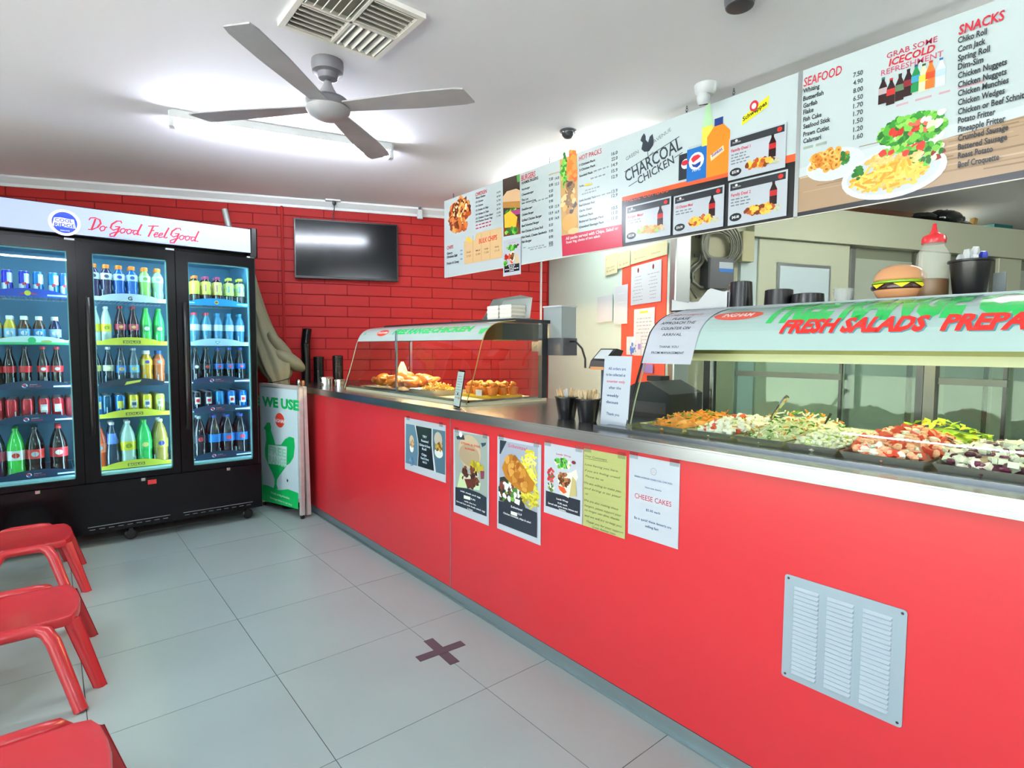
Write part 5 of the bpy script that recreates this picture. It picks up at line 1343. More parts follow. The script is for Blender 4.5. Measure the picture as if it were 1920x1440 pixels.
# header print wrapped on the glass
f_, seg_ = curve_fn(HP)
def hmap(a, b, d): x, z, nx, nz = f_(b); return Vector((x + nx * (d + .0012), -a, z + nz * (d + .0012)))
CP = CurvePlane(HP)
pr = Print(CP, d=.0003, mapf=hmap, step=.0004)
s_lo = CP.uv(905, 637)[1]; s_hi = seg_[-1] - .035
pr.rect(-HY1, s_lo, -HY0, s_hi, '#a3b4b0', 0)
cG = crop(620, 540, 440 / 1920)
Lh = s_hi - s_lo
def hg(x, y): return CP.uv(*cG(x, y))
q0 = hg(367, 398); q1 = hg(500, 345); pr.ell(((q0[0] + q1[0]) / 2, (q0[1] + q1[1]) / 2), abs(q1[0] - q0[0]) / 2, .030, '#d8442c', 2, px=False, n=22)
pr.text('INGHAM', (q0[0] + .015, (q0[1] + q1[1]) / 2 - .010), (q1[0] - .015, (q0[1] + q1[1]) / 2 - .010), .021, '#f0d8d0', 3, .02, .1, px=False)
t0_ = hg(505, 380); t1_ = hg(815, 365); t2_ = hg(825, 355); t3_ = hg(1160, 340)
pr.text('FREE RANGE', t0_, (t1_[0], t0_[1]), .050, '#2cc46a', 3, .05, .1, px=False)
pr.text('CHICKEN', (t2_[0], t0_[1] + .004), (t3_[0], t0_[1] + .004), .044, '#2cbc5c', 3, .06, .1, px=False)
c0_ = hg(1250, 350); pr.poly([(c0_[0] - .03, c0_[1] - .02), (c0_[0] + .0, c0_[1] - .022), (c0_[0] + .035, c0_[1] + .012), (c0_[0] + .05, c0_[1] + .03), (c0_[0] + .02, c0_[1] + .02), (c0_[0] - .01, c0_[1] + .014), (c0_[0] - .035, c0_[1] + .016)], '#35b85c', 3, px=False)
c0_ = hg(285, 378); pr.ell(c0_, .014, .012, '#5cc484', 3, px=False)
cuts = [s for s in seg_ if s_lo < s < s_hi]
pr.build('header_print', hot, Matrix.Translation((-.333, 0, -1.0)), m_header, cuts=cuts)

# hot food
m_ch = mat('roast_chicken_skin', '#b8661f', 0.32, noise=0.45, nscale=14, bump=0.5, bscale=40)
m_ch2 = mat('fried_golden_crumb', '#c9802c', 0.55, noise=0.35, nscale=30, bump=0.8, bscale=90)
m_foil = mat('foil_tray', '#c8c6c0', 0.25, 0.9, bump=0.3, bscale=60)
def chicken(loc, rz, label, sc=1.0):
    t = thing('roast_chicken', label, 'food', loc, rz, 'roast chickens in the hot case')
    b = MB(); rd = random.Random(int(loc[1] * 1000))
    b.blob((0, 0, .052), (.078, .056, .05), 12, 8, .05, rnd=rd); b.blob((.03, 0, .07), (.045, .04, .035), 10, 6, .06, rnd=rd)
    b.build('body', m_ch, parent=t, smooth=True)
    for s in (-1, 1):
        l = MB(); l.tube([(-.02, s * .048, .045), (-.05, s * .052, .055), (-.085, s * .035, .066), (-.105, s * .02, .07)], [.026, .025, .013, .009], 8); l.build('leg', m_ch, parent=t, smooth=True)
        w_ = MB(); w_.tube([(.045, s * .045, .055), (.02, s * .066, .045), (.05, s * .072, .035)], [.017, .014, .008], 7); w_.build('wing', m_ch, parent=t, smooth=True)
    t.scale = (sc, sc, sc); return t
for i, (x, y, r_, l_, sc_) in enumerate(((.60, .84, 40, 'roast chicken nearest the far glass end of the hot case', .9), (.68, .68, -20, 'second roast chicken from the far end of the hot case', 1.05), (.57, .60, 80, 'roast chicken leaning at the front glass of the hot case', .85), (.72, .47, 160, 'roast chicken at the back middle of the hot case', 1.0), (.60, .42, 10, 'roast chicken piece beside the divider post in the hot case', .85))):
    chicken((x, y, 1.036), R(r_), l_, sc_)
tr = MB(); tr.add([(-.2, -.32, .02), (.2, -.32, .02), (.2, .32, .02), (-.2, .32, .02), (-.17, -.29, 0), (.17, -.29, 0), (.17, .29, 0), (-.17, .29, 0)], [(4, 5, 6, 7), (0, 1, 5, 4), (1, 2, 6, 5), (2, 3, 7, 6), (3, 0, 4, 7)])
t = thing('serving_tray', 'shallow steel tray under the roast chickens in the hot case', 'tray', (.69, .66, 1.0185)); tr.build('tray', m_foil, parent=t)
t = thing('chip_tray', 'foil tray heaped with golden chips beside the divider in the hot case', 'food', (.66, .19, 1.019))
tr = MB(); tr.add([(-.13, -.15, .035), (.13, -.15, .035), (.13, .15, .035), (-.13, .15, .035), (-.11, -.13, 0), (.11, -.13, 0), (.11, .13, 0), (-.11, .13, 0)], [(4, 5, 6, 7), (0, 1, 5, 4), (1, 2, 6, 5), (2, 3, 7, 6), (3, 0, 4, 7)]); tr.build('tray', m_foil, parent=t)
cm = MB(); rd = random.Random(3)
for k in range(170):
    a = rd.uniform(0, 2 * PI); q = math.sqrt(rd.random()); x = .10 * q * math.cos(a); y = .12 * q * math.sin(a); z = .012 + .05 * (1 - q) + rd.uniform(0, .02)
    d = Vector((rd.uniform(-1, 1), rd.uniform(-1, 1), rd.uniform(-.4, .4))).normalized() * rd.uniform(.018, .032)
    cm.tube([Vector((x, y, z)) - d, Vector((x, y, z)) + d], .0045, 4)
cm.build('chips', mat('golden_chips', '#d9a63e', 0.5, noise=0.25, nscale=60), parent=t, kind='stuff')
# paper bag standing behind, bain tray of crumbed pieces
t = thing('paper_bag', 'crumpled pale paper bag standing behind the chickens in the hot case', 'bag', (.80, .92, 1.019), .3)
bg_ = MB(); bg_.lathe([(.05, 0), (.062, .03), (.058, .09), (.035, .15), (.012, .19)], 9, sx=1, sy=.6); bg_.build('bag', mat('pale_waxed_paper', '#c9b79a', 0.6, bump=.6, bscale=30), parent=t)
t = thing('snack_carton', 'yellow-edged tray of fried nuggets in paper cups at the near end of the hot case', 'food', (.82, -.16, 1.019))
MB().box(-.12, .12, -.15, .15, 0, .018).build('tray', mat('yellow_tray', '#c8a21e', 0.4), parent=t)
k0 = MB(); k0.lathe([(.026, 0), (.036, .055)], 10).build
for i in range(3):
    for j in range(4):
        cx_, cy_ = -.078 + i * .078, -.112 + j * .075
        b_ = MB(); b_.lathe([(.024, .019), (.033, .062)], 10, (cx_, cy_, 0)); b_.build('paper_cup', mat('orange_paper_cup', '#c9742c', 0.5, noise=.3, nscale=50), parent=t, smooth=True)
        b_ = MB(); rd = random.Random(i * 5 + j)
        for k in range(4): b_.blob((cx_ + rd.uniform(-.014, .014), cy_ + rd.uniform(-.014, .014), .068 + rd.uniform(0, .018)), (.017, .015, .013), 7, 5, .2, rnd=rd)
        b_.build('nuggets', m_ch2, parent=t, smooth=True)
t = thing('price_ticket', 'small white price ticket clipped to the nugget tray', 'ticket', (.695, -.20, 1.032))
MB().box(-.001, .001, -.03, .03, 0, .036).build('card', m_paper, parent=t)
# small acrylic sign on the counter against the glass
t = thing('sign_holder', 'small clear acrylic sign holder leaning on the hot case glass', 'sign', (.375, -.435, 1.0), R(0), rot=(0, R(9), R(-14)))
MB().box(0, .002, -.052, .052, .004, .20).box(-.012, .05, -.052, .052, 0, .003).build('holder', m_cleart, parent=t)
MB().box(-.0015, -.0005, -.045, .045, .012, .192).build('insert', mat('pale_green_insert', '#c4d6d0', .5), parent=t)
MB().box(.0022, .0032, -.047, .047, .012, .192).build('insert_back', mat('dark_green_insert', '#3f6a5c', .5), parent=t)
ps = Plane((0, 0, 0), (0, -1, 0)); pr = Print(ps, d=.0018, step=.0003); pr.rect(-.045, .012, .045, .192, '#a8bab4', 0)
for k in range(9): pr.words(-.032, .165 - k * .014, .05 + .01 * (k % 3), .005, '#7a8c94', n=4)
pr.ell((.0, .075), .008, .006, '#2a3034', 3, px=False); pr.ell((.022, .055), .01, .008, '#b08a5a', 3, px=False)
pr.build('print', t, None, m_card)

# ---------------------------------------------------------------- salad case
SPR = smooth_prof([(.497, 1.008), (.527, 1.11), (.564, 1.205), (.622, 1.345), (.648, 1.389), (.709, 1.434), (.791, 1.462), (.902, 1.481)], 3)
sal = thing('salad_case', 'long curved-glass salad display case on the near end of the counter', 'display case', (0.333, 0, 1.0))
SY1, SY0 = -1.46, -3.6
sprof = [(hx(x), z - 1.0) for x, z in SPR]
glass_shell(sprof, SY0, SY1).build('curved_glass', m_caseglass, parent=sal, smooth=True, auto=60)
MB().tube([(x, SY1, z) for x, z in sprof], 0.0055, 6).build('glass_edge', mat('dark_edge_trim', '#20262c', 0.3), parent=sal, smooth=True)
MB().tube([(x + .014, SY1 - .004, z - .004) for x, z in sprof[:-6]], 0.003, 6).build('glass_bead', mat('pale_green_bead', '#b9c4a4', 0.25), parent=sal, smooth=True)
ends = sprof + [(hx(1.08), .475), (hx(1.08), .008)]
MB().add([(x, SY1 - .002, z) for x, z in ends], [tuple(range(len(ends)))]).build('end_glass', m_caseglass, parent=sal)
MB().box(hx(.885), hx(1.16), SY0, SY1 + .002, .474, .486).box(hx(.884), hx(.90), SY0, SY1 + .002, .462, .475).build('roof', mat('dull_roof_steel', '#70777c', .35, .6), parent=sal)
# rim, base and rear frame
rim = MB(); rim.box(hx(.40), hx(.42), SY0, SY1 + .09, 0.0, .012); rim.box(hx(.42), hx(.50), SY0, SY1 + .09, 0.0, .006)
rim.build('front_rim', mat('dark_rim_steel', '#6c7278', 0.22, .85), parent=sal)
MB().box(hx(.42), hx(1.14), SY0, SY1, .0005, .004).box(hx(.49), hx(1.10), SY1 - .03, SY1 - .004, .004, .018).build('base_deck', mat('deck_steel', '#bcbf9e', 0.22, 0.8), parent=sal)
MB().box(hx(1.06), hx(1.10), SY0, SY1, .004, .018).box(hx(1.06), hx(1.10), SY0, SY1, .30, .345).build('door_track', m_pale, parent=sal)
yj = lambda u: PLX.uv(u, 740)[0]
PLX = Plane((1.08, 0, 0), (0, -1, 0))
for u0, u1, mm in ((1327, 1340, m_black), (1722, 1736, m_black), (1737, 1758, m_grey)):
    MB().box(hx(1.04), hx(1.09), -PLX.uv(u1, 740)[0], -PLX.uv(u0, 740)[0], .018, .30).build('rear_post', mm, parent=sal)
MB().box(hx(1.035), hx(1.045), -PLX.uv(1345, 740)[0], -PLX.uv(1340, 740)[0], .018, .30).build('rear_post', m_chrome, parent=sal)
m_rg = glass('rear_door_glass', '#dcebe2', .6)
spans = [(1345, 1578), (1572, 1722), (1762, 1886), (1880, 2050)]
for i, (u0, u1) in enumerate(spans):
    ya, yb = -PLX.uv(u0, 740)[0], -PLX.uv(u1, 740)[0]; xo = 1.066 + (.008 if i % 2 else 0)
    d = MB().box(hx(xo), hx(xo + .004), yb, ya, .019, .30).build('rear_door', m_rg, parent=sal)
    MB().box(hx(xo - .004), hx(xo + .008), yb - .004, yb + .006, .019, .30).build('door_stile', m_black, parent=d)
    if i in (0, 2):
        hb = MB(); hb.box(hx(xo - .022), hx(xo - .003), yb - .01, ya - (.10 if i == 0 else 0), .20, .222, c=.004)
        hb.build('door_handle', mat('dark_slate_handle', '#3d444a', .4), parent=d)
# light trough over the salads
MB().box(hx(.77), hx(.778), SY0, SY1 - .03, .268, .297).box(hx(.77), hx(.98), SY0, SY1 - .03, .335, .345).box(hx(.972), hx(.98), SY0, SY1 - .03, .30, .335).build('light_trough', m_pale, parent=sal)
MB().box(hx(.770), hx(.778), SY0, SY1 - .01, .297, .345).build('shade_strip', mat('olive_shade', '#8a8648', .35, .3), parent=sal)
for y in (-1.95, -2.75): MB().tube([(hx(.87), y - .42, .318), (hx(.87), y + .42, .318)], .009, 8).build('strip_lamp', m_caselamp, parent=sal, smooth=True)
# header print
f2_, seg2 = curve_fn(SPR)
def smap(a, b, d): x, z, nx, nz = f2_(b); return Vector((x + nx * (d + .0012), -a, z + nz * (d + .0012)))
CS = CurvePlane(SPR)
pr = Print(CS, d=.0003, mapf=smap, step=.0004)
s_lo = CS.uv(1600, 658)[1]; s_hi = seg2[-1] - .004
pr.rect(-SY1 + .03, s_lo, -SY0, s_hi, '#9fb8b4', 0)
cS = crop(1240, 360, 680 / 1920); cT = crop(1150, 540, 400 / 1694)
e0 = CS.uv(*cT(790, 240)); e1 = CS.uv(*cT(1205, 200)); ce = ((e0[0] + e1[0]) / 2, (e0[1] + e1[1]) / 2 + .0)
pr.ell(ce, (e1[0] - e0[0]) / 2, .040, '#dc4430', 2, px=False, n=26)
pr.text('INGHAM', (ce[0] - .058, ce[1] - .014), (ce[0] + .06, ce[1] - .014), .030, '#f0e4dc', 3, .02, .15, px=False)
gs_ = CS.uv(1500, 599)[1]
fa = CS.uv(1440, 600)[0]; fb = CS.uv(1812, 586)[0]
pr.text('FREE RANGE', (fa, gs_), (fb, gs_), seg2[-1] - gs_ - .006, '#1fbf58', 3, .06, .12, px=False, spacing=1.02)
pr.text('CHICKEN', (CS.uv(1826, 586)[0], gs_), (CS.uv(1826, 586)[0] + .50, gs_), seg2[-1] - gs_ - .006, '#1fbf58', 3, .06, .12, px=False)
rs_ = CS.uv(1600, 622)[1]; rh_ = CS.uv(1600, 598)[1] - rs_
g0 = CS.uv(1462, 622)[0]; g1 = CS.uv(1738, 618)[0]
for o_, c_, ly in ((.0045, '#4a8a94', 4), (0, '#e02c26', 5)):
    pr.text('FRESH SALADS', (g0 + o_, rs_ - o_ * .6), (g1 + o_, rs_ - o_ * .6), rh_, c_, ly, .05, .22, px=False)
    h0 = CS.uv(1763, 616)[0]
    pr.text('PREPARED DAILY', (h0 + o_, rs_ - o_ * .6), (h0 + (g1 - g0) * 1.22 + o_, rs_ - o_ * .6), rh_, c_, ly, .05, .22, px=False)
pr.build('header_print', sal, Matrix.Translation((-.333, 0, -1.0)), m_header, cuts=[s for s in seg2 if s_lo < s < s_hi])
# notice hanging over the curved glass
t = thing('approach_notice', 'white approach the counter notice bent over the left end of the salad case', 'notice', (0.333, 0, 1.0))
s_a0 = CS.uv(*cT(225, 600))[1] ; s_b0 = seg2[-1] - .03
ya = -SY1 + .004; yb = CS.uv(*cT(600, 605))[0]
def nmap(a, b, d): x, z, nx, nz = f2_(b); return Vector((x + nx * (d + .004), -a, z + nz * (d + .004)))
pr = Print(CS, d=.0003, mapf=nmap, step=.0004)
pr.rect(ya, s_a0, yb + .01, s_b0, '#aab0ba', 0)
LN = s_b0 - s_a0; WN = yb + .01 - ya
for t_, x0, y0, x1, h in (('COVID-19 UPDATE', 430, 236, 690, 12), ('PLEASE', 468, 264, 595, 17), ('APPROACH THE', 378, 300, 640, 20), ('COUNTER ON', 380, 340, 602, 20), ('ARRIVAL', 392, 386, 545, 20), ('THANK YOU', 368, 480, 520, 18), ('FROM MANAGEMENT', 305, 526, 565, 18)):
    A_ = CS.uv(*cT(x0, y0)); B_ = CS.uv(*cT(x1, y0)); C_ = CS.uv(*cT(x0, y0 - h))
    pr.text(t_, A_, (B_[0], A_[1]), max(.006, C_[1] - A_[1]), '#b06a6a' if 'COVID' in t_ else '#33383e', 3, .005, px=False)
pr.build('sheet', t, Matrix.Translation((-.333, 0, -1.0)), print_mat('notice_paper_print', .5), cuts=[s for s in seg2 if s_a0 < s < s_b0])

# ---------------------------------------------------------------- salads: one tray each
def heap(kind_cols, n, rx, ry, h, size, shape, seed, mats):
    b = MB(); rd = random.Random(seed)
    for k in range(n):
        a = rd.uniform(0, 2 * PI); q = math.sqrt(rd.random()); x = rx * q * math.cos(a); y = ry * q * math.sin(a)
        x = max(-rx * .92, min(rx * .92, x * 1.15)); y = max(-ry * .92, min(ry * .92, y * 1.15))
        z = .018 + h * (1 - q ** 1.7) + rd.uniform(-.004, .008); mi = rd.choices(range(len(mats)), kind_cols)[0]
        sp_ = shape[mi] if isinstance(shape, (list, tuple)) else shape
        if sp_ == 'stick':
            d = Vector((rd.uniform(-1, 1), rd.uniform(-1, 1), rd.uniform(-.5, .5))).normalized() * size * rd.uniform(.7, 1.3)
            b.tube([Vector((x, y, z)) - d, Vector((x, y, z)) + d], size * .28, 4, mi)
        elif sp_ == 'leaf':
            r_ = size * rd.uniform(.8, 1.5); c_ = Vector((x, y, z)); u = Vector((rd.uniform(-1, 1), rd.uniform(-1, 1), rd.uniform(-.6, .6))).normalized(); v = u.cross(Vector((rd.uniform(-.4, .4), rd.uniform(-.4, .4), 1))).normalized()
            b.add([c_ + u * r_, c_ + v * r_ * .6 + Vector((0, 0, r_ * .3)), c_ - u * r_, c_ - v * r_ * .6 + Vector((0, 0, r_ * .2))], [(0, 1, 2), (0, 2, 3)], mi)
        elif sp_ == 'cube':
            s_ = size * rd.uniform(.6, 1.0); b.M = Matrix.Translation((x, y, z)) @ Matrix.Rotation(rd.uniform(0, 3), 4, Vector((rd.uniform(-1, 1), rd.uniform(-1, 1), 1))); b.box(-s_, s_, -s_, s_, -s_ * .7, s_ * .7, mi); b.M = None
        else: b.blob((x, y, z), (size * rd.uniform(.7, 1.2), size * rd.uniform(.7, 1.2), size * rd.uniform(.5, .9)), 6, 4, .2, mi, rnd=rd)
    return b
m_or = mat('sauced_pasta', '#e0922c', 0.4, noise=.3, nscale=60); m_gr = mat('chopped_parsley', '#4a8c1e', .5, noise=.3, nscale=60); m_gl = mat('lettuce_green', '#a8cc3a', .4, noise=.3, nscale=40)
m_cr = mat('creamy_white_salad', '#dfe2cc', .35, noise=.08, nscale=40); m_cab = mat('shredded_cabbage', '#cfd8a4', .4, noise=.15, nscale=40); m_car = mat('grated_carrot', '#dd8638', .45); m_tom = mat('tomato_pieces', '#d2492c', .3)
m_pk = mat('pink_seafood_sauce', '#e6a882', .35, noise=.12, nscale=40); m_bt = mat('beetroot_pieces', '#5a1e38', .35, noise=.3, nscale=40); m_feta = mat('white_feta', '#e8e8da', .5); m_yel = mat('sweet_corn_yellow', '#dcc23a', .4)
m_tub = mat('food_tub_steel', '#c8cbb8', 0.2, .8)
trays = [
 ('pasta_salad', 'orange pasta salad with parsley at the left end of the salad case', -1.515, -1.715, .75, .25, [5, 2], 150, .036, .011, ['stick', 'leaf'], [m_or, m_gr]),
 ('greek_salad', 'chunky salad with white feta cubes, carrot and tomato, second tray from the left', -1.72, -1.90, .72, .22, [6, 2, 1, 2], 170, .034, .010, ['cube', 'stick', 'cube', 'leaf'], [m_feta, m_car, m_tom, m_gl]),
 ('coleslaw', 'coleslaw topped with bright green lettuce below the tall spoon', -1.905, -2.075, .72, .22, [4, 3, 2, 4], 200, .044, .010, ['stick', 'stick', 'stick', 'leaf'], [m_cab, m_cr, m_car, m_gr]),
 ('potato_salad', 'pale creamy rice salad with the dark tongs resting on it', -2.08, -2.235, .70, .21, [6, 2, 1], 230, .026, .008, ['blob', 'blob', 'stick'], [m_cr, m_cab, m_gl]),
 ('seafood_salad', 'large pink seafood salad heap in the middle of the case', -2.24, -2.455, .70, .23, [7, 2, 2], 190, .052, .014, ['blob', 'blob', 'cube'], [m_pk, m_cr, m_tom]),
 ('beetroot_salad', 'dark beetroot and white cabbage salad at the right edge of the picture', -2.46, -2.66, .70, .23, [4, 5], 170, .034, .012, ['blob', 'cube'], [m_bt, m_cr]),
 ('pickled_salad', 'mixed salad hidden past the right edge of the case view', -2.665, -2.86, .70, .23, [4, 4, 1], 100, .03, .011, ['blob', 'stick', 'cube'], [m_cr, m_gl, m_tom]),
]
for i, (nm, lb, y0, y1, xc, xr, wts, n, h, size, shp, ms) in enumerate(trays):
    t = thing(nm, lb, 'salad', (xc, (y0 + y1) / 2, 1.0045), 0, 'salads in the display case')
    hy = (y0 - y1) / 2 - .003; b = MB()
    b.add([(-xr, -hy, .022), (xr, -hy, .022), (xr, hy, .022), (-xr, hy, .022), (-xr + .012, -hy + .012, 0), (xr - .012, -hy + .012, 0), (xr - .012, hy - .012, 0), (-xr + .012, hy - .012, 0)], [(4, 5, 6, 7), (0, 1, 5, 4), (1, 2, 6, 5), (2, 3, 7, 6), (3, 0, 4, 7)])
    b.build('tub', m_tub, parent=t)
    hp_ = heap(wts, int(n * 1.5), xr * .95, hy * 1.0, h, size, shp, 40 + i, ms)
    bs = MB(); bs.blob((0, 0, .008), (xr * .97, hy * .97, .012 + h * .8), 14, 8, .03, rnd=random.Random(i))
    bs.build('salad_bed', ms[0], parent=t, smooth=True)
    hp_.build('salad', ms, parent=t, kind='stuff')
t = thing('lettuce_salad', 'bright yellow-green lettuce heap behind the pink seafood salad', 'salad', (.98, -2.36, 1.0045), 0, 'salads in the display case')
heap([3, 1], 90, .075, .13, .055, .016, 'leaf', 77, [m_gl, m_yel]).build('salad', [m_gl, m_yel], parent=t, kind='stuff')
MB().blob((0, 0, .02), (.07, .12, .035), 12, 7, .05).build('salad_bed', m_gl, parent=t, smooth=True)
t = thing('mushroom_salad', 'creamy noodle salad behind the coleslaw by the rear glass', 'salad', (.985, -1.93, 1.0045), 0, 'salads in the display case')
heap([3, 2, 1], 110, .07, .15, .05, .012, ['stick', 'leaf', 'stick'], 78, [m_cr, m_gr, m_or]).build('salad', [m_cr, m_gr, m_or], parent=t, kind='stuff')
MB().blob((0, 0, .015), (.065, .14, .035), 12, 7, .05).build('salad_bed', m_cr, parent=t, smooth=True)

def pxd(u, v, X): d = Plane((X, 0, 0), (0, -1, 0)).uv(u, v); return Vector((X, -d[0], d[1]))
def utensil(name, label, pts, r, cat='utensil', M=m_chrome, bowl=None):
    o0 = Vector(pts[0]); t = thing(name, label, cat, o0)
    b = MB(); b.tube([Vector(p) - o0 for p in pts], r, 8); b.build('handle', M, parent=t, smooth=True)
    if bowl: q = MB(); q.blob(Vector(bowl) - o0, (.022, .016, .008), 10, 5, 0); q.build('bowl', M, parent=t, smooth=True)
    return t
utensil('salad_spoon', 'tall steel spoon handle standing up from the coleslaw', [pxd(1437, 800, .80), pxd(1452, 775, .80), pxd(1472, 748, .80), pxd(1477, 743, .80)], [.006, .005, .009, .007], bowl=pxd(1434, 806, .80))
utensil('serving_spoon', 'small steel spoon in the pasta salad near the rear post', [pxd(1308, 786, .86), pxd(1317, 778, .86), pxd(1328, 770, .86)], [.003, .003, .004], bowl=pxd(1304, 790, .86))
utensil('serving_spoon', 'thin steel spoon between the feta salad and the rear glass', [pxd(1350, 800, .9), pxd(1356, 786, .9), pxd(1366, 766, .9)], [.003, .0025, .003], bowl=pxd(1348, 804, .9))
utensil('serving_spoon', 'dark-ended spoon leaning behind the creamy rice salad', [pxd(1538, 812, .95), pxd(1546, 796, .95), pxd(1558, 775, .95)], [.003, .003, .005], M=m_darkgrey, bowl=pxd(1536, 816, .95))
def tongs(name, label, A, B, spread, wid, M):
    A, B = Vector(A), Vector(B); t = thing(name, label, 'tongs', A); d = B - A; side = d.cross(Vector((0, 0, 1))).normalized()
    for s in (-1, 1):
        b = MB(); pts = [Vector((0, 0, 0)), side * s * spread * .5 + d * .05 + Vector((0, 0, .004 * s)), side * s * spread * .8 + d * .4 + Vector((0, 0, .006 * s)), side * s * spread + d * .96]
        b.tube(pts, [wid * .7, wid * .8, wid, wid], 8); b.build('arm', M, parent=t, smooth=True)
    b = MB(); b.tube([side * -spread * .5 + d * .05, d * -.03, side * spread * .5 + d * .05], wid * .8, 8); b.build('hinge', M, parent=t, smooth=True)
tongs('tongs', 'large steel tongs lying across the beetroot salad', pxd(1775, 822, .74), pxd(1912, 905, .56), .012, .0055, m_chrome)
tongs('tongs', 'darker tongs lying on the creamy rice salad near the front rim', pxd(1482, 834, .60), pxd(1590, 872, .52), .008, .004, mat('dull_steel', '#8c8e84', .3, .9))

# ================================================================ on top of the salad case
ZT = 1.4865
PT = lambda u, X: (X, -Plane((X, 0, 0), (0, -1, 0)).uv(u, 565)[0], ZT)
def cupstack(u, X, r0, r1, h, label, rings=6, name='cup_stack'):
    t = thing(name, label, 'cups', PT(u, X)); b = MB(); prof = []
    # upturned tubs nested: wide rim down, narrow base up, a lip for each
    b.lathe([(r0, 0), (r0, .006), (r0 - .003, .007), (r1, h)], 22); b.build('outer_cup', m_black, parent=t, smooth=True)
    q = MB(); q.lathe([(r1 - .004, h), (r1 - .006, h + .002)], 22); q.build('base_rim', m_blackm, parent=t, smooth=True)
    return t
cupstack(1389, 1.02, .052, .043, .112, 'tallest upturned black tub stack on the salad case, beside the white tray')
cupstack(1460, 1.02, .058, .052, .066, 'middle-height black tub stack on the salad case')
cupstack(1514, 1.02, .062, .056, .042, 'lowest black tub stack on the salad case, third from the white tray')
t = thing('cutlery_tray', 'white curved plastic tray on the salad case roof at its left end', 'tray', (1.02, PT(1322, 1.02)[1], ZT), R(0))
prof_ = [(-.14, 0), (-.14, .055), (-.12, .05), (-.05, .035), (.0, .038), (.045, .085), (.06, .092), (.11, .075), (.14, .07), (.14, 0)]
b = MB(); b.prism([(-p[0], p[1]) for p in prof_], -.055, -.051, axis='x'); b.build('front_wall', m_white, parent=t)
b = MB(); b.prism([(-p[0], p[1]) for p in prof_], .08, .084, axis='x'); b.build('back_wall', m_white, parent=t)
MB().box(-.055, .084, -.14, .14, 0, .004).box(-.055, .084, .137, .14, 0, .055).box(-.055, .084, -.14, -.137, 0, .07).build('tray', m_white, parent=t)
t = thing('clear_cups', 'short stack of clear plastic cups on the salad case left of the burger', 'cups', PT(1580, 1.05))
MB().lathe([(.026, 0), (.034, .045)], 14).lathe([(.027, .012), (.035, .057)], 14).build('cup', mat('clear_cup_plastic', '#d4dada', .12, alpha=.35), parent=t, smooth=True)
# toy burger
t = thing('toy_burger', 'plastic toy burger standing on the salad case roof', 'toy', PT(1685, 1.02)); sc_ = .082
m_bun = mat('tan_vinyl_bun', '#cf9468', .22, coat=.3)
MB().lathe([(.62 * sc_, 0), (.80 * sc_, .012), (.93 * sc_, .032), (.93 * sc_, .036)], 28).build('lower_bun', m_bun, parent=t, smooth=True)
MB().lathe([(.93 * sc_, .034), (1.02 * sc_, .038), (1.04 * sc_, .045), (1.0 * sc_, .053), (.9 * sc_, .055)], 28).build('patty', mat('dark_brown_vinyl', '#3a1512', .25, coat=.3), parent=t, smooth=True)
b = MB()
for k in range(5):
    a = R(200 + k * 40) if k < 3 else R(20 + (k - 3) * 130)
    b.M = Matrix.Rotation(a, 4, 'Z'); b.add([(1.02 * sc_, -.024, .053), (1.02 * sc_, .024, .053), (1.10 * sc_, .0, .038), (.8 * sc_, 0, .056)], [(0, 1, 2), (0, 3, 1), (0, 2, 3), (1, 3, 2)])
b.build('cheese', mat('yellow_vinyl', '#dcd02a', .25), parent=t)
MB().lathe([(.9 * sc_, .054), (1.0 * sc_, .057), (1.0 * sc_, .062), (.92 * sc_, .066)], 28).build('lettuce', mat('green_vinyl', '#86b428', .25), parent=t, smooth=True)
MB().lathe([(.90 * sc_, .064), (.95 * sc_, .070), (.90 * sc_, .088), (.74 * sc_, .106), (.45 * sc_, .118), (.05 * sc_, .121)], 28).build('upper_bun', m_bun, parent=t, smooth=True)
# sauce bottle
t = thing('sauce_bottle', 'tall clear squeeze bottle with red nozzle, brown sauce in the bottom', 'bottle', PT(1745, 1.03))
m_sq = mat('milky_squeeze_plastic', '#cdd0c8', .3, trans=.0, alpha=.32)
MB().lathe([(.046, .063), (.047, .066), (.047, .125), (.044, .150), (.030, .175), (.029, .185)], 26).build('bottle', m_sq, parent=t, smooth=True)
MB().lathe([(.045, .0), (.047, .004), (.047, .062), (.045, .064)], 26).build('sauce', mat('brown_sauce', '#6e5236', .35), parent=t, smooth=True)
MB().lathe([(.034, .183), (.035, .196), (.031, .208), (.014, .216), (.008, .228), (.005, .248)], 22).build('nozzle_cap', mat('red_cap_plastic', '#d2202a', .25, coat=.3), parent=t, smooth=True)
# black tub of plastic cutlery
t = thing('cutlery_tub', 'black tub holding wrapped plastic cutlery on the salad case', 'tub', PT(1816, 1.03))
MB().lathe([(.040, 0), (.042, .003), (.055, .108), (.060, .110), (.060, .116)], 24).build('tub', m_black, parent=t, smooth=True)
rd = random.Random(9)
for k in range(18):
    a = rd.uniform(0, 2 * PI); r_ = rd.uniform(.0, .042); tl = Vector((rd.uniform(-.30, .30), rd.uniform(-.45, .45), 1)).normalized()
    p0 = Vector((r_ * math.cos(a), r_ * math.sin(a), .105)); p1 = p0 + tl * rd.uniform(.03, .05)
    b = MB(); b.tube([p0 - tl * .05, p0, p1 - tl * .012, p1], [.004, .006, .012, .008], 8)
    b.build('cutlery_piece', mat('yellow_tip', '#a8cc2a', .4) if k == 3 else (mat('blue_tip', '#2a3cc0', .4) if k == 7 else m_white), parent=t, smooth=True)
t = thing('card_holder', 'small grey card standing at the right of the black cutlery tub', 'card', PT(1872, 1.08))
MB().box(-.003, .003, -.016, .016, 0, .075).build('card', mat('slate_card', '#5c6668', .5), parent=t)

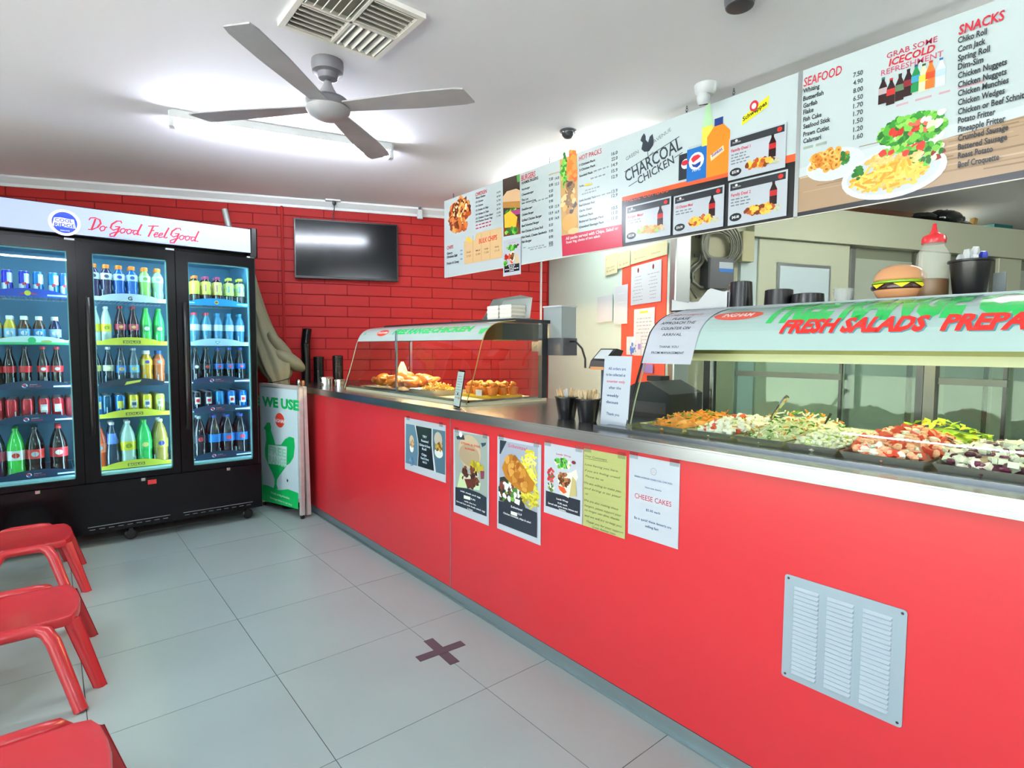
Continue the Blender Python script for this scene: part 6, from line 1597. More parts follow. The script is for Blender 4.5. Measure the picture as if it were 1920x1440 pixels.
# ================================================================ things along the middle of the counter
def stick_cup(u, v, label, n, tints, seed):
    p = pxd(u, v, .52)
    t = thing('stick_tub', label, 'tub', (.52, p.y, 1.0)); rd = random.Random(seed)
    MB().lathe([(.036, 0), (.038, .003), (.052, .095), (.054, .096), (.054, .100)], 22).build('tub', m_black, parent=t, smooth=True)
    for k in range(n):
        a = rd.uniform(0, 2 * PI); r_ = rd.uniform(.01, .036); tl = Vector((math.cos(a) * .22 + rd.uniform(-.08, .08), math.sin(a) * .22 + rd.uniform(-.08, .08), 1)).normalized()
        p0 = Vector((r_ * math.cos(a), r_ * math.sin(a), .07)); L = rd.uniform(.055, .075)
        b = MB(M=Matrix.Translation(p0) @ tl.to_track_quat('Z', 'Y').to_matrix().to_4x4() @ Matrix.Rotation(rd.uniform(0, 3), 4, 'Z'))
        b.prism([(-.0045, -.03), (.0045, -.03), (.0050, L - .004), (.003, L), (-.003, L), (-.0050, L - .004)], -.0008, .0008, axis='y')
        b.build('stick', rd.choice(tints), parent=t)
m_w1 = mat('birch_stick', '#cdb083', .6, noise=.15, nscale=30); m_w2 = mat('pale_birch_stick', '#d9c7a4', .6, noise=.1, nscale=30)
stick_cup(1062, 786, 'left black tub of wooden forks and white sachets on the counter', 20, [m_w1, m_w1, m_white], 5)
stick_cup(1102, 790, 'right black tub packed with wooden stirrers on the counter', 34, [m_w1, m_w2], 6)
# leaning printed sheet
t = thing('counter_notice', 'tall white printed notice leaning at the left end of the salad case', 'notice', (.505, -1.385, 1.0), rot=(0, R(4), R(-6)))
MB().box(0, .0015, -.078, .078, 0, .285).build('sheet', m_paper, parent=t)
pr = Print(ps, d=.0003, step=.0003); pr.rect(-.077, .001, .077, .284, '#b0bac6', 0)
for t_, x0, x1, z, c_ in (('All orders are', -.05, .05, .228, '#6a6a9a'), ('to be collected at', -.062, .05, .203, '#5a6a8c'), ('counter only', -.055, .05, .176, '#c46a7a'), ('after the', -.04, .03, .150, '#6a7a94'), ('weekly', -.05, .02, .118, '#4c5c84'), ('discount', -.05, .02, .090, '#4c5c84'), ('Thank you', -.045, .03, .042, '#5a6a8c')):
    pr.text(t_, (x0, z), (x1, z), .011, c_, 3, .02, px=False)
pr.build('print', t, None, m_card)
# clear tub on a grey box clipped at the hot case
pb = pxd(1050, 650, 1.12)
t = thing('label_printer', 'grey box mounted on the rear post of the hot case below the clear bin', 'printer', (1.12, pb.y, pb.z))
MB().box(-.07, .07, -.085, .085, -.052, .050, c=.012).build('body', m_grey, parent=t)
MB().lathe([(.004, -.001), (.003, .001)], 8, (-.071, .05, .0)).build('lamp', m_white, parent=t)
MB().box(-.09, -.055, .06, .155, -.03, .03).build('bracket', m_darkgrey, parent=t)
cb_ = MB(); cb_.tube([(.0, -.085, .03), (.0, -.13, .03), (-.01, -.19, -.01), (-.03, -.235, -.07), (-.04, -.245, -.12)], .006, 6); cb_.build('cable', m_blackm, parent=t, smooth=True)
t = thing('clear_bin', 'tall clear plastic bin standing on the grey box beside the hot case', 'bin', (1.12, pb.y + .005, pb.z + .0505))
g = MB(); g.box(-.06, .06, -.078, .078, 0, .003); 
for a_, b_, c_, d_ in ((-.06, -.057, -.078, .078), (.057, .06, -.078, .078), (-.06, .06, -.078, -.075), (-.06, .06, .075, .078)): g.box(a_, b_, c_, d_, 0, .185)
g.build('walls', mat('frosted_bin_plastic', '#b4bec0', .2, alpha=.55), parent=t)
MB().box(-.064, .064, -.082, .082, .183, .192).build('lid', mat('clear_lid_edge', '#b8c0c4', .2), parent=t)
MB().box(-.045, .045, -.06, .05, .004, .15).build('paper_wad', mat('packed_white_liners', '#b4bfc0', .6), parent=t)
# foam boxes and the steel guard on the hot case roof
for k, (yy, h_, lb_) in enumerate(((.015, .095, 'left stack of white foam clamshell boxes on the hot case roof'), (-.115, .095, 'right stack of white foam clamshell boxes on the hot case roof'))):
    t = thing('foam_box_stack', lb_, 'boxes', (1.02, yy, 1.483), 0)
    for j in range(4):
        b = MB(); z0 = j * .026
        b.prism([(-.055, z0), (.055, z0), (.060, z0 + .012), (.060, z0 + .014), (.055, z0 + .025), (-.055, z0 + .025), (-.060, z0 + .014), (-.060, z0 + .012)], -.058, .058, axis='x')
        b.build('foam_box', mat('white_foam', '#dcd9cc', .7), parent=t)
t = thing('steel_guard', 'folded steel guard behind the foam boxes on the hot case roof', 'guard', (1.02, -.06, 1.483))
b = MB(); b.add([(.055, .21, 0.02), (.055, -.16, .02), (.075, -.16, .15), (.075, .13, .15)], [(0, 1, 2, 3)]); b.add([(-.06, .20, .0), (.055, .21, .0), (.075, .13, .15), (-.02, .12, .15)], [(0, 1, 2, 3)])
b.add([(.075, .13, .15), (.075, -.16, .15), (-.02, -.16, .158), (-.02, .12, .15)], [(0, 1, 2, 3)])
b.build('sheet', mat('satin_steel_sheet', '#c4cccc', .35, .3), parent=t, recalc=False)
# payment terminal and cash register
p = pxd(1135, 770, 1.02)
t = thing('payment_terminal', 'payment screen on a post behind the wooden stick tubs', 'terminal', (1.02, p.y, 1.0))
MB().lathe([(.062, 0), (.06, .015), (.03, .05), (.02, .055)], 18).build('base', m_black, parent=t, smooth=True)
MB().box(-.02, .02, -.02, .016, .04, .22).build('post', mat('blue_grey_post', '#33465c', .35), parent=t)
b = MB(); b.prism([(-.075, .21), (.03, .235), (.075, .305), (.02, .315), (-.06, .25)], -.055, .055, axis='y'); b.build('head', m_blackm, parent=t)
b = MB(M=Matrix.Translation((-.022, 0, .285)) @ Matrix.Rotation(R(-39), 4, 'Y')); b.box(-.038, .036, -.04, .04, .0, .002); b.build('screen', mat('pale_screen', '#c2ccd0', .15), parent=t)
MB().box(-.078, -.072, -.05, .04, .205, .22).build('wooden_lip', mat('tan_edge', '#c08a5a', .5), parent=t)
p = pxd(1240, 745, 1.0)
t = thing('cash_register', 'dark grey cash register behind the left end of the salad case', 'register', (1.0, -1.24, 1.0))
b = MB(); b.prism([(-.16, 0), (.14, 0), (.14, .10), (.03, .155), (-.04, .165), (-.16, .11)], -.13, .13, axis='x'); b.build('body', m_darkgrey, parent=t)
b = MB(); b.box(-.134, -.13, -.14, .12, .02, .07); b.build('drawer', m_grey, parent=t)
MB().box(-.02, .05, -.03, .05, .16, .185).build('display', m_blackm, parent=t)

# cups, tins behind the hot case, at the far end of the counter
def wallcup(u, v_top, v_bot, r0, label, lean=0, X=.62, name='cup_stack'):
    a = pxd(u, v_bot, X); b_ = pxd(u, v_top, X); h = b_.z - 1.0
    t = thing(name, label, 'cups', (X, a.y, 1.0)); n = max(4, int(h / .012)); b = MB(); prof = [(r0 * .8, 0)]
    for k in range(n):
        z = h * (k + .1) / n
        prof += [(r0, z), (r0, z + h / n * .45), (r0 * .94, z + h / n * .5)]
    prof.append((r0 * .70, h * (1.0)))
    xs = []
    b.lathe(prof, 18)
    if lean:
        for i, q in enumerate(b.v): 
            k = max(0, q.z - h * .72); q.y -= k * lean
    b.build('cups', mat('black_cup_plastic', '#0c0c0d', .18, coat=.4), parent=t, smooth=True, auto=70); return t
wallcup(574, 616, 716, .040, 'tallest stack of black cups leaning at its top, by the brick wall', .35, X=.50)
wallcup(598, 668, 712, .046, 'shorter stack of black tubs behind the steel tins', X=.60)
wallcup(634, 666, 712, .044, 'black cup stack nearest the hot case glass', X=.66)
def tin(u, X, r, h, label):
    a = pxd(u, 722, X); t = thing('steel_tin', label, 'tin', (X, a.y, 1.0))
    MB().lathe([(r, 0), (r, h * .82), (r * 1.08, h * .84), (r * 1.08, h)], 22).build('body', m_steel2, parent=t, smooth=True)
    MB().lathe([(r * .95, h + .0005), (r * .6, h + .002)], 22).build('lid', mat('brassy_lid', '#b89a78', .3, .6), parent=t, smooth=True)
tin(612, .46, .055, .075, 'larger round steel tin at the far end of the counter')
tin(638, .52, .042, .060, 'smaller round steel tin beside the hot case end glass')
t = thing('salt_shaker', 'small steel shaker on the counter corner above the folding sign', 'shaker', (.36, pxd(560, 728, .36).y, 1.0))
MB().lathe([(.018, 0), (.019, .03), (.014, .042), (.004, .046)], 14).build('body', m_steel2, parent=t, smooth=True)
t = thing('salt_shaker', 'small copper-coloured shaker next to the steel shaker', 'shaker', (.36, pxd(568, 728, .36).y, 1.0))
MB().lathe([(.016, 0), (.017, .028), (.012, .038), (.004, .042)], 14).build('body', mat('copper_tone', '#9a6a44', .3, .7), parent=t, smooth=True)
# ================================================================ television
q = [PW.uv(*c) for c in ((550, 409), (746, 420), (746, 527), (553, 522))]
tz1 = 2.445; tz0 = 1.935; tx0 = q[0][0] + .012; tx1 = q[1][0] + .0
PTV = Plane(PW.p(0, 0, .062), PW.U)
qq = [PTV.uv(*c) for c in ((550, 409), (746, 420), (746, 527), (553, 522))]
tx0 = (qq[0][0] + qq[3][0]) / 2; tx1 = (qq[1][0] + qq[2][0]) / 2; tz0 = (qq[2][1] + qq[3][1]) / 2; tz1 = (qq[0][1] + qq[1][1]) / 2
t, inv = frame_thing('television', 'black flat television on the red brick wall', 'television', PTV, (tx0 + tx1) / 2, tz0, 0)
W2 = (tx1 - tx0) / 2; HT = tz1 - tz0
MB().box(-W2, W2, 0.0, .035, 0, HT, c=.0).build('bezel', m_black, parent=t, bevel=.003)
MB().box(-W2 + .012, W2 - .012, -.0012, 0.0, .022, HT - .012).build('screen', mat('tv_screen_glass', '#04080b', .14, spec=.35), parent=t)
MB().box(-.15, .15, .035, .060, HT * .3, HT * .7).build('wall_bracket', m_darkgrey, parent=t)
t, inv = frame_thing('tv_cable', 'black cable rising from the television to a white ceiling plate', 'cable', PTV, PTV.uv(627, 400)[0], tz1, 0)
b = MB(); b.tube([(-.01, .03, -.01), (-.012, .028, .05), (0, .0, .10), (.0, -.012, CEIL - tz1 - .02)], .0045, 6); b.build('cable', m_blackm, parent=t, smooth=True)
MB().box(-.075, .055, -.05, .02, CEIL - tz1 - .012, CEIL - tz1, c=.004).build('ceiling_plate', m_trimw, parent=t)
MB().lathe([(.008, CEIL - tz1 - .045), (.018, CEIL - tz1 - .030), (.016, CEIL - tz1 - .012)], 12, (0, -.012, 0)).build('gland', m_darkgrey, parent=t, smooth=True)

# ================================================================ folding sign beside the fridge
su = Vector((.19, -.98, 0)).normalized()
foot = Vector((.198, 1.40, 0))
PS = Plane(foot, su)
A_ = PS.uv(578, 733); Wd = .62
t, inv = frame_thing('folding_sign', 'white folding sign with a green rooster between fridge and counter', 'sign', PS, -Wd / 2, 0.0, 0)
H_ = 1.02
m_fr = mat('worn_white_frame', '#c9c4c0', .4, .2, noise=.2, nscale=20)
g = MB()
for x in (-Wd / 2, Wd / 2 - .028): g.box(x, x + .028, -.006, .024, .028, H_)
g.box(-Wd / 2, Wd / 2, -.006, .024, H_ - .02, H_); g.box(-Wd / 2 + .028, Wd / 2 - .028, -.004, .012, .125, .145)
g.build('front_frame', m_fr, parent=t)
MB().box(-Wd / 2 + .02, Wd / 2 - .02, .0, .006, .14, H_ - .015).build('front_board', m_white, parent=t)
g = MB(M=Matrix.Translation((0, .026, H_)) @ Matrix.Rotation(R(1.2), 4, 'X'))
for x in (-Wd / 2, Wd / 2 - .028): g.box(x, x + .028, .0, .028, -H_ + .02, -.01)
g.box(-Wd / 2, Wd / 2, .0, .028, -.03, -.005); g.box(-Wd / 2 + .02, Wd / 2 - .02, .01, .018, -H_ + .14, -.02)
g.build('rear_frame', m_fr, parent=t)
for x in (-Wd / 2 + .014, Wd / 2 - .014): MB().lathe([(.014, 0), (.016, .01), (.015, .03)], 10, (x, .009, 0)).build('foot_cap', m_black, parent=t, smooth=True)
cs = crop(480, 720, .1875)
pr = Print(PS, d=.007, step=.0005)
x_r = PS.uv(*cs(455, 400))[0]; GR = '#12b45c'
bl = PS.uv(*cs(430, 1250)); br0 = -Wd + .022
pr.rect(br0, .155, -.03, H_ - .03, '#c6dce4', 0)
pr.text('WE USE', cs(72, 212), cs(438, 250), cs(438, 172)[::1] and .072, GR, 3, .05)
pr.text('HERE', (PS.uv(*cs(72, 212))[0] - .26, PS.uv(*cs(72, 212))[1]), (PS.uv(*cs(72, 212))[0] - .04, PS.uv(*cs(72, 212))[1]), .072, GR, 3, .05, px=False)
pr.ell(cs(247, 362), .070, .058, '#dc4434', 2, n=22); a_ = PS.uv(*cs(190, 375)); pr.text('INGHAM', a_, (PS.uv(*cs(305, 375))[0], a_[1]), .028, '#f0e8ec', 3, .03, px=False)
pr.poly([cs(85, 440), cs(110, 405), cs(115, 385), cs(150, 385), cs(160, 420), cs(158, 460), cs(185, 540), cs(203, 605), cs(260, 605), cs(300, 550), cs(345, 525), cs(390, 540), cs(397, 620), cs(385, 730), cs(350, 790), cs(310, 815), cs(298, 840), cs(250, 905), cs(220, 950), cs(215, 1000), cs(230, 1050), cs(185, 1045), cs(195, 1000), cs(195, 950), cs(170, 880), cs(130, 800), cs(100, 720), cs(98, 640), cs(112, 560), cs(105, 460)], GR, 2)
pr.poly([cs(133, 605), cs(318, 625), cs(315, 815), cs(133, 795)], '#c9dfe6', 3)
a_ = PS.uv(*cs(140, 690)); b_ = PS.uv(*cs(310, 690)); pr.text('FREE', a_, (b_[0], a_[1]), .062, '#8fd4b4', 4, .04, px=False); a_ = PS.uv(*cs(140, 785)); pr.text('RANGE', a_, (b_[0], a_[1]), .062, '#8fd4b4', 4, .04, px=False)
pr.poly([cs(60, 1000), cs(120, 1010), cs(190, 1040), cs(240, 1060), cs(330, 1050), cs(432, 1090), cs(432, 1250), cs(72, 1160)], '#12c464', 1)
pr.poly([(br0, .16), PS.uv(*cs(72, 1160)), PS.uv(*cs(60, 1000)), (br0, .30)], '#12c464', 1, px=False)
a_ = PS.uv(*cs(160, 1090)); b_ = PS.uv(*cs(345, 1125)); pr.text('Proudly serving Australian', a_, (b_[0], a_[1]), .017, '#c9ecd8', 3, .02, px=False)
a_ = PS.uv(*cs(150, 1140)); b_ = PS.uv(*cs(368, 1170)); pr.text('free range chicken in our shop', a_, (b_[0], a_[1]), .017, '#c9ecd8', 3, .02, px=False)
pr.poly([cs(318, 950), cs(332, 955), cs(330, 980), cs(320, 975)], '#2c3438', 3)
pr.build('poster_print', t, inv, print_mat('folding_sign_print', .35))

# ================================================================ closed fabric umbrella behind the fridge
m_um = mat('olive_canvas', '#75735a', .85, noise=.18, nscale=6, bump=.3, bscale=120)
t = thing('closed_umbrella', 'folded olive canvas market umbrella tied up between fridge and brick wall', 'umbrella', (.145, 2.08, 0))
UC = [(.06, .250, 1.80, .070), (.30, .250, 1.81, .078), (.60, .245, 1.83, .078), (.85, .238, 1.87, .082), (.95, .222, 1.91, .078), (1.00, .215, 1.93, .070), (1.05, .212, 1.94, .075), (1.10, .21, 1.96, .105), (1.18, .20, 1.99, .125), (1.28, .18, 2.03, .120), (1.38, .15, 2.07, .105), (1.50, .125, 2.11, .085), (1.62, .105, 2.14, .070), (1.78, .085, 2.17, .052), (1.95, .06, 2.19, .040), (2.05, .045, 2.21, .015)]
vs = []; fs = []; n = 30
for i, (z, x_, y_, r_) in enumerate(UC):
    for k in range(n):
        a = 2 * PI * k / n; fold = 1 + .15 * math.cos(a * 8 + z * 1.5) + .06 * math.sin(a * 3 + z * 4)
        vs.append((x_ - .145 + r_ * fold * math.cos(a), y_ - 2.08 + r_ * fold * math.sin(a), z))
for i in range(len(UC) - 1):
    for k in range(n): fs.append((i * n + k, i * n + (k + 1) % n, (i + 1) * n + (k + 1) % n, (i + 1) * n + k))
MB().add(vs, fs).build('canvas', m_um, parent=t, smooth=True, auto=80)
# loose flap bulging to the right above the tie
b = MB(); b.M = Matrix.Translation((.155, -.15, 1.20)) @ Matrix.Rotation(R(34), 4, 'Y'); b.blob((0, 0, 0), (.145, .075, .062), 26, 14, .025); b.M = Matrix.Translation((.10, -.12, 1.30)) @ Matrix.Rotation(R(52), 4, 'Y'); b.blob((0, 0, 0), (.17, .07, .05), 24, 14, .025); b.M = None; b.build('loose_flap', m_um, parent=t, smooth=True)
b = MB()
for z, r_ in ((1.045, .088), (.985, .085)):
    b.tube([(.068 + r_ * math.cos(a), -.145 + r_ * math.sin(a), z + .02 * math.cos(a)) for a in [k * PI / 8 for k in range(17)]], .004, 5, close=False)
b.build('tie_cord', m_blackm, parent=t, smooth=True)
b = MB(); b.tube([(.105, -.28, .03), (.093, -.21, .85), (.0, .02, 1.45), (-.085, .11, 1.95), (-.10, .13, 2.09)], .016, 10); b.build('pole', m_alu, parent=t, smooth=True)
MB().lathe([(.075, 0), (.078, .02), (.06, .035), (.025, .045), (.025, .07)], 20, (.105, -.28, 0)).build('base', m_black, parent=t, smooth=True)
t = thing('umbrella_pole', 'grey metal pole tip standing behind the fridge header', 'pole', (0, 0, 0))
Pq = Plane((0, 2.46, 0), (1, 0, 0)); a = Pq.uv(421, 392); c = Pq.uv(432, 440)
b = MB(); b.tube([(c[0] + .12, 2.33, .02), (c[0], 2.45, c[1]), (a[0], 2.46, a[1])], .024, 12); b.build('pole', mat('galvanised_pole', '#aab4b2', .45, .5), parent=t, smooth=True)

# ================================================================ red plastic stools at the left edge
m_st = mat('red_moulded_plastic', '#b5262c', .30, noise=.03, nscale=3, coat=.15)
ZS = .285
def make_stool(loc, label):
    t = thing('plastic_stool', label, 'stool', loc, 0, 'red plastic stools in a row')
    # seat: rounded front edge towards +x, dished top
    out = []
    for k in range(9):
        a = -PI / 2 + PI * k / 8; out.append((.0 + .055 * math.cos(a) - .055, .190 * math.sin(a)))
    poly = [(-.40, -.20), (-.10, -.20)] + [(-.02 + .02 * math.cos(-PI / 2 + PI * k / 10), .195 * math.sin(-PI / 2 + PI * k / 10)) for k in range(11)] + [(-.10, .20), (-.40, .20)]
    poly = [(-.42, -.195), (-.06, -.195), (-.028, -.185), (-.010, -.14), (.0, -.07), (.004, 0), (.0, .07), (-.010, .14), (-.028, .185), (-.06, .195), (-.42, .195)]
    s = MB(); n = len(poly)
    rings = [(1.0, ZS - .034), (1.0, ZS - .010), (.985, ZS - .002), (.955, ZS), (.90, ZS - .003)]
    vs = []; fs = []
    for sc, z in rings:
        for x, y in poly: vs.append((-.21 + (x + .21) * sc, y * sc, z))
    for i in range(len(rings) - 1):
        for k in range(n): fs.append((i * n + k, i * n + (k + 1) % n, (i + 1) * n + (k + 1) % n, (i + 1) * n + k))
    fs.append(tuple(range((len(rings) - 1) * n, len(rings) * n))); fs.append(tuple(range(n))[::-1])
    s.add(vs, fs); s.build('seat', m_st, parent=t, smooth=True, auto=35)
    def leg(p0, p1, w0, w1, nm='leg'):
        """box-section leg from the seat down to the floor"""
        b = MB(); vs = []
        p0 = Vector(p0); p1 = Vector(p1)
        for i in range(5):
            q = i / 4; c = p0.lerp(p1, q); w_ = w0 + (w1 - w0) * q; d_ = w_ * .62
            r = w_ * .35
            for x, y in ((-w_ / 2 + r, -d_ / 2), (w_ / 2 - r, -d_ / 2), (w_ / 2, -d_ / 2 + r), (w_ / 2, d_ / 2 - r), (w_ / 2 - r, d_ / 2), (-w_ / 2 + r, d_ / 2), (-w_ / 2, d_ / 2 - r), (-w_ / 2, -d_ / 2 + r)): vs.append((c.x + x, c.y + y, c.z))
        fs = [(i * 8 + k, i * 8 + (k + 1) % 8, (i + 1) * 8 + (k + 1) % 8, (i + 1) * 8 + k) for i in range(4) for k in range(8)] + [tuple(range(8))[::-1], tuple(range(32, 40))]
        b.add(vs, fs); return b.build(nm, m_st, parent=t, smooth=True, auto=50)
    leg((-.030, -.165, ZS - .02), (.048, -.240, 0), .058, .044); leg((-.030, .165, ZS - .02), (.048, .250, 0), .058, .044)
    leg((-.40, -.165, ZS - .02), (-.46, -.240, 0), .058, .044); leg((-.40, .165, ZS - .02), (-.46, .250, 0), .058, .044)
    for s_ in (-1, 1):
        b = MB(); w_ = .034
        pts = [(-.016, s_ * .385, 0.0), (-.085, s_ * .262, ZS - .055), (-.105, s_ * .236, ZS - .022), (-.135, s_ * .222, ZS - .012), (-.26, s_ * .222, ZS - .012), (-.29, s_ * .236, ZS - .022), (-.31, s_ * .262, ZS - .055), (-.38, s_ * .385, 0.0)]
        b.tube(pts, [.022, .024, .024, .022, .022, .024, .024, .022], 10); b.build('side_arch', m_st, parent=t, smooth=True)
        b = MB(); b.box(-.26, -.13, s_ * .19, s_ * .225, ZS - .03, ZS - .006); b.build('arch_bridge', m_st, parent=t)
    return t
st = make_stool((-1.198, -.005, 0), 'middle red plastic stool at the left edge, its whole front leg visible')
dup(st, (-1.192, 1.08, 0), None, 'farthest red plastic stool, in front of the black fridge base', 'red plastic stools in a row')
dup(st, (-1.176, -1.165, 0), None, 'nearest red plastic stool in the bottom left corner', 'red plastic stools in a row')

# ================================================================ notices on the partition
m_rb = mat('red_notice_panel', '#dc4a38', .5)
rt = PP.uv(1168, 508); rr_ = PP.uv(1252, 484)
t, inv = frame_thing('notice_board', 'tall orange-red notice board on the pale partition', 'notice board', PP, (rt[0] + rr_[0]) / 2, .95, 0.0)
MB().box(-(rr_[0] - rt[0]) / 2, (rr_[0] - rt[0]) / 2, -.006, 0, 0, 1.93 - .95).build('backing', m_rb, parent=t)
PPa = Plane(PP.p(0, 0, .007), PP.U)
PPb = Plane(PP.p(0, 0, .010), PP.U)
cR = crop(1000, 440, 300 / 1137)
def textlines(k, c='#8c949c', head=None):
    def f(pr, a0, b0, a1, b1):
        W = a1 - a0; H = b1 - b0
        if head: pr.rect(a0 + W * .3, b1 - H * head[1] - .012, a0 + W * .7, b1 - H * head[1], head[0], 2)
        for i in range(k):
            z = b1 - H * (.22 + .68 * i / k); l = W * random.uniform(.4, .75); pr.words(a0 + (W - l) / 2, z, l, H * .018, c, n=5)
    return f
def crest(pr, a0, b0, a1, b1):
    W = a1 - a0; H = b1 - b0
    for cx_ in (.25, .75):
        c = (a0 + W * cx_, b1 - H * .13); pr.ell(c, .011, .018, '#7a2c3c', 2, px=False); pr.ell((c[0], c[1] - .004), .006, .008, '#4a3038', 3, px=False)
        for i in range(8): l = W * random.uniform(.18, .36); pr.words(a0 + W * cx_ - l / 2, b1 - H * (.3 + i * .085), l, .0045, '#8c8c98', n=4)
    pr.rect(a0 + W * .5 - .0008, b0, a0 + W * .5 + .0008, b1, '#b8bcc0', 1)
def child(pr, a0, b0, a1, b1):
    W = a1 - a0; H = b1 - b0; c = (a0 + W * .42, b0 + H * .35)
    for dx, dy, r_ in ((-.02, .0, .016), (.0, .03, .014), (.012, -.012, .018), (-.012, -.03, .014), (.036, .0, .010), (.05, .02, .006), (.05, -.02, .006)): pr.ell((c[0] + dx, c[1] + dy), r_, r_ * 1.2, '#3c6cb4', 2, px=False, jit=.2)
    pr.ell((a0 + W * .5, b1 - H * .2), .03, .02, '#c8d4e0', 2, px=False); pr.rect(a0 + W * .8, b0 + H * .3, a1 - .004, b0 + H * .6, '#8a78bc', 2)
sheet(PPb, [cR(695, 228), cR(910, 178), cR(912, 470), cR(698, 505)], 'double certificate sheet with two dark crests on the red notice panel', 'notice', crest, 'notice')
sheet(PPb, [cR(715, 535), cR(862, 512), cR(862, 850), cR(715, 870)], 'white sheet with a yellow heading bar on the red notice panel', 'notice', textlines(9, head=('#dcd42a', .06)), 'notice')
sheet(Plane(PP.p(0, 0, .013), PP.U), [cR(665, 728), cR(770, 718), cR(765, 850), cR(662, 858)], 'white sheet with a blue picture at the foot of the red notice panel', 'notice', child, 'notice')
sheet(Plane(PP.p(0, 0, .016), PP.U), [cR(775, 925), cR(852, 915), cR(850, 980), cR(770, 985)], 'small purple card seen through the salad case glass', 'card', lambda *a: None, 'card', bgc='#8a74b8', M=mat('purple_card', '#8a74b8', .5))
sheet(PPa, [cR(455, 440), cR(570, 428), cR(560, 628), cR(455, 612)], 'blank rounded sheet alone on the pale partition', 'notice', lambda *a: None, 'notice')
sheet(PPb, [cR(583, 370), cR(678, 350), cR(665, 640), cR(575, 630)], 'white sheet overlapping the left edge of the red notice panel', 'notice', textlines(3, '#c8ccd0'), 'notice')
m_note = mat('cream_note_paper', '#b2b094', .6)
def note(wd):
    def f(pr, a0, b0, a1, b1):
        W = a1 - a0; H = b1 - b0; pr.ell((a0 + W * .12, b1 - H * .2), .004, .008, '#d88a5a', 2, px=False)
        for i, (t_, k) in enumerate(wd): pr.text(t_, (a0 + W * .12, b0 + H * k), (a0 + W * .82, b0 + H * (k + .03)), H * .10, '#7a7c6c', 2, px=False)
    return f
sheet(PPb, [cR(512, 145), cR(600, 130), cR(600, 275), cR(510, 290)], 'leftmost cream note under the menu board', 'note', note([('Chicken', .30), ('Salt', .14)]), 'note', bgc='#b2b094', M=m_note)
sheet(PPb, [cR(602, 125), cR(690, 110), cR(690, 210), cR(602, 255)], 'middle cream note under the menu board', 'note', note([('2.50', .16)]), 'note', bgc='#b2b094', M=m_note)
sheet(PPb, [cR(695, 100), cR(955, 60), cR(955, 150), cR(695, 205)], 'wide cream note with two handwritten words above the red panel', 'note', note([('Broken      Menu', .28)]), 'note', bgc='#b2b094', M=m_note)

# ================================================================ meter box and cable loops at the coolroom end
def cw(u, v): return PC.uv(u, v)
PC2 = Plane(PC.p(0, 0, .0), PC.U)
ew0 = cw(1268, 500)[0]; ew1 = cw(1380, 500)[0]
wb_ = struct(MB().box(ew0 - .25, ew1, -.004, .12, .0, 2.40), 'wall_meter', mat('aged_cream_board', '#a8a58c', .6, noise=.2, nscale=6)); wb_.matrix_world = PC.mtx()
a, b_ = cw(1322, 488); c, d = cw(1357, 545)
t, inv = frame_thing('meter_box', 'dark grey electrical box with a white and blue sticker', 'electrical box', PC, (a + c) / 2, d, .0045)
w_ = (c - a) / 2; h_ = b_ - d
MB().box(-w_ - .05, w_, -.11, 0, 0, h_, c=.01).build('case', m_grey, parent=t)
MB().box(-w_ * .6, w_ * .8, -.1115, -.110, h_ * .55, h_ * .88).build('sticker', m_paper, parent=t)
MB().box(-w_ * .6, w_ * .8, -.1125, -.1115, h_ * .55, h_ * .67).build('sticker_band', mat('blue_band', '#2468b8', .5), parent=t)
MB().lathe([(.015, -.0), (.018, .012)], 10, (w_ * .5, -.10, .02)).build('knob', mat('tan_knob', '#9a7a64', .5), parent=t)
t, inv = frame_thing('cable_bundle', 'tangle of grey cables coiled above the electrical box', 'cable', PC, cw(1330, 470)[0], cw(1330, 470)[1], .03)
def cl(u, v, d=0): q_ = cw(u, v); o_ = cw(1330, 470); return (q_[0] - o_[0], -d, q_[1] - o_[1])
b = MB()
b.tube([cl(1312, 440), cl(1311, 470), cl(1306, 492), cl(1288, 505), cl(1280, 525), cl(1279, 562)], .013, 8)
b.tube([cl(1320, 440, .02), cl(1317, 475, .02), cl(1308, 495, .02), cl(1290, 515, .02), cl(1290, 530, .02), cl(1305, 540, .02), cl(1322, 541, .02)], .012, 8)
b.tube([cl(1300, 560, .01), cl(1288, 540, .01), cl(1284, 520, .01), cl(1296, 505, .01), cl(1312, 492, .01)], .009, 8)
for k in range(6):
    r_ = .10 + k * .012; c0 = Vector(cl(1338, 463, .03 + k * .006))
    b.tube([c0 + Vector((r_ * math.cos(a_) * 1.1, 0, r_ * math.sin(a_))) + Vector((0, 0, .01 * math.sin(a_ * 3 + k))) for a_ in [j * PI / 10 for j in range(21)]], .006 + .002 * (k % 2), 6, close=False)
b.tube([cl(1356, 545, .02), cl(1364, 520, .02), cl(1352, 500, .02), cl(1362, 470, .02), cl(1378, 445, .02)], .008, 6)
b.build('cables', mat('grey_cable', '#6c6e62', .45), parent=t, smooth=True, kind='stuff')
b = MB(); 
for u, v in ((1303, 445), (1300, 480), (1316, 487), (1273, 520), (1292, 521), (1272, 556)): c0 = cl(u, v, .0); b.box(c0[0] - .018, c0[0] + .018, -.01, .0, c0[2] - .012, c0[2] + .012)
b.build('clips', m_darkgrey, parent=t)
t, inv = frame_thing('warning_sticker', 'small red and blue sticker on the board left of the cables', 'sticker', PC, cw(1277, 480)[0], cw(1277, 480)[1], .0045)
MB().box(-.03, .045, -.002, 0, .0, .055).build('blue_part', mat('blue_sticker', '#3a70b4', .5), parent=t)
MB().box(-.03, .06, -.003, 0, .056, .10).build('red_part', mat('red_sticker', '#a86070', .5), parent=t)
MB().box(-.015, .02, -.003, -.002, .02, .04).build('white_print', m_paper, parent=t)
a, b_ = cw(1392, 438)
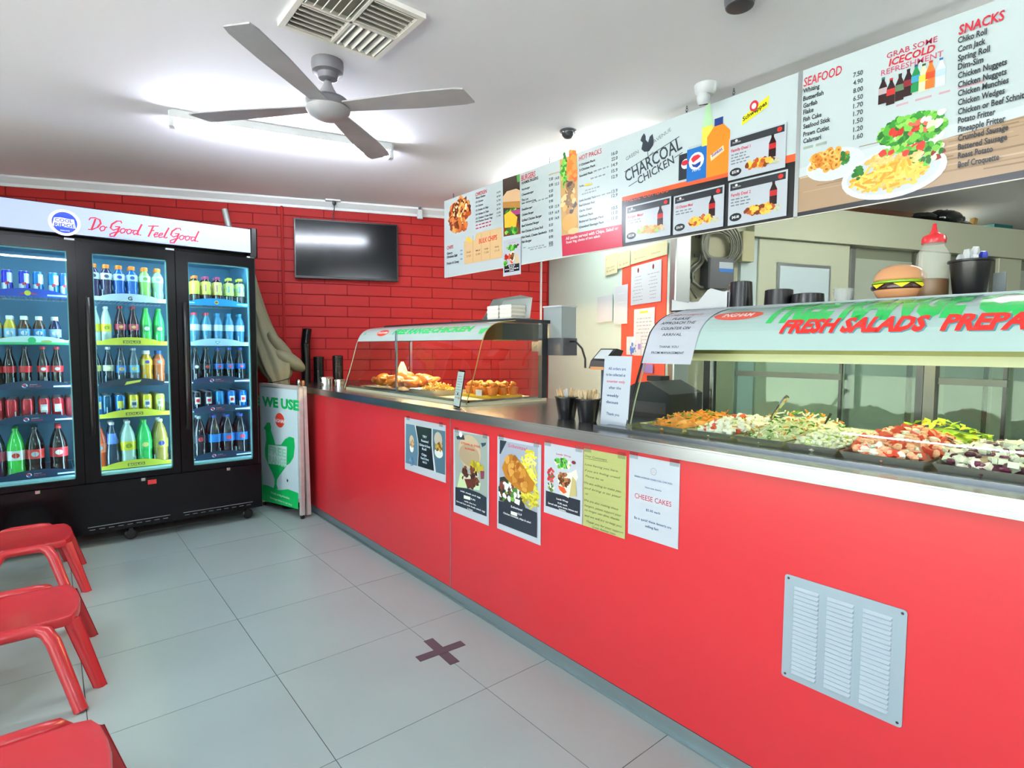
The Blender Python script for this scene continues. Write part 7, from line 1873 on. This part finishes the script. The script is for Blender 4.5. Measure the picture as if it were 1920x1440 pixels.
t, inv = frame_thing('warning_label', 'red and white label on the coolroom fascia beside the menu board', 'sticker', PC, a + .04, b_ - .07, .092 if a > fx0 else .0)
MB().box(-.02, .10, -.002, 0, .0, .085).build('label', mat('red_label', '#dc4a3c', .5), parent=t)
MB().box(-.012, .092, -.003, -.002, .036, .052).build('white_print', m_paper, parent=t)
a, b_ = cw(1376, 470)
t, inv = frame_thing('switch_box', 'beige switch box hanging beside the pale post under the menu board', 'electrical box', PC, a + .06, b_ - .09, .034)
MB().box(-.06, .05, -.06, 0, .0, .22, c=.006).build('case', mat('beige_case', '#a8a482', .5), parent=t)

# ================================================================ clutter on top of the coolroom
def on_cool(u, X=0.0): return cw(u, 410)[0]
t, inv = frame_thing('bin_bag', 'shiny black plastic bag bundle on top of the coolroom', 'bag', PC, cw(1790, 405)[0], fz1 - .002, -.10)
b = MB(); rd = random.Random(4); b.blob((.03, 0, .082), (.19, .10, .080), 20, 12, .09, rnd=rd); b.blob((-.20, 0, .082), (.17, .06, .040), 16, 9, .09, rnd=rd); b.blob((.16, .0, .045), (.18, .08, .04), 14, 8, .1, rnd=rd)
b.build('bag', mat('shiny_black_film', '#0e1417', .2, coat=.5, bump=.8, bscale=18), parent=t, smooth=True)
def carton(u, w_, h_, label, col, d=-.15, rz=0, name='cardboard_box'):
    t, inv = frame_thing(name, label, 'box', PC, cw(u, 412)[0], fz1 - .002, d)
    MB().box(-w_ / 2, w_ / 2, 0, .22, 0, h_, c=.0).build('carton', mat('carton_' + col.strip('#'), col, .7, noise=.1, nscale=9), parent=t)
    MB().box(-w_ / 2 + .01, w_ / 2 - .01, -.001, 0, h_ * .1, h_ * .22).build('printed_band', m_blackm, parent=t)
    return t
carton(1842, .24, .085, 'tan cardboard box on the coolroom right of the black bag', '#b09a5c')
carton(1910, .26, .10, 'teal box on the coolroom at the right edge of the picture', '#1e6a6c', -.12)
carton(1880, .16, .07, 'dark grey box between the tan and teal boxes on the coolroom', '#4c4a4c', -.2)
t, inv = frame_thing('timber_offcut', 'short upright piece of timber by the tan box on the coolroom', 'timber', PC, cw(1846, 405)[0], fz1 - .002, -.1)
MB(M=Matrix.Rotation(R(12), 4, 'Y')).box(-.02, .02, -.02, .02, .0, .12).build('block', mat('warm_timber', '#b08a4a', .6, noise=.2, nscale=12), parent=t)
t, inv = frame_thing('broom_handle', 'thin bent cane lying on the coolroom top left of the black bag', 'cane', PC, cw(1700, 402)[0], fz1 - .002, -.15)
b = MB(); b.tube([(-.22, 0, .02), (-.05, 0, .03), (0, 0, .05), (.06, 0, .006)], .005, 6); b.build('cane', mat('cane', '#a8845c', .6), parent=t, smooth=True)
t, inv = frame_thing('flat_parcel', 'small flat orange-brown parcel under the black bag', 'parcel', PC, cw(1765, 420)[0], fz1 - .002, -.03)
MB().box(-.12, .10, 0, .10, 0, .018).build('parcel', mat('orange_brown_paper', '#a8683c', .6), parent=t)
